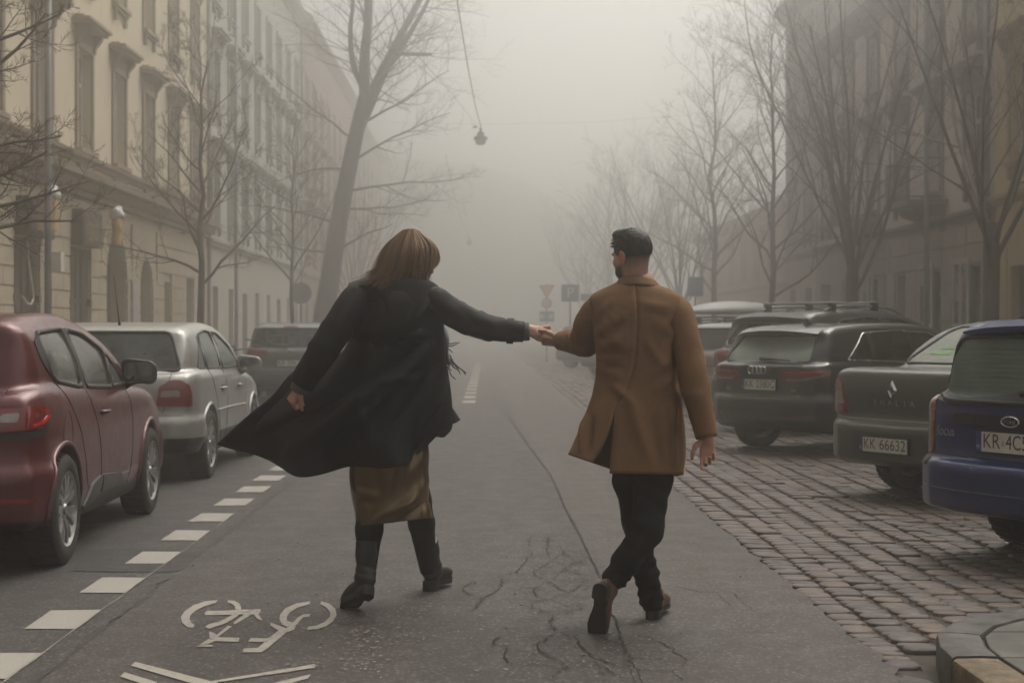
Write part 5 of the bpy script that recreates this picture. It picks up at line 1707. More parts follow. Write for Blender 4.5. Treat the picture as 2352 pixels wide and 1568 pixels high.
def car_grey_hatch(name, loc, phi, color, pname, label, plate=('KR', '359LW'), h=.05, group='cars parked along the kerb', H=1.50, dew=.15, roofbars=False, lampm=None, full=True, rearglass=(.10, .11, .115), mirr=True):
    sp = dict(L=4.25, W=1.80, H=H + .02, ro=.78, wb=2.60, r=.32, h=h, k=.11, gk=.09,
        low=[(.5, .26), (.10, .30), (.01, .42), (.0, .58), (.06, .68), (.06, .86), (.14, 1.0), (.6, 1.05), (1.5, 1.0), (2.6, .98), (3.1, .96), (3.7, .86), (4.1, .72), (4.24, .52), (4.2, .3), (3.9, .24), (1.5, .22)],
        green=[(.10, .9), (.16, 1.05), (.28, 1.28), (.36, H - .08), (.6, H - .035), (1.3, H), (1.9, H - .02), (2.35, H - .13), (2.8, 1.12), (3.1, .94), (2.9, .8), (1.5, .8)],
        plan=PLAN(4.25), gplan=GPLAN(.10, 3.15), sec=SECL, gsec=[(.97, .70), (.93, 1.0), (.87, 1.16), (.79, 1.34), (.73, H - .02), (.62, 1.9)], bumps=[(.34, .60, .02, .07)])
    c = Car(name, sp, loc, phi, label=label, cat='car', group=group)
    gl = dewglass('glass_' + pname, dew, rearglass, (.20, .205, .205))
    c.window([(-.70, 1.03), (.70, 1.03), (.58, H - .12), (-.58, H - .12)], 0, gl, False, BLACKPL, .018, .07)
    dlo = [(.62, 1.08), (.85, H - .14), (1.4, H - .10), (1.95, H - .13), (2.3, H - .24), (2.75, 1.04), (1.6, 1.03)]
    c.window(clip_poly(dlo, 0, .6, 1.50), 90, gl, True, BLACKPL, .012)
    c.window(clip_poly(dlo, 0, 1.60, 2.75), 90, gl, True, BLACKPL, .012)
    c.window([(-.64, 1.0), (.64, 1.0), (.52, H - .11), (-.52, H - .11)], 180, gl, False, BLACKPL, .012, .06)
    pm = paint('paint_' + pname, color, .5, .4, .25)
    c.patch([(.36, .88), (.40, .965), (.70, .99), (.86, .955), (.84, .90), (.60, .85)], 30, lampm or LAMPRED, 'tail_light', .018, True, .02, .04)
    c.line([(-.62, .84), (-.3, .80), (.3, .80), (.62, .84)], 0, BLACKPL, 'panel_gap', .006, False)
    c.line([(-.80, .60), (-.3, .60), (.3, .60), (.80, .60)], 0, BLACKPL, 'panel_gap', .005, False)
    if full:
        c.wiper(-.05, 1.05, -.45, 1.10)
        c.patch([(-.14, H - .105), (.14, H - .105), (.14, H - .08), (-.14, H - .08)], 0, LAMPRED, 'brake_light', .02)
        b = MB(); P = c.proj([(0, .93)], 0)[0]
        b.lathe([(.058, 0), (.064, -.008), (.058, -.012), (.052, -.008)], 20, 'Y', (P[0], P[1] - .004, P[2]), True)
        b.lathe([(.026, 0), (.031, -.008), (.026, -.012), (.022, -.008)], 16, 'Y', (P[0], P[1] - .004, P[2] + .012), True)
        b.build('badge', CHROME, c.root, True)
        c.antenna(0, .55, 'rod')
    if plate: c.plate(plate, .74)
    if mirr: c.mirror(2.55, 1.04, pm)
    c.seats(1.2, .6)
    c.wheels('five', .205, .215)
    c.finish(pm, .38)
    return c

def car_black():
    sp = dict(L=4.31, W=1.80, H=1.44, ro=.80, wb=2.63, r=.32, h=.033, k=.10, gk=.085,
        low=[(.5, .24), (.12, .28), (.02, .40), (.0, .60), (.06, .66), (.075, .84), (.03, .93), (.10, .985), (.6, 1.0), (1.5, .97), (2.6, .94), (3.1, .93), (3.7, .83), (4.12, .70), (4.29, .50), (4.26, .28), (3.9, .22), (1.5, .20)],
        green=[(.08, .88), (.14, 1.0), (.34, 1.22), (.42, 1.35), (.8, 1.405), (1.5, 1.43), (2.0, 1.405), (2.45, 1.29), (2.9, 1.06), (3.15, .92), (2.9, .8), (1.5, .8)],
        plan=PLAN(4.31), gplan=GPLAN(.08, 3.2), sec=SECL, gsec=GSEC, bumps=[(.34, .62, .022, .05)])
    c = Car('parked_car', sp, (3.60, 17.55), 56, label='black hatchback with bright ring emblem and roof spoiler, parked at an angle', cat='car', group='cars parked at an angle on the setts')
    blk = paint('paint_black', (.0075, .0075, .008), .1, .28, .10, .8)
    rg = dewglass('glass_black_rear', .80, (.25, .3, .28), (.48, .55, .49))
    sg = dewglass('glass_black_side', .06, (.05, .055, .05), (.12, .12, .11))
    c.window([(-.66, 1.005), (.66, 1.005), (.56, 1.29), (-.56, 1.29)], 0, rg, False, BLACKPL, .012, .06)
    dlo = [(.60, 1.03), (.92, 1.31), (1.4, 1.345), (1.95, 1.32), (2.35, 1.20), (2.75, 1.0), (1.6, .99)]
    c.line(dlo + dlo[:1], 90, CHROME, 'window_trim', .010, True, 0, .004)
    c.window(clip_poly(dlo, 0, .64, .98), 90, sg)
    c.window(clip_poly(dlo, 0, 1.03, 1.62), 90, sg)
    c.window(clip_poly(dlo, 0, 1.70, 2.72), 90, sg)
    c.window([(-.62, .97), (.62, .97), (.50, 1.33), (-.50, 1.33)], 180, sg, False, None)
    c.spoiler(.50, .24, 1.345, .60, blk)
    brt = mat('lamp_bright_red', (.55, .02, .015), .1, coat=1)
    c.patch([(.30, .845), (.36, .915), (.60, .92), (.80, .92), (.885, .925), (.87, .86), (.62, .80), (.40, .80)], 25, LAMPRED, 'tail_light', .016, True, .02, .03)
    c.patch([(.37, .895), (.40, .912), (.82, .915), (.80, .898)], 25, brt, 'light_guide', .02, True, .004, .02)
    c.patch([(.40, .806), (.42, .825), (.58, .826), (.82, .875), (.84, .862), (.62, .808)], 25, LAMPCLEAR, 'reversing_light', .02, True, .004, .02)
    c.patch([(.42, .415), (.72, .415), (.74, .435), (.44, .435)], 15, LAMPRED, 'reflector', .006, True, .006, .02)
    P = c.proj([(0, .915)], 0)[0]
    b = MB()
    for k in range(4):
        b.lathe([(.040, -.004), (.047, -.012), (.040, -.018), (.034, -.012)], 22, 'Y', (P[0] - .096 + k * .064, P[1] - .006, P[2]), True)
    b.build('ring_emblem', CHROME, c.root, True)
    c.badge('A3', -.50, .70, .065, shear=.1)
    c.badge('TFSI', .50, .70, .04)
    c.wiper(-.06, 1.02, .40, 1.0)
    c.line([(-.56, .655), (-.52, .64), (.52, .64), (.56, .655)], 0, SILVERTXT, 'panel_gap', .004, False)
    c.line([(.62, 1.0), (.60, .88), (.56, .70), (.54, .65)], 0, BLACKPL, 'panel_gap', .004)
    c.line([(1.66, .99), (1.70, .75), (1.66, .50), (1.58, .32)], 90, BLACKPL, 'panel_gap', .0035)
    c.line([(.98, 1.0), (1.1, .82), (1.25, .58), (1.4, .34)], 90, BLACKPL, 'panel_gap', .0035)
    c.handle(1.45, .86, blk); c.handle(2.42, .84, blk)
    c.mirror(2.62, 1.0, blk)
    c.antenna(0, .85, 'fin')
    c.plate(('KK', '2380C'), .755, off=.016)
    c.seats(1.2)
    c.wheels('five', .21, .22)
    c.finish(blk, .30)

def car_sedan():
    sp = dict(L=4.26, W=1.67, H=1.45, ro=.92, wb=2.47, r=.30, h=.030, k=.10, gk=.09,
        low=[(.55, .25), (.14, .27), (.03, .36), (.0, .50), (.02, .62), (.07, .66), (.05, .86), (.07, .99), (.16, 1.035), (.5, 1.045), (.95, 1.03), (1.8, .96), (2.8, .93), (3.2, .92), (3.75, .82), (4.1, .68), (4.24, .48), (4.2, .28), (3.9, .22), (1.5, .20)],
        green=[(.62, .92), (.74, 1.05), (1.0, 1.22), (1.25, 1.36), (1.6, 1.425), (2.0, 1.44), (2.4, 1.39), (2.75, 1.22), (3.05, 1.02), (3.25, .90), (2.9, .8), (1.5, .8)],
        plan=PLAN(4.26), gplan=[(0, .62), (.50, .64), (.74, .72), (.86, .95), (.92, 1.3), (.95, 1.7), (.95, 2.5), (.9, 3.0), (.6, 3.22), (0, 3.3)], sec=SECL, gsec=GSEC, bumps=[(.30, .60, .025, .05)])
    c = Car('parked_car', sp, (3.94, 12.71), 60, label='grey saloon with diamond badge and green stickers on its rear window', cat='car', group='cars parked at an angle on the setts')
    gr = paint('paint_warm_grey', (.082, .080, .077), .45, .38, .12)
    rg = dewglass('glass_sedan_rear', .88, (.3, .33, .3), (.52, .545, .49))
    sg = dewglass('glass_sedan_side', .3, (.2, .22, .2), (.3, .32, .3))
    c.window([(-.60, 1.075), (.60, 1.075), (.47, 1.375), (-.47, 1.375)], 0, rg, False, BLACKPL, .013, .05)
    dlo = [(.98, 1.06), (1.3, 1.30), (1.7, 1.355), (2.1, 1.35), (2.5, 1.22), (2.9, 1.0), (1.8, .99)]
    c.window(clip_poly(dlo, 0, .9, 1.22), 90, sg, True, BLACKPL, .01)
    c.window(clip_poly(dlo, 0, 1.28, 1.82), 90, sg, True, BLACKPL, .01)
    c.window(clip_poly(dlo, 0, 1.92, 2.88), 90, sg, True, BLACKPL, .01)
    c.window([(-.60, .97), (.60, .97), (.48, 1.33), (-.48, 1.33)], 180, sg, False, None)
    c.patch([(.44, .68), (.465, .80), (.505, .925), (.58, .955), (.66, .94), (.70, .84), (.70, .68)], 40, LAMPRED, 'tail_light', .014, True, .02, .025)
    c.patch([(.47, .755), (.495, .85), (.58, .85), (.57, .755)], 40, LAMPCLEAR, 'reversing_light', .02, True, .01, .02)
    # diamond badge
    P = c.proj([(0, .875)], 0)[0]
    b = MB()
    o_, i_ = [(0, .082), (.05, 0), (0, -.082), (-.05, 0)], [(0, .042), (.024, 0), (0, -.042), (-.024, 0)]
    V = [(P[0] + x, P[1] - .006, P[2] + z) for x, z in o_] + [(P[0] + x * .72, P[1] - .024, P[2] + z * .72) for x, z in o_] + [(P[0] + x, P[1] - .006, P[2] + z) for x, z in i_]
    b.add(V, [(k, (k + 1) % 4, 4 + (k + 1) % 4, 4 + k) for k in range(4)] + [(4 + k, 4 + (k + 1) % 4, 8 + (k + 1) % 4, 8 + k) for k in range(4)])
    b.build('diamond_badge', CHROME, c.root, 10)
    for k, ch in enumerate('THALIA'):
        c.badge(ch, -.20 + k * .08, .775, .062, sx=1.2)
    rs = random.Random(4)
    for (x0, x1, z, hh) in ((-.42, -.22, 1.165, .030), (-.37, -.19, 1.205, .022), (-.06, .24, 1.262, .022), (.10, .36, 1.305, .024)):
        st = MB(); x = x0
        while x < x1:                                  # unreadable green lettering
            w = rs.uniform(.012, .026)
            P = c.proj([(x, z - hh / 2), (x + w, z - hh / 2 + rs.uniform(-.002, .002)), (x + w + .008, z + hh / 2), (x + .008, z + hh / 2)], 0)
            P = P + c.nrm(P) * .001
            st.add(P.tolist(), [(0, 1, 2, 3)]); x += w + rs.uniform(.002, .006)
        st.build('window_sticker', mat('sticker_green', (.20, .36, .15), .6), c.root, fix=False)
    c.line([(-.66, .655), (-.5, .64), (.5, .64), (.66, .655)], 0, SILVERTXT, 'boot_trim', .007, False)
    c.line([(-.68, .98), (-.66, .80), (-.63, .655)], 0, BLACKPL, 'panel_gap', .004, False)
    c.line([(.68, .98), (.66, .80), (.63, .655)], 0, BLACKPL, 'panel_gap', .004, False)
    c.patch([(-.48, .36), (.48, .36), (.40, .545), (-.40, .545)], 0, mat('bumper_recess', (.06, .057, .052), .6), 'plate_recess', .003, False, .03)
    c.plate(('KK', '66632'), .45, off=.02)
    MB().tube([(-.28, -.92 - .012, .60), (.28, -.92 - .012, .60)], .012, 8).build('boot_handle', BLACKPL, c.root, True) if False else None
    c.line([(1.86, .99), (1.90, .75), (1.86, .50), (1.78, .32)], 90, BLACKPL, 'panel_gap', .0035)
    c.handle(1.68, .84, gr); c.handle(2.6, .83, gr)
    c.mirror(2.75, 1.0, gr)
    c.seats(1.45)
    c.wheels('five', .185, .20)
    c.finish(gr, .28)
    # green writing inside the top of the rear window
    return c

def car_blue():
    sp = dict(L=4.45, W=1.70, H=1.46, ro=.98, wb=2.62, r=.305, h=.030, k=.095, gk=.085,
        low=[(.55, .26), (.12, .28), (.02, .36), (.0, .46), (.01, .58), (.06, .62), (.075, .76), (.085, .90), (.13, .96), (.6, .97), (1.5, .95), (2.8, .92), (3.3, .90), (3.9, .80), (4.3, .66), (4.44, .48), (4.40, .28), (4.0, .22), (1.5, .20)],
        green=[(.085, .85), (.10, .96), (.19, 1.14), (.29, 1.33), (.45, 1.40), (1.0, 1.43), (1.8, 1.44), (2.3, 1.40), (2.7, 1.24), (3.1, 1.03), (3.4, .88), (2.9, .8), (1.5, .8)],
        plan=PLAN(4.45), gplan=GPLAN(.09, 3.4), sec=SECL, gsec=[(.97, .70), (.93, .98), (.875, 1.16), (.80, 1.33), (.74, 1.43), (.62, 1.80)], bumps=[(.30, .59, .034, .03)], blen=.55)
    c = Car('parked_car', sp, (3.76, 9.19), 62, label='blue estate car cut off by the frame, parked beside the kerb corner', cat='car', group='cars parked at an angle on the setts')
    bl = paint('paint_blue', (.008, .024, .125), .25, .30, .06)
    rg = dewglass('glass_blue_rear', .60, (.16, .22, .19), (.26, .35, .30))
    sg = dewglass('glass_blue_side', .3, (.2, .24, .22), (.25, .3, .27))
    c.patch([(-.74, .955), (-.55, .905), (.0, .885), (.55, .905), (.74, .955), (.64, 1.32), (.0, 1.345), (-.64, 1.32)], 0, BLACKPL, 'glass_surround', .003, False, .06, .05) if False else None
    c.window([(-.70, .975), (-.5, .935), (.5, .935), (.70, .975), (.585, 1.31), (-.585, 1.31)], 0, rg, False, BLACKPL, .016, .06)
    c.patch([(-.71, .96), (-.5, .915), (.5, .915), (.71, .96), (.69, .995), (.40, .96), (.24, .985), (-.02, 1.0), (-.20, .97), (-.40, .955), (-.69, .995)], 0, BLACKPL, 'glass_border', .004, False, .01, .03)
    hw_b = MB()
    for zz in [1.03 + .026 * k for k in range(9)]:
        hwid = .66 - (zz - .97) * .33
        P = c.proj([(-hwid + .06 + (2 * hwid - .12) * k / 6, zz) for k in range(7)], 0)
        P[:, 1] += .001
        hw_b.tube(P.tolist(), .0012, 3)
    hw_b.build('heater_wire', mat('heater_wire', (.10, .07, .05), .6), c.root)
    dlo = [(.34, 1.03), (.55, 1.30), (1.2, 1.35), (2.0, 1.345), (2.5, 1.22), (2.95, .98), (1.8, .97)]
    for a, b_ in ((.34, 1.05), (1.13, 1.72), (1.80, 2.95)):
        c.window(clip_poly(dlo, 0, a, b_), 90, sg, True, BLACKPL, .012)
    c.window([(-.62, .95), (.62, .95), (.50, 1.33), (-.50, 1.33)], 180, sg, False, None)
    c.patch([(.525, .62), (.515, .72), (.505, .94), (.55, .97), (.61, .95), (.63, .75), (.625, .62)], 48, LAMPORANGE, 'tail_light', .006, True, .02, .025)
    # handle strip, oval badge, lettering
    c.patch([(-.47, .805), (-.44, .865), (.44, .865), (.47, .805)], 0, BLACKPL, 'tailgate_strip', .03, False, .02, .05)
    P = c.proj([(0, .836)], 0)[0]
    ov = [(math.cos(2 * math.pi * k / 24), math.sin(2 * math.pi * k / 24)) for k in range(24)]
    bd = MB().prism([(.062 * a, .026 * b) for a, b in ov], 0, .008, lambda a, b, q: (P[0] + a, P[1] - .034 - q, P[2] + b)).build('oval_badge', mat('badge_blue', (.02, .03, .09), .25, var=.1), c.root, 40)
    MB().tube([(P[0] + .064 * a, P[1] - .042, P[2] + .028 * b) for a, b in ov + ov[:1]], .0045, 6).build('badge_ring', CHROME, bd, True)
    me = text_mesh('Ford', .04, .001, shear=.25); me.transform(Matrix.Translation((P[0], P[1] - .045, P[2])) @ Matrix.Rotation(R(90), 4, 'X')); link('badge_lettering', me, CHROME, bd)
    c.badge('focus', -.535, .755, .085, sx=.85)
    c.plate(('KR', '4C59M'), .715, off=.022, gap=True)
    c.patch([(-.36, .63), (-.42, .80), (.42, .80), (.36, .63)], 0, mat('paint_blue_recess', (.010, .014, .06), .45), 'plate_recess', .002, False, .03, .05) if False else None
    c.line([(-.66, .95), (-.655, .80), (-.64, .64), (-.60, .625), (0, .615), (.60, .625), (.64, .64), (.655, .80), (.66, .95)], 0, BLACKPL, 'panel_gap', .005, False, 2)
    c.line([(-.80, .435), (-.4, .425), (.4, .425), (.80, .435)], 0, mat('bumper_line', (.05, .055, .09), .5), 'bumper_crease', .006, False)
    c.patch([(.50, .55), (.50, .595), (.66, .605), (.66, .55)], 48, BLACKPL, 'bumper_corner_strip', .006, True, .01, .02)
    c.wiper(.02, .985, .46, .975)
    b = c.patch([(-.15, 1.318), (.15, 1.318), (.13, 1.352), (-.13, 1.352)], 0, LAMPRED, 'brake_light', .03, False, .01, .03)
    c.spoiler(.52, .20, 1.375, .62, bl)
    c.rails(.7, 2.2, .56, BLACKPL)
    c.line([(1.76, .97), (1.80, .75), (1.76, .50), (1.68, .32)], 90, BLACKPL, 'panel_gap', .0035)
    c.handle(1.5, .83, bl); c.handle(2.5, .82, bl)
    c.mirror(2.75, .98, bl)
    c.seats(1.35)
    c.wheels('five', .19, .20)
    c.finish(bl, .26)

def car_suv():
    sp = dict(L=4.45, W=1.86, H=1.64, ro=.85, wb=2.67, r=.35, h=.045, k=.12, gk=.10,
        low=[(.5, .30), (.10, .34), (.01, .48), (.0, .66), (.07, .74), (.07, .95), (.12, 1.08), (.6, 1.13), (1.5, 1.08), (2.7, 1.05), (3.2, 1.03), (3.8, .93), (4.3, .80), (4.44, .58), (4.4, .34), (4.0, .28), (1.5, .26)],
        green=[(.10, 1.0), (.16, 1.12), (.34, 1.36), (.40, 1.52), (.7, 1.59), (1.4, 1.625), (2.0, 1.60), (2.5, 1.47), (2.95, 1.22), (3.25, 1.02), (2.9, .9), (1.5, .9)],
        plan=PLAN(4.45), gplan=GPLAN(.10, 3.3), sec=[(.86, .05), (.93, .28), (.985, .45), (1.0, .68), (.995, .85), (.965, 1.02), (.92, 1.14), (.86, 1.35)],
        gsec=[(.97, .80), (.93, 1.08), (.87, 1.26), (.79, 1.48), (.73, 1.61), (.62, 1.95)], bumps=[(.36, .68, .02, .06)])
    c = Car('parked_car', sp, (4.15, 21.1), 56, label='dark grey suv with silver cross bars on its roof rails', cat='car', group='cars parked at an angle on the setts')
    dg = paint('paint_dark_grey', (.055, .058, .06), .5, .36, .2)
    rg = dewglass('glass_suv', .18, (.12, .13, .13), (.25, .26, .26))
    c.window([(-.66, 1.14), (.66, 1.14), (.56, 1.44), (-.56, 1.44)], 0, rg, False, SILVERTXT, .012, .07)
    dlo = [(.62, 1.18), (.95, 1.47), (1.5, 1.525), (2.1, 1.50), (2.5, 1.36), (2.85, 1.12), (1.6, 1.11)]
    c.window(clip_poly(dlo, 0, .7, 1.68), 90, rg, True, BLACKPL, .012)
    c.window(clip_poly(dlo, 0, 1.76, 2.84), 90, rg, True, BLACKPL, .012)
    c.window([(-.66, 1.1), (.66, 1.1), (.54, 1.5), (-.54, 1.5)], 180, rg, False, None)
    c.spoiler(.62, .28, 1.53, .66, BLACKPL, th=.07)
    c.patch([(-.70, 1.02), (-.68, 1.055), (.68, 1.055), (.70, 1.02)], 0, LAMPRED, 'light_bar', .012, False, .01, .05)
    c.patch([(.40, .88), (.42, 1.06), (.60, 1.08), (.80, 1.07), (.78, .93), (.66, .88)], 32, LAMPRED, 'tail_light', .016, True, .02, .04)
    c.line([(-.80, .66), (-.3, .66), (.3, .66), (.80, .66)], 0, BLACKPL, 'panel_gap', .006, False)
    c.wiper(.0, 1.15, .4, 1.17)
    c.rails(.75, 2.35, .60, ALLOY, .05)
    c.crossbars((.95, 1.75), .60, .10, ALLOY)
    c.antenna(0, .80, 'fin', SILVERTXT)
    c.plate(None, .82)
    c.mirror(2.7, 1.12, dg)
    c.seats(1.3, .68)
    c.wheels('five', .22, .24)
    c.finish(dg, .45)

def other_cars():
    car_grey_hatch('parked_car', (-3.64, 29.6), 0, (.105, .11, .12), 'blue_grey', 'blue-grey hatchback with red tail lights parked behind the silver one')
    c = car_grey_hatch('parked_car', (4.05, 24.75), 56, (.30, .30, .28), 'pale_grey', 'pale hatchback with dark rear window behind the suv', None, .05, 'cars parked at an angle on the setts', 1.49, .5, full=False, rearglass=(.2, .25, .22))
    c.rails(.7, 2.1, .55, BLACKPL, .04); c.crossbars((.95, 1.7), .55, .08, BLACKPL)
    c = car_grey_hatch('parked_car', (4.1, 28.4), 56, (.09, .09, .09), 'mid_grey', 'grey estate carrying a roof box beyond the pale hatchback', None, .06, 'cars parked at an angle on the setts', 1.50, .3, full=False, mirr=False)
    c.rails(.7, 2.1, .55, BLACKPL, .04)
    c.crossbars((.95, 1.8), .55, .10, BLACKPL)
    def f(x, y, z):
        return smax(ellipsoid(x, y, z, (0, .55, 1.62), (.46, 1.15, .24)), -(z - 1.62), .04)
    V, Q = surfnets(f, (-.6, -.8, 1.5), (.6, 1.9, 1.95), .04)
    o = link('roof_box', np_mesh('roof_box', V, Q), mat('roof_box_grey', (.30, .30, .29), .45, var=.1), None)
    o.location = c.root.location; o.rotation_euler = c.root.rotation_euler
    o.location.z = .02
    tag(o, 'pale grey roof box on top of the estate beyond the man', 'roof box')
    car_grey_hatch('parked_car', (3.75, 45.5), 56, (.06, .06, .06), 'far_dark', 'dark car in the fog behind the joined hands, nearer the man', None, .09, 'cars parked at an angle on the setts', 1.52, .3, full=False, mirr=False)
    car_grey_hatch('parked_car', (3.45, 55.0), 56, (.045, .05, .055), 'far_black', 'dark car in the fog below the joined hands', None, .09, 'cars parked at an angle on the setts', 1.55, .3, full=False, mirr=False)
random.seed(1)
car_red(); car_silver(); car_black(); car_sedan(); car_blue(); car_suv(); other_cars()
# ---------------------------------------------------------------- street furniture
STEEL = mat('pole_steel', (.17, .175, .18), .5, .5, var=.25, vscale=4)
GREYBACK = mat('sign_back', (.24, .245, .25), .5, .4, var=.15)
def mast(x, y, h, r, label):
    T = empty('street_pole', (x, y, .12), label=label, cat='pole', group='steel poles along the street')
    MB().tube([(0, 0, -.1), (0, 0, 1.2), (0, 0, h)], [r * 1.05, r, r * .8], 12).build('pole_shaft', STEEL, T, True)
    MB().lathe([(r * 1.9, -.02), (r * 1.9, .05), (r * 1.2, .12), (r * 1.05, .14)], 14).build('pole_base', STEEL, T, 40)
    MB().lathe([(r * .8, h), (r * .9, h + .02), (r * .5, h + .10), (.001, h + .12)], 12).build('pole_cap', STEEL, T, 40)
    MB().box((0, -r - .01, .85), (.10, .02, .30)).build('fuse_cover', STEEL, T)
    return T
mast(-7.45, 26.6, 13, .065, 'grey steel pole in front of the yellow house between the two shop signs')
mast(-7.45, 46.6, 13, .055, 'grey steel pole in the fog beyond the slender tree behind the silver car')
mast(8.65, 30.75, 13, .05, 'grey steel pole in front of the grey house between the two vase-shaped trees')
def sign_post(x, y, h, label, plates, group='road signs in the fog', base_z=.0):
    T = empty('road_sign', (x, y, base_z), label=label, cat='road sign', group=group)
    MB().tube([(0, 0, -.05), (0, 0, h)], .032, 10).build('post', STEEL, T, True)
    for k, (kind, z, c, s) in enumerate(plates):
        m = mat('sign_' + kind, c, .5, var=.1)
        if kind == 'yield':
            outer = [(-s, s * .58), (s, s * .58), (0, -s * 1.15)]; outer = rounded(outer, .06)
            o = MB().prism(outer, -.045, -.035, lambda a, b, d: (a, d, z + b)).build('sign_plate', mat('sign_red_orange', (.45, .18, .09), .5), T)
            MB().prism([(a * .72, b * .72 + .0) for a, b in outer], -.050, -.0455, lambda a, b, d: (a, d, z + b)).build('sign_face', mat('sign_yellow', (.62, .38, .10), .5), o)
        elif kind in ('disc', 'disc_back'):
            MB().lathe([(.001, -.035), (s, -.035), (s, -.045), (.001, -.045)], 28, 'Y', (0, 0, z)).build('sign_plate', m, T, 40)
            if kind == 'disc': MB().lathe([(.001, -.046), (s * .78, -.046), (s * .78, -.050), (.001, -.050)], 28, 'Y', (0, 0, z)).build('sign_face', mat('sign_white', (.5, .49, .47), .5), T, 40)
        else:
            w, hgt = s
            o = MB().prism(rounded([(-w / 2, -hgt / 2), (w / 2, -hgt / 2), (w / 2, hgt / 2), (-w / 2, hgt / 2)], .04), -.045, -.035, lambda a, b, d: (a, d, z + b)).build('sign_plate', m, T)
            if kind == 'parking':
                me = text_mesh('P', hgt * .85, .002, bold=.004); me.transform(Matrix.Translation((0, -.049, z)) @ Matrix.Rotation(R(90), 4, 'X')); link('sign_lettering', me, mat('sign_white', (.5, .49, .47), .5), o)
            if kind == 'bluepanel':
                for q in (-.22, .18): MB().boxx(q - .10, q + .10, -.052, -.046, z - hgt * .2, z + hgt * .22).build('sign_symbol', mat('sign_white', (.5, .49, .47), .5), o)
    return T
BLUE = (.08, .14, .24)
sign_post(2.55, 66, 3.3, 'post with inverted triangle, round sign and blue panel above the joined hands', [('yield', 3.05, (.6, .3, .1), .34), ('disc', 2.48, (.5, .08, .06), .22), ('bluepanel', 1.92, BLUE, (.62, .44))])
sign_post(2.95, 55, 2.9, 'post with square blue parking sign and dark arrow board behind the man\'s arm', [('parking', 2.65, BLUE, (.62, .60)), ('arrowboard', 2.45, (.06, .09, .16), (.1, .1))])
T = bpy.data.objects['road_sign.001']
MB().boxx(.36, 1.5, -.05, -.03, 2.38, 2.62).build('arrow_board', mat('sign_arrowboard', (.06, .09, .16), .5), T)
sign_post(6.75, 50.5, 3.0, 'small blue sign on a post right of the man\'s neck', [('bluesmall', 2.75, BLUE, (.5, .62))])
sign_post(-5.15, 43.5, 2.6, 'grey round sign seen from the back between the slender tree and the leaning tree', [('disc_back', 2.25, (.24, .245, .25), .30)], base_z=.12)
# hanging street lamps on wires
def hang_lamp(x, y, z, label):
    T = empty('hanging_lamp', (x, y, z), label=label, cat='street lamp', group='lamps hung over the street')
    dk = mat('lamp_dark', (.05, .05, .048), .5, .4, var=.2)
    MB().lathe([(.001, .34), (.035, .33), (.04, .22), (.10, .20), (.11, .10), (.20, .06), (.21, -.01), (.19, -.01), (.10, .05), (.001, .06)], 20).build('lamp_hood', dk, T, 40)
    MB().lathe([(.17, -.005), (.16, -.10), (.11, -.17), (.001, -.19)], 20).build('lamp_glass', mat('lamp_opal', (.36, .35, .32), .3), T, True)
    MB().tube([(0, 0, .33), (0, 0, .46)], .012, 6).build('hanger', dk, T, True)
    MB().box((-.16, 0, .36), (.12, .05, .05)).build('wire_clamp', dk, T)
    w = mat('wire_dark', (.035, .034, .033), .7)
    b = MB()
    for ex in (-8.95 - x, 10.9 - x):
        b.tube([(0, 0, .44), (ex * .3, 0, .44 + .05), (ex * .65, 0, .80), (ex, 0, 1.45)], .002, 5)
    b.build('span_wire', w, T, True)
    MB().tube([(0, 0, .40), (-.13, -4, .42), (-.26, -9, .56), (-.40, -15, .84), (-.55, -22, 1.35), (-.7, -30, 2.1)], .011, 6).build('feed_cable', w, T, True)
hang_lamp(-.17, 46.5, 7.02, 'dark street lamp hanging on a wire over the middle of the street')
hang_lamp(-1.05, 97, 6.75, 'far faint street lamp hanging lower in the fog')
# parked bicycle against the left-hand kerb
def bicycle(loc, rz, label):
    T = empty('bicycle', loc, rz, label=label, cat='bicycle')
    fr = mat('bike_frame', (.05, .05, .052), .4, .3, var=.2)
    for yy in (-.52, .52):
        w = MB()
        th = [2 * math.pi * q / 28 for q in range(29)]
        w.tube([(0, yy + .33 * math.cos(a), .345 + .33 * math.sin(a)) for a in th], .018, 6, False)
        o = w.build('wheel', RUBBER, T, True)
        sp = MB()
        for q in range(14):
            a = 2 * math.pi * q / 14; sp.tube([(0, yy, .345), (0, yy + .32 * math.cos(a), .345 + .32 * math.sin(a))], .0018, 3)
        sp.tube([(-.04, yy, .345), (.04, yy, .345)], .018, 8); sp.build('spokes', STEEL, o)
    f = MB(); A, Bm, Hd, Ft = (0, -.52, .345), (0, -.06, .32), (0, .36, .88), (0, .52, .345); St = (0, -.20, .82)
    for p, q in ((A, Bm), (A, St), (Bm, St), (Bm, (0, .38, .75)), (St, Hd), (Hd, Ft), ((0, .33, 1.0), Hd)): f.tube([p, q], .017, 7)
    f.build('frame', fr, T, True)
    MB().tube([(-.30, .24, 1.04), (-.2, .32, 1.03), (0, .34, 1.0), (.2, .32, 1.03), (.30, .24, 1.04)], .014, 7).build('handlebar', fr, T, True)
    MB().add([(-.07, -.32, .90), (.07, -.32, .90), (.02, -.05, .89), (-.02, -.05, .89), (-.07, -.32, .94), (.07, -.32, .94), (.02, -.05, .92), (-.02, -.05, .92)], [(0, 1, 2, 3), (4, 5, 6, 7), (0, 1, 5, 4), (1, 2, 6, 5), (2, 3, 7, 6), (3, 0, 4, 7)]).build('saddle', BLACKPL, T, bevel=.012)
    MB().tube([St, (0, -.22, .90)], .013, 6).build('seat_post', STEEL, T, True)
    MB().lathe([(.001, .03), (.09, .03), (.09, .04), (.001, .04)], 16, 'X', (0, -.06, .32)).build('chain_ring', fr, T, 40)
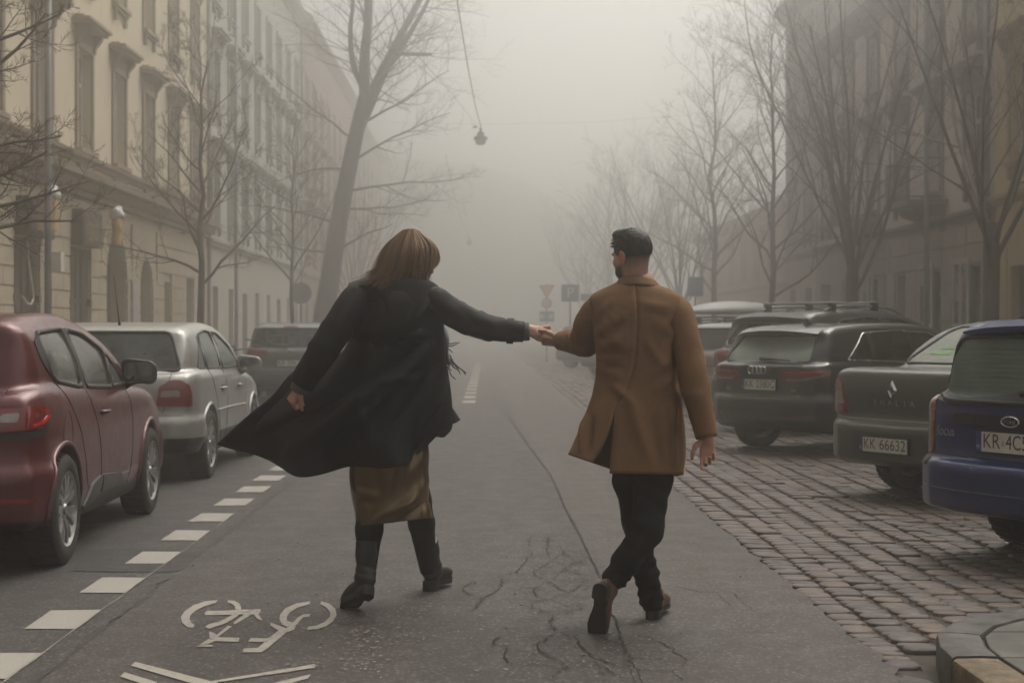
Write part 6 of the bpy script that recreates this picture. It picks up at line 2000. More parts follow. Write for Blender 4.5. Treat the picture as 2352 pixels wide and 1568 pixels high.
bicycle((-4.95, 31.2, .12), R(-65), 'dark bicycle standing on the pavement beyond the silver car')
# ---------------------------------------------------------------- people
def cloth(name, color, rough=.85, sheen=.3, weave=.35, wscale=420, var=.18, spec=.2):
    m = bpy.data.materials.new(name); nt, b = nodes_of(m)
    v = coords(nt)
    f = noise(nt, v, 7, 6, .6); g = noise(nt, v, 60, 5, .7)
    c = ramp(nt, f, [(.3, tuple(x * (1 - var) for x in color)), (.7, tuple(min(1, x * (1 + var)) for x in color))])
    c = mixc(nt, ramp(nt, g, [(.4, 0.0), (.75, .35)]), c, tuple(min(1, x * 1.5) for x in color))
    nt.links.new(c, b.inputs['Base Color']); b.inputs['Roughness'].default_value = rough
    b.inputs['Specular IOR Level'].default_value = spec
    b.inputs['Sheen Weight'].default_value = sheen; b.inputs['Sheen Roughness'].default_value = .4
    b.inputs['Sheen Tint'].default_value = tuple(min(1, x * 3) for x in color) + (1,)
    bump(nt, b, noise(nt, v, wscale, 2), weave, .0015)
    return m
CAMEL = cloth('camel_wool', (.162, .092, .047), .9, .15, .5, 260, .12)
BLACKC = cloth('black_cotton', (.0042, .0042, .0043), .72, .02, .3, 500, .2, .3)
TROUSER = cloth('black_trouser', (.0055, .0055, .006), .9, .05, .3, 500, .2, .15)
TIGHTS = cloth('black_tights', (.006, .006, .006), .85, .1, .2, 600, .2, .2)
KNIT = cloth('grey_knit', (.115, .125, .135), .95, .4, .9, 160, .2)
SHIRTG = cloth('grey_collar', (.16, .18, .18), .9, .2, .3, 300, .15)
SATIN = cloth('olive_satin', (.12, .080, .036), .26, .0, .1, 500, .15, .8)
SATIN.node_tree.nodes['Principled BSDF'].inputs['Metallic'].default_value = .55
LEATHB = mat('boot_leather', (.007, .007, .007), .45, var=.3, vscale=14, bump_s=.25, bscale=120, spec=.5)
LEATHR = mat('shoe_leather', (.085, .032, .018), .40, var=.35, vscale=12, bump_s=.2, bscale=120)
SOLE = mat('shoe_sole', (.014, .011, .009), .75, var=.3, vscale=20, bump_s=.3)
def skinm():
    m = bpy.data.materials.new('skin'); nt, b = nodes_of(m)
    at = nt.nodes.new('ShaderNodeAttribute'); at.attribute_name = 'tone'
    v = coords(nt)
    sk = ramp(nt, noise(nt, v, 28, 4), [(.3, (.36, .20, .145)), (.7, (.45, .27, .20))])
    sk = mixc(nt, ramp(nt, at.outputs['Fac'], [(.02, 0.0), (.95, .97)]), sk, (.022, .017, .014))
    red = nt.nodes.new('ShaderNodeAttribute'); red.attribute_name = 'flush'
    sk = mixc(nt, red.outputs['Fac'], sk, (.42, .13, .09))
    nt.links.new(sk, b.inputs['Base Color']); b.inputs['Roughness'].default_value = .5
    b.inputs['Subsurface Weight'].default_value = .12; b.inputs['Subsurface Radius'].default_value = (.01, .004, .002); b.inputs['Subsurface Scale'].default_value = .3
    bump(nt, b, noise(nt, v, 240, 3), .15, .001)
    return m
SKIN = skinm()
def hairm(name, c0, c1):
    m = bpy.data.materials.new(name); nt, b = nodes_of(m)
    at = nt.nodes.new('ShaderNodeAttribute'); at.attribute_name = 'tone'
    nt.links.new(ramp(nt, at.outputs['Fac'], [(0.0, c0), (1.0, c1)]), b.inputs['Base Color'])
    b.inputs['Roughness'].default_value = .55; b.inputs['Specular IOR Level'].default_value = .25
    return m
HAIRW = hairm('hair_brown', (.095, .052, .028), (.36, .22, .13))
HAIRM = hairm('hair_black', (.007, .006, .0055), (.022, .018, .016))

def grid_from_ctrl(ctrl, per_r, per_c):
    """bicubic Catmull surface through a control grid -> array (rows, cols, 3)"""
    rows = [catmull(r, per_c) for r in ctrl]
    cols = [catmull([r[k] for r in rows], per_r) for k in range(len(rows[0]))]
    return np.array(cols).transpose(1, 0, 2)
def gnormals(G, out=None):
    du = np.gradient(G, axis=1); dv = np.gradient(G, axis=0)
    n = np.cross(du, dv); n /= (np.linalg.norm(n, axis=2)[..., None] + 1e-9)
    return n
def fold_field(G, folds):
    """ridges along image-space lines (display px); G in world"""
    px = 1117 + FPX * G[..., 0] / G[..., 1]; py = 758 - FPX * (G[..., 2] - CAMH) / G[..., 1]
    d = np.zeros(px.shape)
    for (x0, y0, x1, y1, w, a) in folds:
        ex, ey = x1 - x0, y1 - y0; l2 = ex * ex + ey * ey
        t = ((px - x0) * ex + (py - y0) * ey) / l2; tc = np.clip(t, 0, 1)
        dist = np.hypot(px - x0 - ex * tc, py - y0 - ey * tc)
        s = ((px - x0) * ey - (py - y0) * ex) / math.sqrt(l2)
        env = np.sin(np.pi * np.clip(tc * .9 + .08, 0, 1)) ** .7
        d += a * env * np.exp(-(dist / w) ** 2) * (1 + .6 * np.tanh(s / w))
    return d
def vnoise(G, sc, seed):
    rs = np.random.RandomState(seed); out = np.zeros(G.shape[:-1])
    for k in range(7):
        d = rs.normal(size=3); d /= np.linalg.norm(d); ph = rs.uniform(0, 6.28)
        out += np.sin((G @ d) * sc * rs.uniform(.6, 1.7) + ph + 1.3 * np.sin((G @ rs.normal(size=3)) * sc * .5))
    return out / 7
def grid_mb(mb, G, closed=False):
    mb.grid([[tuple(p) for p in r] for r in G], closed)
def sleeve(path, radii, m, name, parent, seed, wr=.004, per=7, n=28, squash=None, folds=(), rings=3.0, cap_end=True):
    """tapered tube with cloth wrinkles; path = list of (x, y, Z) display px + depth"""
    P = np.array(catmull([tuple(wp(*p)) for p in path], per)); Rd = np.array(catmull([(r,) for r in radii], per))[:, 0]
    rows = []
    t = np.gradient(P, axis=0); t /= np.linalg.norm(t, axis=1)[:, None]
    a = np.cross(t[0], (0, 1, 0)); a /= np.linalg.norm(a)
    L = np.concatenate([[0], np.cumsum(np.linalg.norm(np.diff(P, axis=0), axis=1))])
    for i in range(len(P)):
        a = a - t[i] * a.dot(t[i]); a /= np.linalg.norm(a); b = np.cross(t[i], a)
        th = np.linspace(0, 2 * np.pi, n, endpoint=False)
        rows.append(P[i] + Rd[i] * (np.cos(th)[:, None] * a + np.sin(th)[:, None] * b))
    G = np.array(rows)
    C = P[:, None, :]
    N = (G - C); N /= np.linalg.norm(N, axis=2)[..., None]
    w = vnoise(G, 34, seed) * wr + vnoise(G * np.array([1, 1, 1.0]), 75, seed + 1) * wr * .35
    th = np.linspace(0, 2 * np.pi, n, endpoint=False)[None, :]
    w += wr * rings * .5 * np.maximum(0, np.sin(L[:, None] * 55 + 1.6 * np.sin(th + seed) + seed)) ** 3 * np.exp(-((L[:, None] / L[-1] - .55) / .25) ** 2)
    if len(folds): w += fold_field(G, folds)
    G = G + N * w[..., None]
    # turn the cuff inwards
    endc = G[-1].mean(0)
    G = np.concatenate([G, [(G[-1] - endc) * .93 + endc], [(G[-2] - G[-2].mean(0)) * .86 + G[-2].mean(0)]])
    mb = MB(); grid_mb(mb, G, True)
    return mb
def sdf_obj(name, f, lo, hi, h, m, parent, smooth=True):
    V, Q = surfnets(f, lo, hi, h, 2)
    return link(name, np_mesh(name, V, Q, smooth), m, parent)

def hand_sdf(W, D, N, thumb_side, curls, scale=1.0, spread=.0, thumb=None):
    """list of capsules for a hand: W wrist, D along the palm, N out of the palm, thumb_side +1/-1 along D x N"""
    W, D, N = Vector(W), Vector(D).normalized(), Vector(N).normalized()
    N = (N - D * N.dot(D)).normalized(); S = D.cross(N) * thumb_side
    caps = []
    k = scale
    for s_, r in ((.026, .0145), (.009, .0150), (-.009, .0145), (-.025, .0130)):
        caps.append((W + S * s_ * .55 * k, W + D * .088 * k + S * s_ * k, r * 1.05 * k, r * .86 * k))
    caps.append((W - D * .03 * k, W + D * .02 * k, .026 * k, .025 * k))
    lens = ((.044, .026, .021), (.048, .030, .023), (.045, .028, .022), (.036, .021, .019))
    for i, s_ in enumerate((.027, .0095, -.009, -.026)):
        base = W + D * (.088 - .004 * (i in (0, 3)) - .006 * (i == 3)) * k + S * s_ * k
        d = (D + S * (s_ * spread * 10)).normalized(); ang = 0.0; p = base
        for j in range(3):
            ang += curls[i][j]
            dd = (d * math.cos(ang) + N * math.sin(ang)).normalized()
            q = p + dd * lens[i][j] * k
            r0, r1 = (.0088, .0080, .0074, .0066)[j] * k, (.0088, .0080, .0074, .0066)[j + 1] * k
            caps.append((p, q, r0, r1)); p = q
    t0, t1, t2 = thumb or ((.75, .55, .25), (.55, .8, .25), (.3, .9, .35))
    p = W + D * .018 * k + S * .022 * k
    for (a, b, c), L, r0, r1 in ((t0, .045, .016, .0125), (t1, .033, .0115, .010), (t2, .027, .0098, .0078)):
        dd = (S * a + D * b + N * c).normalized(); q = p + dd * L * k
        caps.append((p, q, r0 * k, r1 * k)); p = q
    return caps
def hand_mesh(caps, h=.0042, extra=()):
    P = [c[0] for c in caps] + [c[1] for c in caps]
    lo = [min(p[i] for p in P) - .035 for i in range(3)]; hi = [max(p[i] for p in P) + .035 for i in range(3)]
    def f(x, y, z):
        d = None
        for i, (a, b, ra, rb) in enumerate(caps):
            q = capsule(x, y, z, a, b, ra, rb)
            d = q if d is None else smin(d, q, .010 if i < 5 else .0045)
        return d
    return surfnets(f, lo, hi, h, 2)
def head_mesh(C, F, U, female=False, h=.0065, neck=None):
    """head centred at C looking along F; returns verts, quads, tone, flush"""
    F, U = Vector(F).normalized(), Vector(U); U = (U - F * U.dot(F)).normalized(); S = F.cross(U)   # S: the person's right-hand side
    k = .91 if female else .93
    nb = Vector(neck) - Vector(C); nb = (nb.dot(S) / k, nb.dot(F) / k, nb.dot(U) / k)
    def f(x, y, z):          # x side, y forward, z up; head height about .23
        ax = np.abs(x)
        d = ellipsoid(x, y, z, (0, -.012, .035), (.076, .096, .088))
        d = smin(d, ellipsoid(x, y, z, (0, .030, -.030), (.060, .064, .082)), .03)
        d = smin(d, ellipsoid(ax, y, z, (.030, .040, -.075), (.030, .040, .030)), .03)             # jaw
        d = smin(d, ellipsoid(x, y, z, (0, .072, -.098), (.024, .022, .020)), .02)                   # chin
        d = smin(d, ellipsoid(ax, y, z, (.028, .078, .020), (.030, .018, .012)), .02)              # brow
        d = smin(d, ellipsoid(ax, y, z, (.044, .060, -.022), (.022, .022, .020)), .02)             # cheek bone
        d = smax(d, -ellipsoid(ax, y, z, (.031, .098, .004), (.017, .016, .012)), .015)            # eye socket
        d = smin(d, ellipsoid(ax, y, z, (.031, .079, .003), (.0125, .0125, .0115)), .003)          # eye
        d = smin(d, capsule(x, y, z, (0, .088, .012), (0, .112, -.026), .008, .0115), .012)         # nose
        d = smin(d, ellipsoid(ax, y, z, (.010, .100, -.030), (.009, .010, .008)), .006)
        d = smin(d, ellipsoid(x, y, z, (0, .088, -.056), (.022, .012, .0065)), .006)                # lips
        d = smin(d, ellipsoid(x, y, z, (0, .087, -.067), (.019, .012, .0065)), .005)
        ear = ellipsoid(ax, y, z, (.080, -.008, .000), (.011, .021, .033))                         # ear
        ear = smax(ear, -ellipsoid(ax, y, z, (.092, -.002, .002), (.009, .012, .020)), .006)
        d = smin(d, ear, .008)
        d = smin(d, capsule(x, y, z, (0, -.026, -.05), nb, .056 if not female else .046, .058 if not female else .048), .03)   # neck
        return d
    V, Q = surfnets(f, (-.12, -.15, -.20), (.12, .15, .15), h, 2)
    x, y, z = V.T
    ax = np.abs(x)
    tone = np.zeros(len(V)); flush = np.clip((ax - .078) / .006, 0, 1) * (np.abs(z) < .04) * .8
    if not female:
        beard = np.clip((-.028 - z - .25 * (y - .03)) / .02, 0, 1) * np.clip((y - .005) / .02, 0, 1) * (z > -.125)
        beard *= 1 - np.clip((.024 - ax) / .01, 0, 1) * np.clip((z + .082) / .01, 0, 1) * .2
        fade = np.clip((z + .085) / .085, 0, 1) ** 1.2 * np.clip((.028 - y) / .03, 0, 1) * (ax < .0795)
        tone = np.maximum(beard * .95, fade * .92)
        brow = (np.abs(z - .021) < .006) * (y > .07) * (ax > .012) * (ax < .05)
        tone = np.maximum(tone, brow * .9)
    else:
        lips = (np.abs(z + .061) < .011) * (y > .086) * (ax < .022); flush = np.maximum(flush, lips * .7)
    B = np.array([list(S), list(F), list(U)])
    V = V * k @ B + np.array(C)
    if np.linalg.det(B) < 0: Q = Q[:, ::-1]
    return V, Q, tone, flush, (S, F, U, k)
def body_object(name, parts, **tags):
    """one mesh from several (V, Q, tone, flush)"""
    VV, QQ, T, Fl, o = [], [], [], [], 0
    for V, Q, t, f_ in parts:
        VV.append(V); QQ.append(np.asarray(Q) + o); o += len(V)
        T.append(t if t is not None else np.zeros(len(V))); Fl.append(f_ if f_ is not None else np.zeros(len(V)))
    me = np_mesh(name, np.concatenate(VV), np.concatenate(QQ))
    a = me.attributes.new('tone', 'FLOAT', 'POINT'); a.data.foreach_set('value', np.concatenate(T))
    a = me.attributes.new('flush', 'FLOAT', 'POINT'); a.data.foreach_set('value', np.concatenate(Fl))
    o = link(name, me, SKIN)
    return tag(o, **tags)
def chain_sdf(segs, k=.03):
    def f(x, y, z):
        d = None
        for a, b, ra, rb in segs:
            q = capsule(x, y, z, a, b, ra, rb)
            d = q if d is None else smin(d, q, k)
        return d
    return f
def bounds(segs, pad):
    P = [s_[0] for s_ in segs] + [s_[1] for s_ in segs]
    return [min(p[i] for p in P) - pad for i in range(3)], [max(p[i] for p in P) + pad for i in range(3)]
def frame_mat(o, fwd, up):
    f = Vector(fwd).normalized(); u = Vector(up); u = (u - f * u.dot(f)).normalized(); s = f.cross(u)
    M = Matrix.Identity(4)
    for i in range(3): M[i][0], M[i][1], M[i][2], M[i][3] = s[i], f[i], u[i], o[i]
    return M
def shoe(name, M, parent, m_up, boot=False, L=.295, bend=0.0, shaft=None):
    """y heel to toe, z up, origin under the heel"""
    k = L / .295
    if boot:
        sd = Matrix(M).to_3x3().inverted() @ Vector(shaft).normalized(); s0 = Vector((0, .058 * k, .085)); s1 = s0 + sd * .11; s2 = s0 + sd * .175
    def bendz(y): return bend * np.clip((y - .19 * k), 0, 1)
    def up(x, y, z):
        z = z - bendz(y)
        d = ellipsoid(x, y, z, (0, .055 * k, .060), (.036, .062 * k, .055))
        d = smin(d, ellipsoid(x, y, z, (0, .15 * k, .050), (.042, .085 * k, .040)), .03)
        d = smin(d, ellipsoid(x, y, z, (.002, .225 * k, .040), (.042, .066 * k, .026)), .03)
        d = smin(d, capsule(x, y, z, (0, .055 * k, .06), (0, .060 * k, .105 if not boot else .09), .036, .038 if not boot else .042), .03)
        if boot: d = smin(smin(d, capsule(x, y, z, s0, s1, .043, .048), .03), capsule(x, y, z, s1, s2, .048, .052), .02)
        d = smax(d, -(z - .018), .006)
        if boot:
            q = x * sd.x + y * sd.y + z * sd.z - s0.dot(sd)
            d = d + .0022 * np.sin(q * 170 + x * 40) * (q > -.03) * (q < .07)
            return smax(d, q - .172, .006)
        return smax(d, z - .125, .006)
    V, Q = surfnets(up, (-.16, -.16, -.02), (.16, L + .05, .34), .009, 2)
    def xf(V): return (np.c_[V, np.ones(len(V))] @ np.array(M).T)[:, :3]
    o = link(name, np_mesh(name, xf(V), Q), m_up, parent)
    if np.linalg.det(np.array(M)[:3, :3]) < 0: pass
    outl = catmull([(0, 0), (.030, .012), (.035, .06 * k), (.030, .12 * k), (.043, .19 * k), (.042, .235 * k), (.022, L - .008), (0, L), (-.022, L - .01), (-.040, .235 * k), (-.040, .19 * k), (-.027, .12 * k), (-.034, .06 * k), (-.030, .012)], 3, True)
    sl = MB(); n = len(outl)
    A = [(x * 1.05, y, .004 + bendz(y)) for x, y in outl]; B = [(x * 1.05, y, .022 + bendz(y)) for x, y in outl]
    if boot: A = [(x, y, z - .014) for x, y, z in A]
    V2 = xf(np.array(A + B))
    sl.add(V2.tolist(), [tuple(range(n)), tuple(range(n, 2 * n))] + [(i, (i + 1) % n, n + (i + 1) % n, n + i) for i in range(n)])
    sl.build('sole', SOLE, o)
    hl = [(x, y) for x, y in outl if y < .085 * k]
    hl = sorted([p for p in hl if p[0] >= 0], key=lambda p: p[1]) + sorted([p for p in hl if p[0] < 0], key=lambda p: -p[1])
    n = len(hl); hb = -.022 if not boot else -.030
    V3 = xf(np.array([(x, y, hb) for x, y in hl] + [(x * 1.03, y, .006) for x, y in hl]))
    MB().add(V3.tolist(), [tuple(range(n)), tuple(range(n, 2 * n))] + [(i, (i + 1) % n, n + (i + 1) % n, n + i) for i in range(n)]).build('heel', SOLE, o)
    return o
def man():
    Z = 7.15
    C = wp(1452, 590, 7.13)
    V, Q, tn, fl, (S, F, U, k) = head_mesh(C, (-.66, .75, -.05), (-.05, -.02, 1), neck=wp(1461, 668, 7.165))
    # hands
    rw = wp(1625, 1003, 7.02)
    r_caps = hand_sdf(rw, (.00, .02, -1), (-.10, -.95, 0), 1, [(.40, .55, .35), (.70, .80, .5), (.9, 1.0, .6), (1.0, 1.0, .7)], .95, .0, ((.75, .55, .2), (.35, .95, .1), (.15, 1, .0)))
    lw = wp(1292, 787, 7.60)
    l_caps = hand_sdf(lw, (-.92, .05, .12), (-.05, .55, .80), -1, [(1.0, 1.2, .6), (1.05, 1.25, .7), (1.05, 1.25, .7), (1.0, 1.2, .7)], 1.02, .0, ((.30, .85, .35), (.15, .95, .30), (.05, .9, -.1)))
    segs = [(wp(1462, 655, Z), wp(1470, 800, Z), .085, .12), (wp(1470, 800, Z), wp(1480, 960, Z), .12, .13),
            (wp(1382, 716, 7.17), wp(1348, 795, 7.38), .036, .036), (wp(1348, 795, 7.38), lw, .038, .026),
            (wp(1545, 716, 7.15), wp(1598, 870, 7.1), .036, .036), (wp(1598, 870, 7.1), rw, .038, .026), (wp(1400, 712, 7.17), wp(1530, 712, 7.17), .05, .05),
            (wp(1505, 975, 7.17), wp(1487, 1215, 7.02), .065, .05), (wp(1490, 1215, 6.98), wp(1400, 1340, 7.04), .045, .032),
            (wp(1442, 975, 7.17), wp(1455, 1195, 7.25), .075, .05), (wp(1455, 1195, 7.25), wp(1495, 1385, 7.30), .045, .032)]
    lo, hi = bounds(segs, .16)
    Vb, Qb = surfnets(chain_sdf(segs), lo, hi, .024, 1)
    Vr, Qr = hand_mesh(r_caps); Vl, Ql = hand_mesh(l_caps)
    P = body_object('person', [(V, Q, tn, fl), (Vb, Qb, None, None), (Vr, Qr, None, np.full(len(Vr), .12)), (Vl, Ql, None, np.full(len(Vl), .05))],
                    label='man in a camel coat and black trousers, seen from behind, holding the woman\'s hand', cat='person', group='couple walking hand in hand')
    # hair: thick on top, clipped at the sides
    B = np.array([list(S), list(F), list(U)]); Cn = np.array(C)
    def hf(x, y, z):
        q = np.stack(np.broadcast_arrays(x, y, z), -1) - Cn
        l = q @ B.T / k
        a, b_, c = l[..., 0], l[..., 1], l[..., 2]
        nz = .0018 * np.sin(a * 150 + 2 * np.sin(b_ * 90)) * np.sin(b_ * 110 + a * 60 + c * 80)
        d = ellipsoid(a, b_, c, (0, -.010, .044), (.0835, .104, .094)) + nz
        d = smin(d, ellipsoid(a, b_, c, (0, .045, .112), (.058, .058, .030)) + nz, .02)
        cut_ = -.004 - c - .9 * np.clip(b_ - .02, 0, 1) * 0 + np.clip(b_ - .045, 0, 1) * 1.6
        return smax(d, cut_, .012)
    c = list(C)
    Vh, Qh = surfnets(hf, (c[0] - .16, c[1] - .16, c[2] - .05), (c[0] + .16, c[1] + .16, c[2] + .19), .0065, 2)
    me = np_mesh('hair', Vh, Qh); a = me.attributes.new('tone', 'FLOAT', 'POINT'); a.data.foreach_set('value', np.clip(.35 + .6 * np.sin(Vh @ np.array([210, 60, 160]) + 2 * np.sin(Vh @ np.array([70, 130, 60]))), 0, 1))
    ho = link('hair', me, HAIRM, P)
    rs = random.Random(2); st = MB()
    for _ in range(420):                          # short strands on top
        th, ph = rs.uniform(0, 6.28), math.acos(rs.uniform(.12, 1))
        l = Vector((math.sin(ph) * math.cos(th) * .083, -.008 + math.sin(ph) * math.sin(th) * .103, .044 + math.cos(ph) * .093))
        p = C + (S * l.x + F * l.y + U * l.z) * k
        nrm_ = (S * l.x / .083 + F * (l.y) / .103 + U * (l.z - .044) / .093).normalized()
        d = (nrm_ * .12 + F * rs.uniform(.5, 1.0) + S * rs.gauss(0, .25) + U * rs.uniform(-.2, .1)).normalized()
        st.tube([p - nrm_ * .004, p + d * .010 + nrm_ * .002, p + d * rs.uniform(.016, .024)], [.0026, .0022, .0008], 3, False)
    me = st.mesh('hair_strands', True, False); a = me.attributes.new('tone', 'FLOAT', 'POINT'); a.data.foreach_set('value', [rs.random() for _ in range(len(me.vertices))])
    link('hair_strands', me, HAIRM, ho)
    # ---- coat body: columns run from the vent round the right side, front, left side, back to the vent
    #      (y, ventR x, right x, front x, left x, ventL x, back depth, front depth, hem drop terms)
    rows = [ # y, vR, eR, eRy, fx, eL, eLy, vL, vLy, zb, zf
        (640, 1456, 1494, 646, 1450, 1420, 646, 1456, 640, .062, .070),
        (648, 1456, 1515, 655, 1450, 1402, 655, 1456, 648, .085, .090),
        (658, 1458, 1546, 668, 1455, 1374, 668, 1458, 658, .105, .105),
        (674, 1460, 1566, 684, 1458, 1354, 684, 1460, 674, .122, .115),
        (705, 1462, 1568, 712, 1460, 1356, 712, 1462, 705, .140, .125),
        (770, 1462, 1562, 772, 1462, 1364, 772, 1462, 770, .140, .130),
        (840, 1455, 1560, 840, 1462, 1370, 840, 1455, 840, .130, .130),
        (900, 1436, 1565, 900, 1465, 1362, 898, 1436, 900, .135, .135),
        (934, 1414, 1569, 935, 1465, 1352, 930, 1412, 934, .145, .140),
        (985, 1409, 1574, 985, 1470, 1334, 975, 1398, 982, .160, .150),
        (1035, 1404, 1576, 1040, 1475, 1317, 1015, 1381, 1028, .170, .155),
        (1087, 1400, 1570, 1090, 1480, 1304, 1043, 1362, 1062, .178, .160)]
    rr = np.array(catmull(rows, 6))
    n = 26
    G = []
    for (y, vR, eR, eRy, fx, eL, eLy, vL, vLy, zb, zf) in rr:
        row = []
        fy = max(y, eRy) + (14 if y > 1060 else 0)
        th = np.linspace(0, np.pi / 2, n)
        ex = .78
        for t in th:          # vent -> right side
            s_, c_ = math.sin(t) ** ex, math.cos(t) ** ex
            row.append(wp(vR + (eR - vR) * s_, y + (eRy - y) * s_, Z - zb * c_))
        for t in th[1:]:      # right side -> front
            s_, c_ = math.sin(t) ** ex, math.cos(t) ** ex
            row.append(wp(eR + (fx - eR) * (1 - c_), eRy + (fy - eRy) * (1 - c_), Z + zf * s_))
        for t in th[1:]:      # front -> left side
            s_, c_ = math.sin(t) ** ex, math.cos(t) ** ex
            row.append(wp(fx + (eL - fx) * s_, fy + (eLy - fy) * s_, Z + zf * c_))
        for t in th[1:]:      # left side -> vent
            s_, c_ = math.sin(t) ** ex, math.cos(t) ** ex
            row.append(wp(eL + (vL - eL) * (1 - c_), eLy + (vLy - eLy) * (1 - c_), Z - zb * s_))
        G.append(row)
    G = np.array(G)
    N = gnormals(G)
    if (N[30, 2] @ np.array([0, -1, 0])) < 0: N = -N
    folds = [(1555, 720, 1520, 800, 9, -.008), (1478, 780, 1530, 850, 12, .006), (1395, 790, 1470, 800, 7, .008), (1385, 745, 1420, 715, 8, .008), (1400, 880, 1450, 930, 9, .008), (1550, 860, 1500, 900, 10, .006), (1372, 770, 1440, 722, 10, .012), (1376, 800, 1450, 770, 11, .013), (1378, 828, 1440, 826, 10, .010), (1376, 850, 1430, 870, 12, .009), (1548, 790, 1560, 900, 12, -.014),
             (1545, 760, 1500, 740, 10, .006), (1500, 860, 1545, 820, 14, .006), (1412, 930, 1380, 1050, 14, .012), (1440, 920, 1490, 1060, 18, .008), (1345, 960, 1330, 1040, 9, .012), (1360, 960, 1352, 1050, 8, -.010),
             (1500, 960, 1515, 1075, 16, -.006), (1540, 930, 1548, 1070, 12, .008), (1400, 690, 1370, 730, 12, .006), (1425, 905, 1470, 960, 20, .006), (1478, 700, 1540, 712, 16, .004), (1462, 655, 1440, 880, 3, -.0012), (1530, 880, 1532, 1080, 3, -.001)]
    D = 2.5 * fold_field(G, [(a, b_, c_, d_, w_ * .62, h_) for a, b_, c_, d_, w_, h_ in folds]) * np.clip((Z + .02 - G[..., 1]) / .05, 0, 1) + vnoise(G, 14, 5) * .0035 + vnoise(G, 45, 9) * .0012
    Gd = G + N * D[..., None]
    i_v = int(np.argmin(np.abs(rr[:, 0] - 934)))
    Gd[:i_v + 1, -1] = Gd[:i_v + 1, 0] = (Gd[:i_v + 1, 0] + Gd[:i_v + 1, -1]) / 2
    mb = MB(); grid_mb(mb, Gd)
    coat = link('coat', mb.mesh('coat', True, True), CAMEL, P)
    so = coat.modifiers.new('thick', 'SOLIDIFY'); so.thickness = .007; so.offset = -1
    sl = sleeve([(1528, 700, 7.15), (1553, 716, 7.13), (1577, 790, 7.09), (1595, 880, 7.06), (1610, 945, 7.04), (1623, 1004, 7.02)], [.050, .072, .066, .066, .058, .050], CAMEL, 'sleeve', coat, 3, .0035, folds=[(1560, 880, 1612, 868, 8, .006), (1566, 905, 1622, 915, 8, .005), (1580, 700, 1560, 760, 10, .004)])
    sl.build('sleeve', CAMEL, coat, True, fix=True)
    sl = sleeve([(1398, 700, 7.15), (1372, 716, 7.17), (1352, 752, 7.26), (1344, 784, 7.38), (1322, 783, 7.48), (1288, 783, 7.585)], [.050, .070, .073, .068, .062, .046], CAMEL, 'sleeve', coat, 8, .004, folds=[(1290, 770, 1300, 800, 4, .008), (1305, 762, 1318, 806, 5, .010), (1322, 752, 1338, 806, 6, .010), (1338, 732, 1352, 742, 6, .012)], rings=5)
    sl.build('sleeve', CAMEL, coat, True, fix=True)
    # collar: stand and fold
    cr = []
    for (dy, rad, dz) in ((10, .080, 0), (-3, .074, 0), (-7, .078, 0), (-2, .089, 0), (7, .102, 0), (14, .112, 0)):
        row = []
        for q in range(37):
            an = -math.pi * .80 + math.pi * 1.60 * q / 36
            front = (1 - math.cos(an)) / 2
            x = 1459 + 502 * rad * math.sin(an) * 1.02 + 6
            row.append(wp(x, 640 + dy + front * 18 + 3 * math.sin(an), Z - .004 - rad * .95 * math.cos(an)))
        cr.append(row)
    co = MB().grid([[tuple(p) for p in r] for r in cr]).build('collar', CAMEL, coat, True)
    so = co.modifiers.new('thick', 'SOLIDIFY'); so.thickness = .005
    # pocket flap on the right side
    pk = [wp(1556, 934, 6.985), wp(1566, 936, 7.02), wp(1565, 996, 7.015), wp(1556, 1000, 6.985)]
    b = MB(); b.add([tuple(p) for p in pk], [(0, 1, 2, 3)]); o = b.build('pocket', cloth('camel_dark', (.13, .062, .025), .9), coat); m_ = o.modifiers.new('thick', 'SOLIDIFY'); m_.thickness = .006
    # shirt collar line + watch
    b = MB(); b.lathe([(.031, -.010), (.036, -.010), (.036, .010), (.031, .010)], 24, 'Z', closed=True)
    me = b.mesh('wristwatch', 40); me.transform(frame_mat(lw + Vector((.005, 0, .0)), (0, .5, .8), (-.95, .05, .1))); link('wristwatch', me, CHROME, P)
    # trousers
    ts = [(wp(1476, 935, 7.17), wp(1476, 985, 7.17), .120, .125),
          (wp(1500, 1000, 7.17), wp(1499, 1100, 7.12), .088, .086), (wp(1499, 1100, 7.12), wp(1486, 1215, 7.0), .086, .070), (wp(1488, 1215, 6.98), wp(1440, 1288, 7.00), .070, .060), (wp(1440, 1288, 7.00), wp(1412, 1326, 7.03), .060, .057),
          (wp(1454, 1000, 7.18), wp(1454, 1100, 7.20), .090, .090), (wp(1450, 1100, 7.20), wp(1462, 1200, 7.25), .082, .064), (wp(1462, 1200, 7.25), wp(1485, 1320, 7.29), .062, .053), (wp(1485, 1320, 7.29), wp(1496, 1378, 7.30), .053, .057)]
    def tf(x, y, z):
        d = chain_sdf(ts, .035)(x, y, z)
        low = np.clip((.38 - z) / .1, 0, 1)
        return d + low * .004 * np.sin(z * 120 + 4 * np.sin(x * 30)) + .003 * np.sin(x * 45 + z * 38 + y * 30) * np.sin(z * 25)
    lo, hi = bounds(ts, .17)
    sdf_obj('trousers', tf, lo, hi, .013, TROUSER, P)
    # shoes: left foot flat and pointing away, right foot on its toe with the sole to the camera
    hp = wp(1497, 1424, 7.27); hp.z = .024
    shoe('shoe', frame_mat(hp, (.30, .95, 0), (0, 0, 1)), P, LEATHR)
    tip = wp(1368, 1458, 6.96); tip.z = .012
    heel = wp(1384, 1338, 6.93)
    fwd = (tip - heel).normalized()
    shoe('shoe', frame_mat(heel, fwd, Vector((.45, .90, .15))), P, LEATHR, L=.275)
    return P

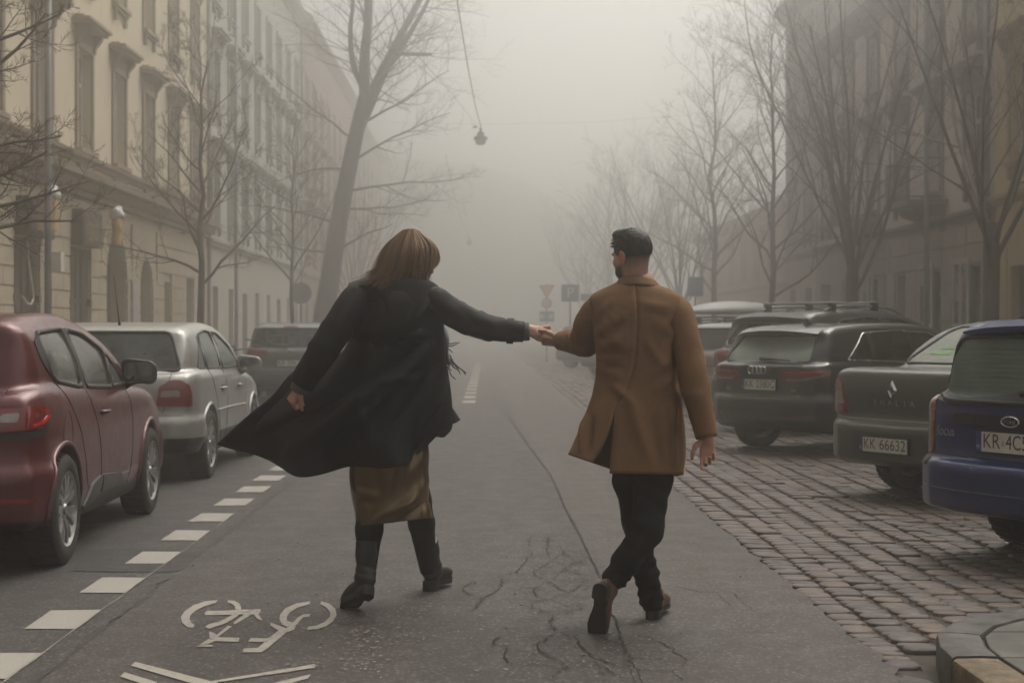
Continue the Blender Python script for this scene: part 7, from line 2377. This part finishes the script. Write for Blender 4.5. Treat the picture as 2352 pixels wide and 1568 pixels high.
def woman():
    Z = 7.6
    C = wp(957, 593, 7.60)
    V, Q, tn, fl, (S, F, U, k) = head_mesh(C, (.80, .42, -.42), (.42, .10, .90), True, neck=wp(936, 660, 7.61))
    rw = wp(1213, 757, 7.63)
    r_caps = hand_sdf(rw, (.93, .02, -.16), (.0, .80, -.55), -1, [(.55, .9, .5), (.75, 1.0, .6), (.85, 1.0, .6), (.9, 1.0, .6)], .93, .0, ((.25, .85, .35), (.2, .95, .2), (.2, .95, .2)))
    lw = wp(690, 888, 7.50)
    l_caps = hand_sdf(lw, (-.55, .05, -.8), (.55, .5, -.35), 1, [(1.0, 1.2, .7), (1.1, 1.3, .8), (1.1, 1.3, .8), (1.1, 1.3, .8)], .92, .0, ((.3, .7, .5), (.1, .9, .6), (0, .7, .9)))
    segs = [(wp(938, 640, Z), wp(925, 740, Z), .07, .10), (wp(925, 740, Z), wp(905, 900, Z), .10, .12), (wp(850, 680, Z), wp(985, 685, Z), .045, .045),
            (wp(820, 675, 7.57), wp(745, 795, 7.46), .036, .03), (wp(745, 795, 7.46), lw, .03, .022), (wp(990, 690, 7.56), wp(1105, 745, 7.6), .036, .03), (wp(1105, 745, 7.6), rw, .03, .022),
            (wp(875, 960, 7.66), wp(853, 1160, 7.63), .065, .05), (wp(853, 1160, 7.63), wp(843, 1315, 7.59), .046, .03), (wp(935, 960, 7.66), wp(962, 1150, 7.82), .065, .05), (wp(962, 1150, 7.82), wp(986, 1310, 8.13), .046, .03)]
    lo, hi = bounds(segs, .14)
    Vb, Qb = surfnets(chain_sdf(segs), lo, hi, .024, 1)
    Vr, Qr = hand_mesh(r_caps); Vl, Ql = hand_mesh(l_caps)
    P = body_object('person', [(V, Q, tn, fl), (Vb, Qb, None, None), (Vr, Qr, None, np.full(len(Vr), .05)), (Vl, Ql, None, np.full(len(Vl), .30))],
                    label='woman in a billowing black coat and satin skirt, seen from behind, holding the man\'s hand', cat='person', group='couple walking hand in hand')
    # ---- coat sheet
    ctrl = [
     [(938, 650, .07), (962, 646, .045), (980, 643, 0), (960, 637, -.055), (925, 635, -.078), (892, 640, -.055), (868, 646, 0), (890, 652, .045), (922, 654, .07)],
     [(945, 680, .13), (988, 676, .09), (1010, 667, .0), (975, 654, -.09), (915, 650, -.115), (850, 651, -.09), (806, 662, 0), (830, 672, .09), (900, 680, .13)],
     [(950, 725, .15), (998, 725, .12), (1014, 722, 0), (970, 715, -.12), (910, 715, -.140), (850, 715, -.115), (808, 718, 0), (830, 725, .11), (900, 725, .14)],
     [(960, 795, .15), (1003, 795, .12), (1018, 792, 0), (970, 782, -.11), (910, 784, -.135), (850, 786, -.12), (805, 790, 0), (800, 800, .10), (850, 800, .14)],
     [(985, 862, .18), (1018, 862, .12), (1026, 860, 0), (978, 858, -.10), (905, 862, -.135), (830, 862, -.13), (760, 862, -.03), (718, 852, .07), (694, 843, .12)],
     [(1010, 905, .22), (1030, 915, .12), (1028, 930, 0), (980, 935, -.10), (895, 938, -.16), (800, 930, -.155), (712, 922, -.06), (655, 912, .05), (628, 912, .10)],
     [(1035, 940, .24), (1040, 958, .12), (1018, 980, 0), (975, 1003, -.10), (885, 1008, -.18), (780, 1000, -.18), (678, 988, -.08), (600, 972, .04), (566, 967, .08)],
     [(1052, 967, .25), (1038, 975, .12), (1000, 994, 0), (966, 1048, -.11), (900, 1074, -.19), (805, 1071, -.20), (700, 1093, -.10), (590, 1046, .02), (503, 1024, .06)]]
    G = grid_from_ctrl([[tuple(wp(x, y, Z + dz)) for x, y, dz in r] for r in ctrl], 9, 9)
    N = gnormals(G)
    if (N[30, 36] @ np.array([0, -1, 0])) < 0: N = -N
    nr, nc = G.shape[:2]
    v = np.linspace(0, 1, nr)[:, None]; u = np.linspace(0, 1, nc)[None, :]
    wave = np.clip((v - .45) / .55, 0, 1) ** 1.4 * (.032 * np.sin(u * 24 + 2.2 * v) + .018 * np.sin(u * 47 - 3 * v + 1))
    folds = [(985, 790, 760, 1040, 16, .022), (1000, 830, 880, 1010, 14, -.016), (960, 760, 860, 850, 14, .012), (1018, 880, 950, 1030, 12, .020), (900, 860, 640, 1060, 24, .022), (840, 870, 560, 1020, 16, -.014),
             (880, 660, 900, 740, 12, .008), (980, 690, 930, 760, 12, .010), (850, 700, 862, 800, 12, -.012), (930, 690, 930, 770, 3, -.004), (840, 778, 930, 798, 5, -.008), (830, 770, 1000, 770, 12, .010), (870, 880, 980, 870, 14, .012), (820, 900, 850, 1060, 14, .012)]
    D = 2.3 * fold_field(G, [(a, b_, c_, d_, w_ * .6, h_) for a, b_, c_, d_, w_, h_ in folds]) * np.clip((Z + .06 - G[..., 1]) / .05, .2, 1) + wave + vnoise(G, 12, 15) * .005 + vnoise(G, 45, 19) * .0015
    G = G + N * D[..., None]
    mb = MB(); grid_mb(mb, G)
    coat = link('coat', mb.mesh('coat', True, True), BLACKC, P)
    so = coat.modifiers.new('thick', 'SOLIDIFY'); so.thickness = .005; so.offset = -1
    # storm flap across the back
    fl_rows = []
    for (yy, dz) in ((660, -.122), (700, -.150), (750, -.156), (776, -.152), (786, -.144)):
        fl_rows.append([wp(822 + (1000 - 822) * q / 20, yy + (10 if yy > 760 else 0) * math.sin(q * .5), Z + dz + .11 * (abs(q - 10) / 10) ** 2.6) for q in range(21)])
    o = MB().grid([[tuple(p) for p in r] for r in fl_rows]).build('storm_flap', BLACKC, coat, True); mm = o.modifiers.new('thick', 'SOLIDIFY'); mm.thickness = .004
    sleeve([(838, 668, 7.56), (814, 690, 7.53), (786, 735, 7.49), (748, 795, 7.46), (718, 842, 7.46), (694, 882, 7.48)], [.056, .072, .075, .074, .068, .061], BLACKC, 's', coat, 13, .005, folds=[(800, 700, 760, 790, 12, .008), (770, 800, 720, 810, 8, .008), (745, 840, 705, 838, 6, .006)], rings=3).build('sleeve', BLACKC, coat, True)
    sleeve([(965, 685, 7.56), (1000, 690, 7.56), (1045, 722, 7.58), (1105, 748, 7.60), (1158, 758, 7.62), (1202, 762, 7.63)], [.056, .064, .070, .064, .057, .053], BLACKC, 's', coat, 17, .005, folds=[(1020, 700, 1070, 740, 9, .010), (1060, 715, 1110, 770, 8, -.008), (1090, 735, 1150, 745, 6, .006), (1130, 740, 1150, 782, 5, .006)], rings=3).build('sleeve', BLACKC, coat, True)
    # epaulette and its button, cuff straps and studs
    ep = []
    for q in range(9):
        t = q / 8
        x, y = 802 + 74 * t, 656 - 14 * math.sin(t * 1.9) - 1 * t
        ep.append([wp(x, y - 2, Z - .02), wp(x - 2, y + 5, Z - .075), wp(x - 3, y + 15, Z - .105)])
    o = MB().grid([[tuple(p) for p in r] for r in ep]).build('epaulette', BLACKC, coat, True); mm = o.modifiers.new('thick', 'SOLIDIFY'); mm.thickness = .008
    btn = mat('button_horn', (.045, .042, .038), .3, var=.2); stud = CHROME
    def disc(x, y, z_, r, m, name, par):
        b = MB(); b.lathe([(.001, -.004), (r * .55, -.003), (r * .75, -.005), (r, -.003), (r, .003), (.001, .003)], 16, 'Y'); o = b.build(name, m, par, 40); o.location = wp(x, y, z_); return o
    disc(813, 663, Z - .115, .012, btn, 'button', coat)
    for (x, y, dz) in ((951, 817, -.150), (996, 787, -.135), (984, 793, -.138)): disc(x, y, Z + dz, .0038, stud, 'eyelet', coat)
    for cx, cy, ax_, Zc in ((1172, 760, (1, 0, -.05), 7.62), (708, 860, (-.5, 0, -.85), 7.47)):
        b = MB(); b.lathe([(.055, -.016), (.0625, -.016), (.0625, .016), (.055, .016)], 24, 'Z', closed=True); me = b.mesh('cuff_strap', 40)
        me.transform(frame_mat(wp(cx, cy, Zc), (0, 1, 0), ax_)); link('cuff_strap', me, BLACKC, coat)
    disc(1170, 752, 7.54, .0035, stud, 'eyelet', coat); disc(722, 872, 7.38, .0035, stud, 'eyelet', coat)
    # knitted cuffs
    for a, b_, r0 in ((wp(1196, 762, 7.63), wp(1216, 761, 7.63), .043), (wp(697, 876, 7.485), wp(686, 897, 7.50), .045)):
        mb = MB(); ax_ = (b_ - a).normalized(); M = frame_mat(a, ax_.orthogonal(), ax_)
        prof = [(r0 * .99, -.02), (r0, 0), (r0, (b_ - a).length * .8), (r0 * .95, (b_ - a).length), (r0 * .8, (b_ - a).length)]
        rows = []
        for r, h_ in prof: rows.append([tuple(M @ Vector(((r + .0022 * (1 if q % 2 else -1)) * math.cos(q * math.pi / 24), (r + .0022 * (1 if q % 2 else -1)) * math.sin(q * math.pi / 24), h_))) for q in range(48)])
        mb.grid(rows, True); mb.build('knit_cuff', KNIT, P, True)
    # collar of the coat and shirt
    for nm, m, rr_, y0 in (('collar', BLACKC, ((2, .062), (-8, .060), (-10, .066), (2, .088), (10, .100)), 642), ('shirt_collar', SHIRTG, ((8, .056), (-10, .054), (-20, .050), (-22, .048)), 642)):
        rows = []
        for dy, rad in rr_:
            rows.append([wp(932 + 472 * rad * math.sin(an) * 1.05 + 6 * (1 - math.cos(an)) / 2, y0 + dy + (1 - math.cos(an)) / 2 * 16 + 4 * math.sin(an), Z - rad * math.cos(an)) for an in [-2.5 + 5.0 * q / 30 for q in range(31)]])
        o = MB().grid([[tuple(p) for p in r] for r in rows]).build(nm, m, coat if nm == 'collar' else P, True); mm = o.modifiers.new('thick', 'SOLIDIFY'); mm.thickness = .004
    # scarf end hanging under the arm, with fringe
    sc_ = MB(); rows = []
    for q in range(12):
        t = q / 11
        y = 745 + 90 * t
        rows.append([wp(1000 + 16 * t + w_ * (15 + 8 * t) + 4 * math.sin(t * 5), y + 3 * math.sin(w_ * 3), Z + .10 + .015 * math.sin(w_ * 7 + t * 4)) for w_ in [-1, -.6, -.2, .2, .6, 1]])
    sc_.grid([[tuple(p) for p in r] for r in rows]); sc = sc_.build('scarf', KNIT, P, True); mm = sc.modifiers.new('thick', 'SOLIDIFY'); mm.thickness = .012
    rs = random.Random(8)
    for q in range(26):
        w_ = -1 + 2 * q / 25; x0, y0 = 1016 + w_ * 22, 826 + rs.uniform(-12, 6)
        dx, dy = rs.uniform(-4, 26) + w_ * 8, rs.uniform(18, 40)
        MB().tube([wp(x0, y0, Z + .10), wp(x0 + dx * .4, y0 + dy * .4, Z + .10 + rs.gauss(0, .01)), wp(x0 + dx * .7 + rs.gauss(0, 3), y0 + dy * .75, Z + .1), wp(x0 + dx + rs.gauss(0, 4), y0 + dy, Z + .1 + rs.gauss(0, .02))], [.0035, .003, .003, .002], 5).build('fringe_thread', KNIT, sc, True)
    for (x0, y0, dx, dy) in ((1028, 790, 22, -4), (1030, 796, 26, -10), (1026, 800, 14, 10)):
        MB().tube([wp(x0 - 8, y0, Z + .1), wp(x0 + dx * .4, y0 + dy * .2, Z + .1), wp(x0 + dx, y0 + dy, Z + .1)], [.0035, .003, .002], 5).build('fringe_thread', KNIT, sc, True)
    # satin skirt
    rows = [(900, 850, 960, .07), (960, 835, 968, .09), (1020, 812, 985, .125), (1080, 803, 985, .145), (1130, 806, 984, .14), (1160, 813, 987, .135), (1180, 816, 991, .132), (1199, 816, 993, .130)]
    rr_ = np.array(catmull(rows, 6)); G = []
    for (y, xl, xr, dp) in rr_:
        row = []
        for q in range(72):
            an = 2 * math.pi * q / 72
            c_, s_ = math.cos(an), math.sin(an)
            cx = (xl + xr) / 2; hw_ = (xr - xl) / 2
            x = cx + hw_ * math.copysign(abs(s_) ** .85, s_)
            row.append(wp(x, y - (10 * (x - cx) / hw_ if y > 1130 else 0) * min(1, (y - 1130) / 60), 7.63 - (dp + .012) * math.copysign(abs(c_) ** .85, c_)))
        G.append(row)
    G = np.array(G)
    cen = G.mean(1, keepdims=True); N = G - cen; N[..., 2] = 0; N /= np.linalg.norm(N, axis=2)[..., None] + 1e-9
    folds = [(900, 1200, 985, 1100, 9, .020), (860, 1195, 975, 1135, 7, .014), (930, 1195, 990, 1145, 8, -.014), (815, 1130, 870, 1142, 6, .012), (860, 1060, 872, 1160, 10, -.014), (905, 1060, 880, 1180, 9, .014), (935, 1050, 900, 1150, 10, -.014), (890, 1150, 870, 1195, 6, .010), (820, 1150, 860, 1160, 6, -.008), (850, 1165, 840, 1198, 5, .008), (940, 1090, 975, 1040, 12, .014)]
    G = G + N * (fold_field(G, folds) * np.clip((7.70 - G[..., 1]) / .05, 0, 1) + vnoise(G, 20, 33) * .005 + vnoise(G, 50, 35) * .0015)[..., None]
    mb = MB(); grid_mb(mb, G, True); sk = link('skirt', mb.mesh('skirt', True, True), SATIN, P); so = sk.modifiers.new('thick', 'SOLIDIFY'); so.thickness = .004; so.offset = -1
    # tights
    for nm, ts in (('tights', [(wp(872, 1000, 7.66), wp(853, 1165, 7.62), .070, .062), (wp(853, 1165, 7.62), wp(848, 1215, 7.60), .062, .066), (wp(848, 1215, 7.60), wp(843, 1305, 7.585), .066, .046), (wp(935, 1000, 7.68), wp(962, 1150, 7.82), .070, .062), (wp(962, 1150, 7.82), wp(968, 1200, 7.92), .062, .066), (wp(968, 1200, 7.92), wp(984, 1305, 8.10), .066, .046)]),):
        lo, hi = bounds(ts, .1); sdf_obj(nm, chain_sdf(ts, .02), lo, hi, .012, TIGHTS, P)
    # boots
    hp = wp(981, 1357, 8.07); hp.z = .032
    shoe('boot', frame_mat(hp, (.38, .92, 0), (0.02, -.05, 1)), P, LEATHB, True, .275, shaft=(-.10, -.45, .88))
    tip = wp(803, 1398, 7.60); tip.z = .020
    heel = wp(850, 1352, 7.46)
    shoe('boot', frame_mat(heel, (tip - heel), Vector((.10, .42, .9))), P, LEATHB, True, .265, shaft=(.02, .08, 1))
    # hair
    guides = [
     [(922, 532, -.01), (884, 565, -.02), (866, 602, -.03), (858, 625, -.04), (836, 640, -.05)],
     [(928, 529, -.03), (893, 568, -.06), (878, 610, -.07), (868, 634, -.08), (846, 648, -.09)],
     [(932, 528, -.04), (905, 572, -.085), (892, 615, -.10), (880, 640, -.11), (866, 656, -.12)],
     [(938, 527, -.04), (920, 575, -.10), (910, 618, -.11), (900, 642, -.12), (884, 660, -.13)],
     [(944, 527, -.04), (940, 575, -.105), (932, 618, -.10), (928, 634, -.09), (924, 642, -.085)],
     [(950, 527, -.04), (957, 575, -.10), (954, 618, -.09), (952, 640, -.08), (958, 652, -.075)],
     [(955, 528, -.03), (975, 570, -.08), (972, 615, -.075), (968, 640, -.07), (972, 656, -.06)],
     [(960, 530, -.02), (990, 562, -.05), (992, 596, -.05), (982, 626, -.05), (978, 650, -.04)],
     [(964, 532, .0), (998, 565, -.01), (1004, 592, -.01), (998, 604, -.01), (986, 612, -.02)],
     [(960, 531, .02), (994, 562, .03), (1003, 588, .03), (1000, 600, .02), (994, 607, .01)]]
    GW = np.array([[tuple(wp(x, y, 7.6 + d)) for x, y, d in g] for g in guides])
    gi = grid_from_ctrl(GW.tolist(), 12, 4)     # rows across guides, cols along strand
    def hcap(x, y, z):
        q = np.stack(np.broadcast_arrays(x, y, z), -1) - np.array(C)
        B = np.array([list(S), list(F), list(U)]); l = q @ B.T / k
        d = ellipsoid(l[..., 0], l[..., 1], l[..., 2], (0, -.020, .030), (.086, .104, .098))
        return smax(d, smax(l[..., 1] - .055 + l[..., 2] * .15, -.055 - l[..., 2], .01), .01)
    c = list(C); Vh, Qh = surfnets(hcap, (c[0] - .17, c[1] - .17, c[2] - .15), (c[0] + .17, c[1] + .17, c[2] + .17), .008, 2)
    me = np_mesh('hair', Vh, Qh); a = me.attributes.new('tone', 'FLOAT', 'POINT'); a.data.foreach_set('value', np.full(len(Vh), .12))
    ho = link('hair', me, HAIRW, P)
    rng = np.random.RandomState(4); st = MB(); tones = []
    cl = [(rng.uniform(0, gi.shape[0] - 1.01), rng.normal(0, .004, 3), rng.uniform(.80, 1.10), rng.uniform(.15, 1)) for _ in range(120)]
    for s_ in range(2100):
        cc, off, ln, tn_ = cl[s_ % len(cl)]
        i = min(max(cc + rng.normal(0, .8), 0), gi.shape[0] - 1.01); j = int(i); f_ = i - j
        P_ = gi[j] * (1 - f_) + gi[j + 1] * f_
        n = len(P_); t = np.linspace(0, 1, n)[:, None]
        P_ = P_ + off * t ** 1.5 * 3.2 + rng.normal(0, .003, 3) * (.4 + t) + np.array([0, -1, 0]) * rng.uniform(-.022, .010)
        m = max(4, int(n * ln * rng.uniform(.86, 1)))
        P_ = P_[:m]
        rad = np.interp(np.linspace(0, 1, m), [0, .7, 1], [.0021, .0017, .0004])
        o0 = len(st.v); st.tube(P_.tolist(), rad.tolist(), 3, False)
        tones += [min(1, max(0, tn_ * .6 + rng.uniform(-.15, .25)))] * (len(st.v) - o0)
    for s_ in range(200):                         # loose flyaway hairs
        i = rng.uniform(0, gi.shape[0] - 1.01); j = int(i); f_ = i - j
        P_ = gi[j] * (1 - f_) + gi[j + 1] * f_; n = len(P_); t = np.linspace(0, 1, n)[:, None]
        out_ = P_[n // 2] - np.array(C); out_ /= np.linalg.norm(out_)
        P_ = P_ + (out_ * rng.uniform(.0, .022) + rng.normal(0, .012, 3)) * t ** 1.3 + np.array([-.018, 0, .004]) * t ** 2 * rng.uniform(0, 1.6)
        o0 = len(st.v); st.tube(P_.tolist(), np.linspace(.0013, .0005, n).tolist(), 3, False); tones += [rng.uniform(.4, 1)] * (len(st.v) - o0)
    me = st.mesh('hair_strands', True, False); a = me.attributes.new('tone', 'FLOAT', 'POINT'); a.data.foreach_set('value', tones)
    link('hair_strands', me, HAIRW, ho)
    return P
man()
woman()
# ---------------------------------------------------------------- fog
hz = MB(); hz.boxx(-118, 118, -38, 258, -1.1, 27.0)
haze = hz.build('haze', None)
tag(haze, kind='stuff')
hm = bpy.data.materials.new('fog'); hm.use_nodes = True
for n in list(hm.node_tree.nodes): hm.node_tree.nodes.remove(n)
ho = hm.node_tree.nodes.new('ShaderNodeOutputMaterial'); pv = hm.node_tree.nodes.new('ShaderNodeVolumePrincipled')
pv.inputs['Color'].default_value = (.992, .985, .965, 1)
pv.inputs['Density'].default_value = .0168
pv.inputs['Anisotropy'].default_value = .93
hm.node_tree.links.new(pv.outputs[0], ho.inputs['Volume'])
haze.data.materials.append(hm)
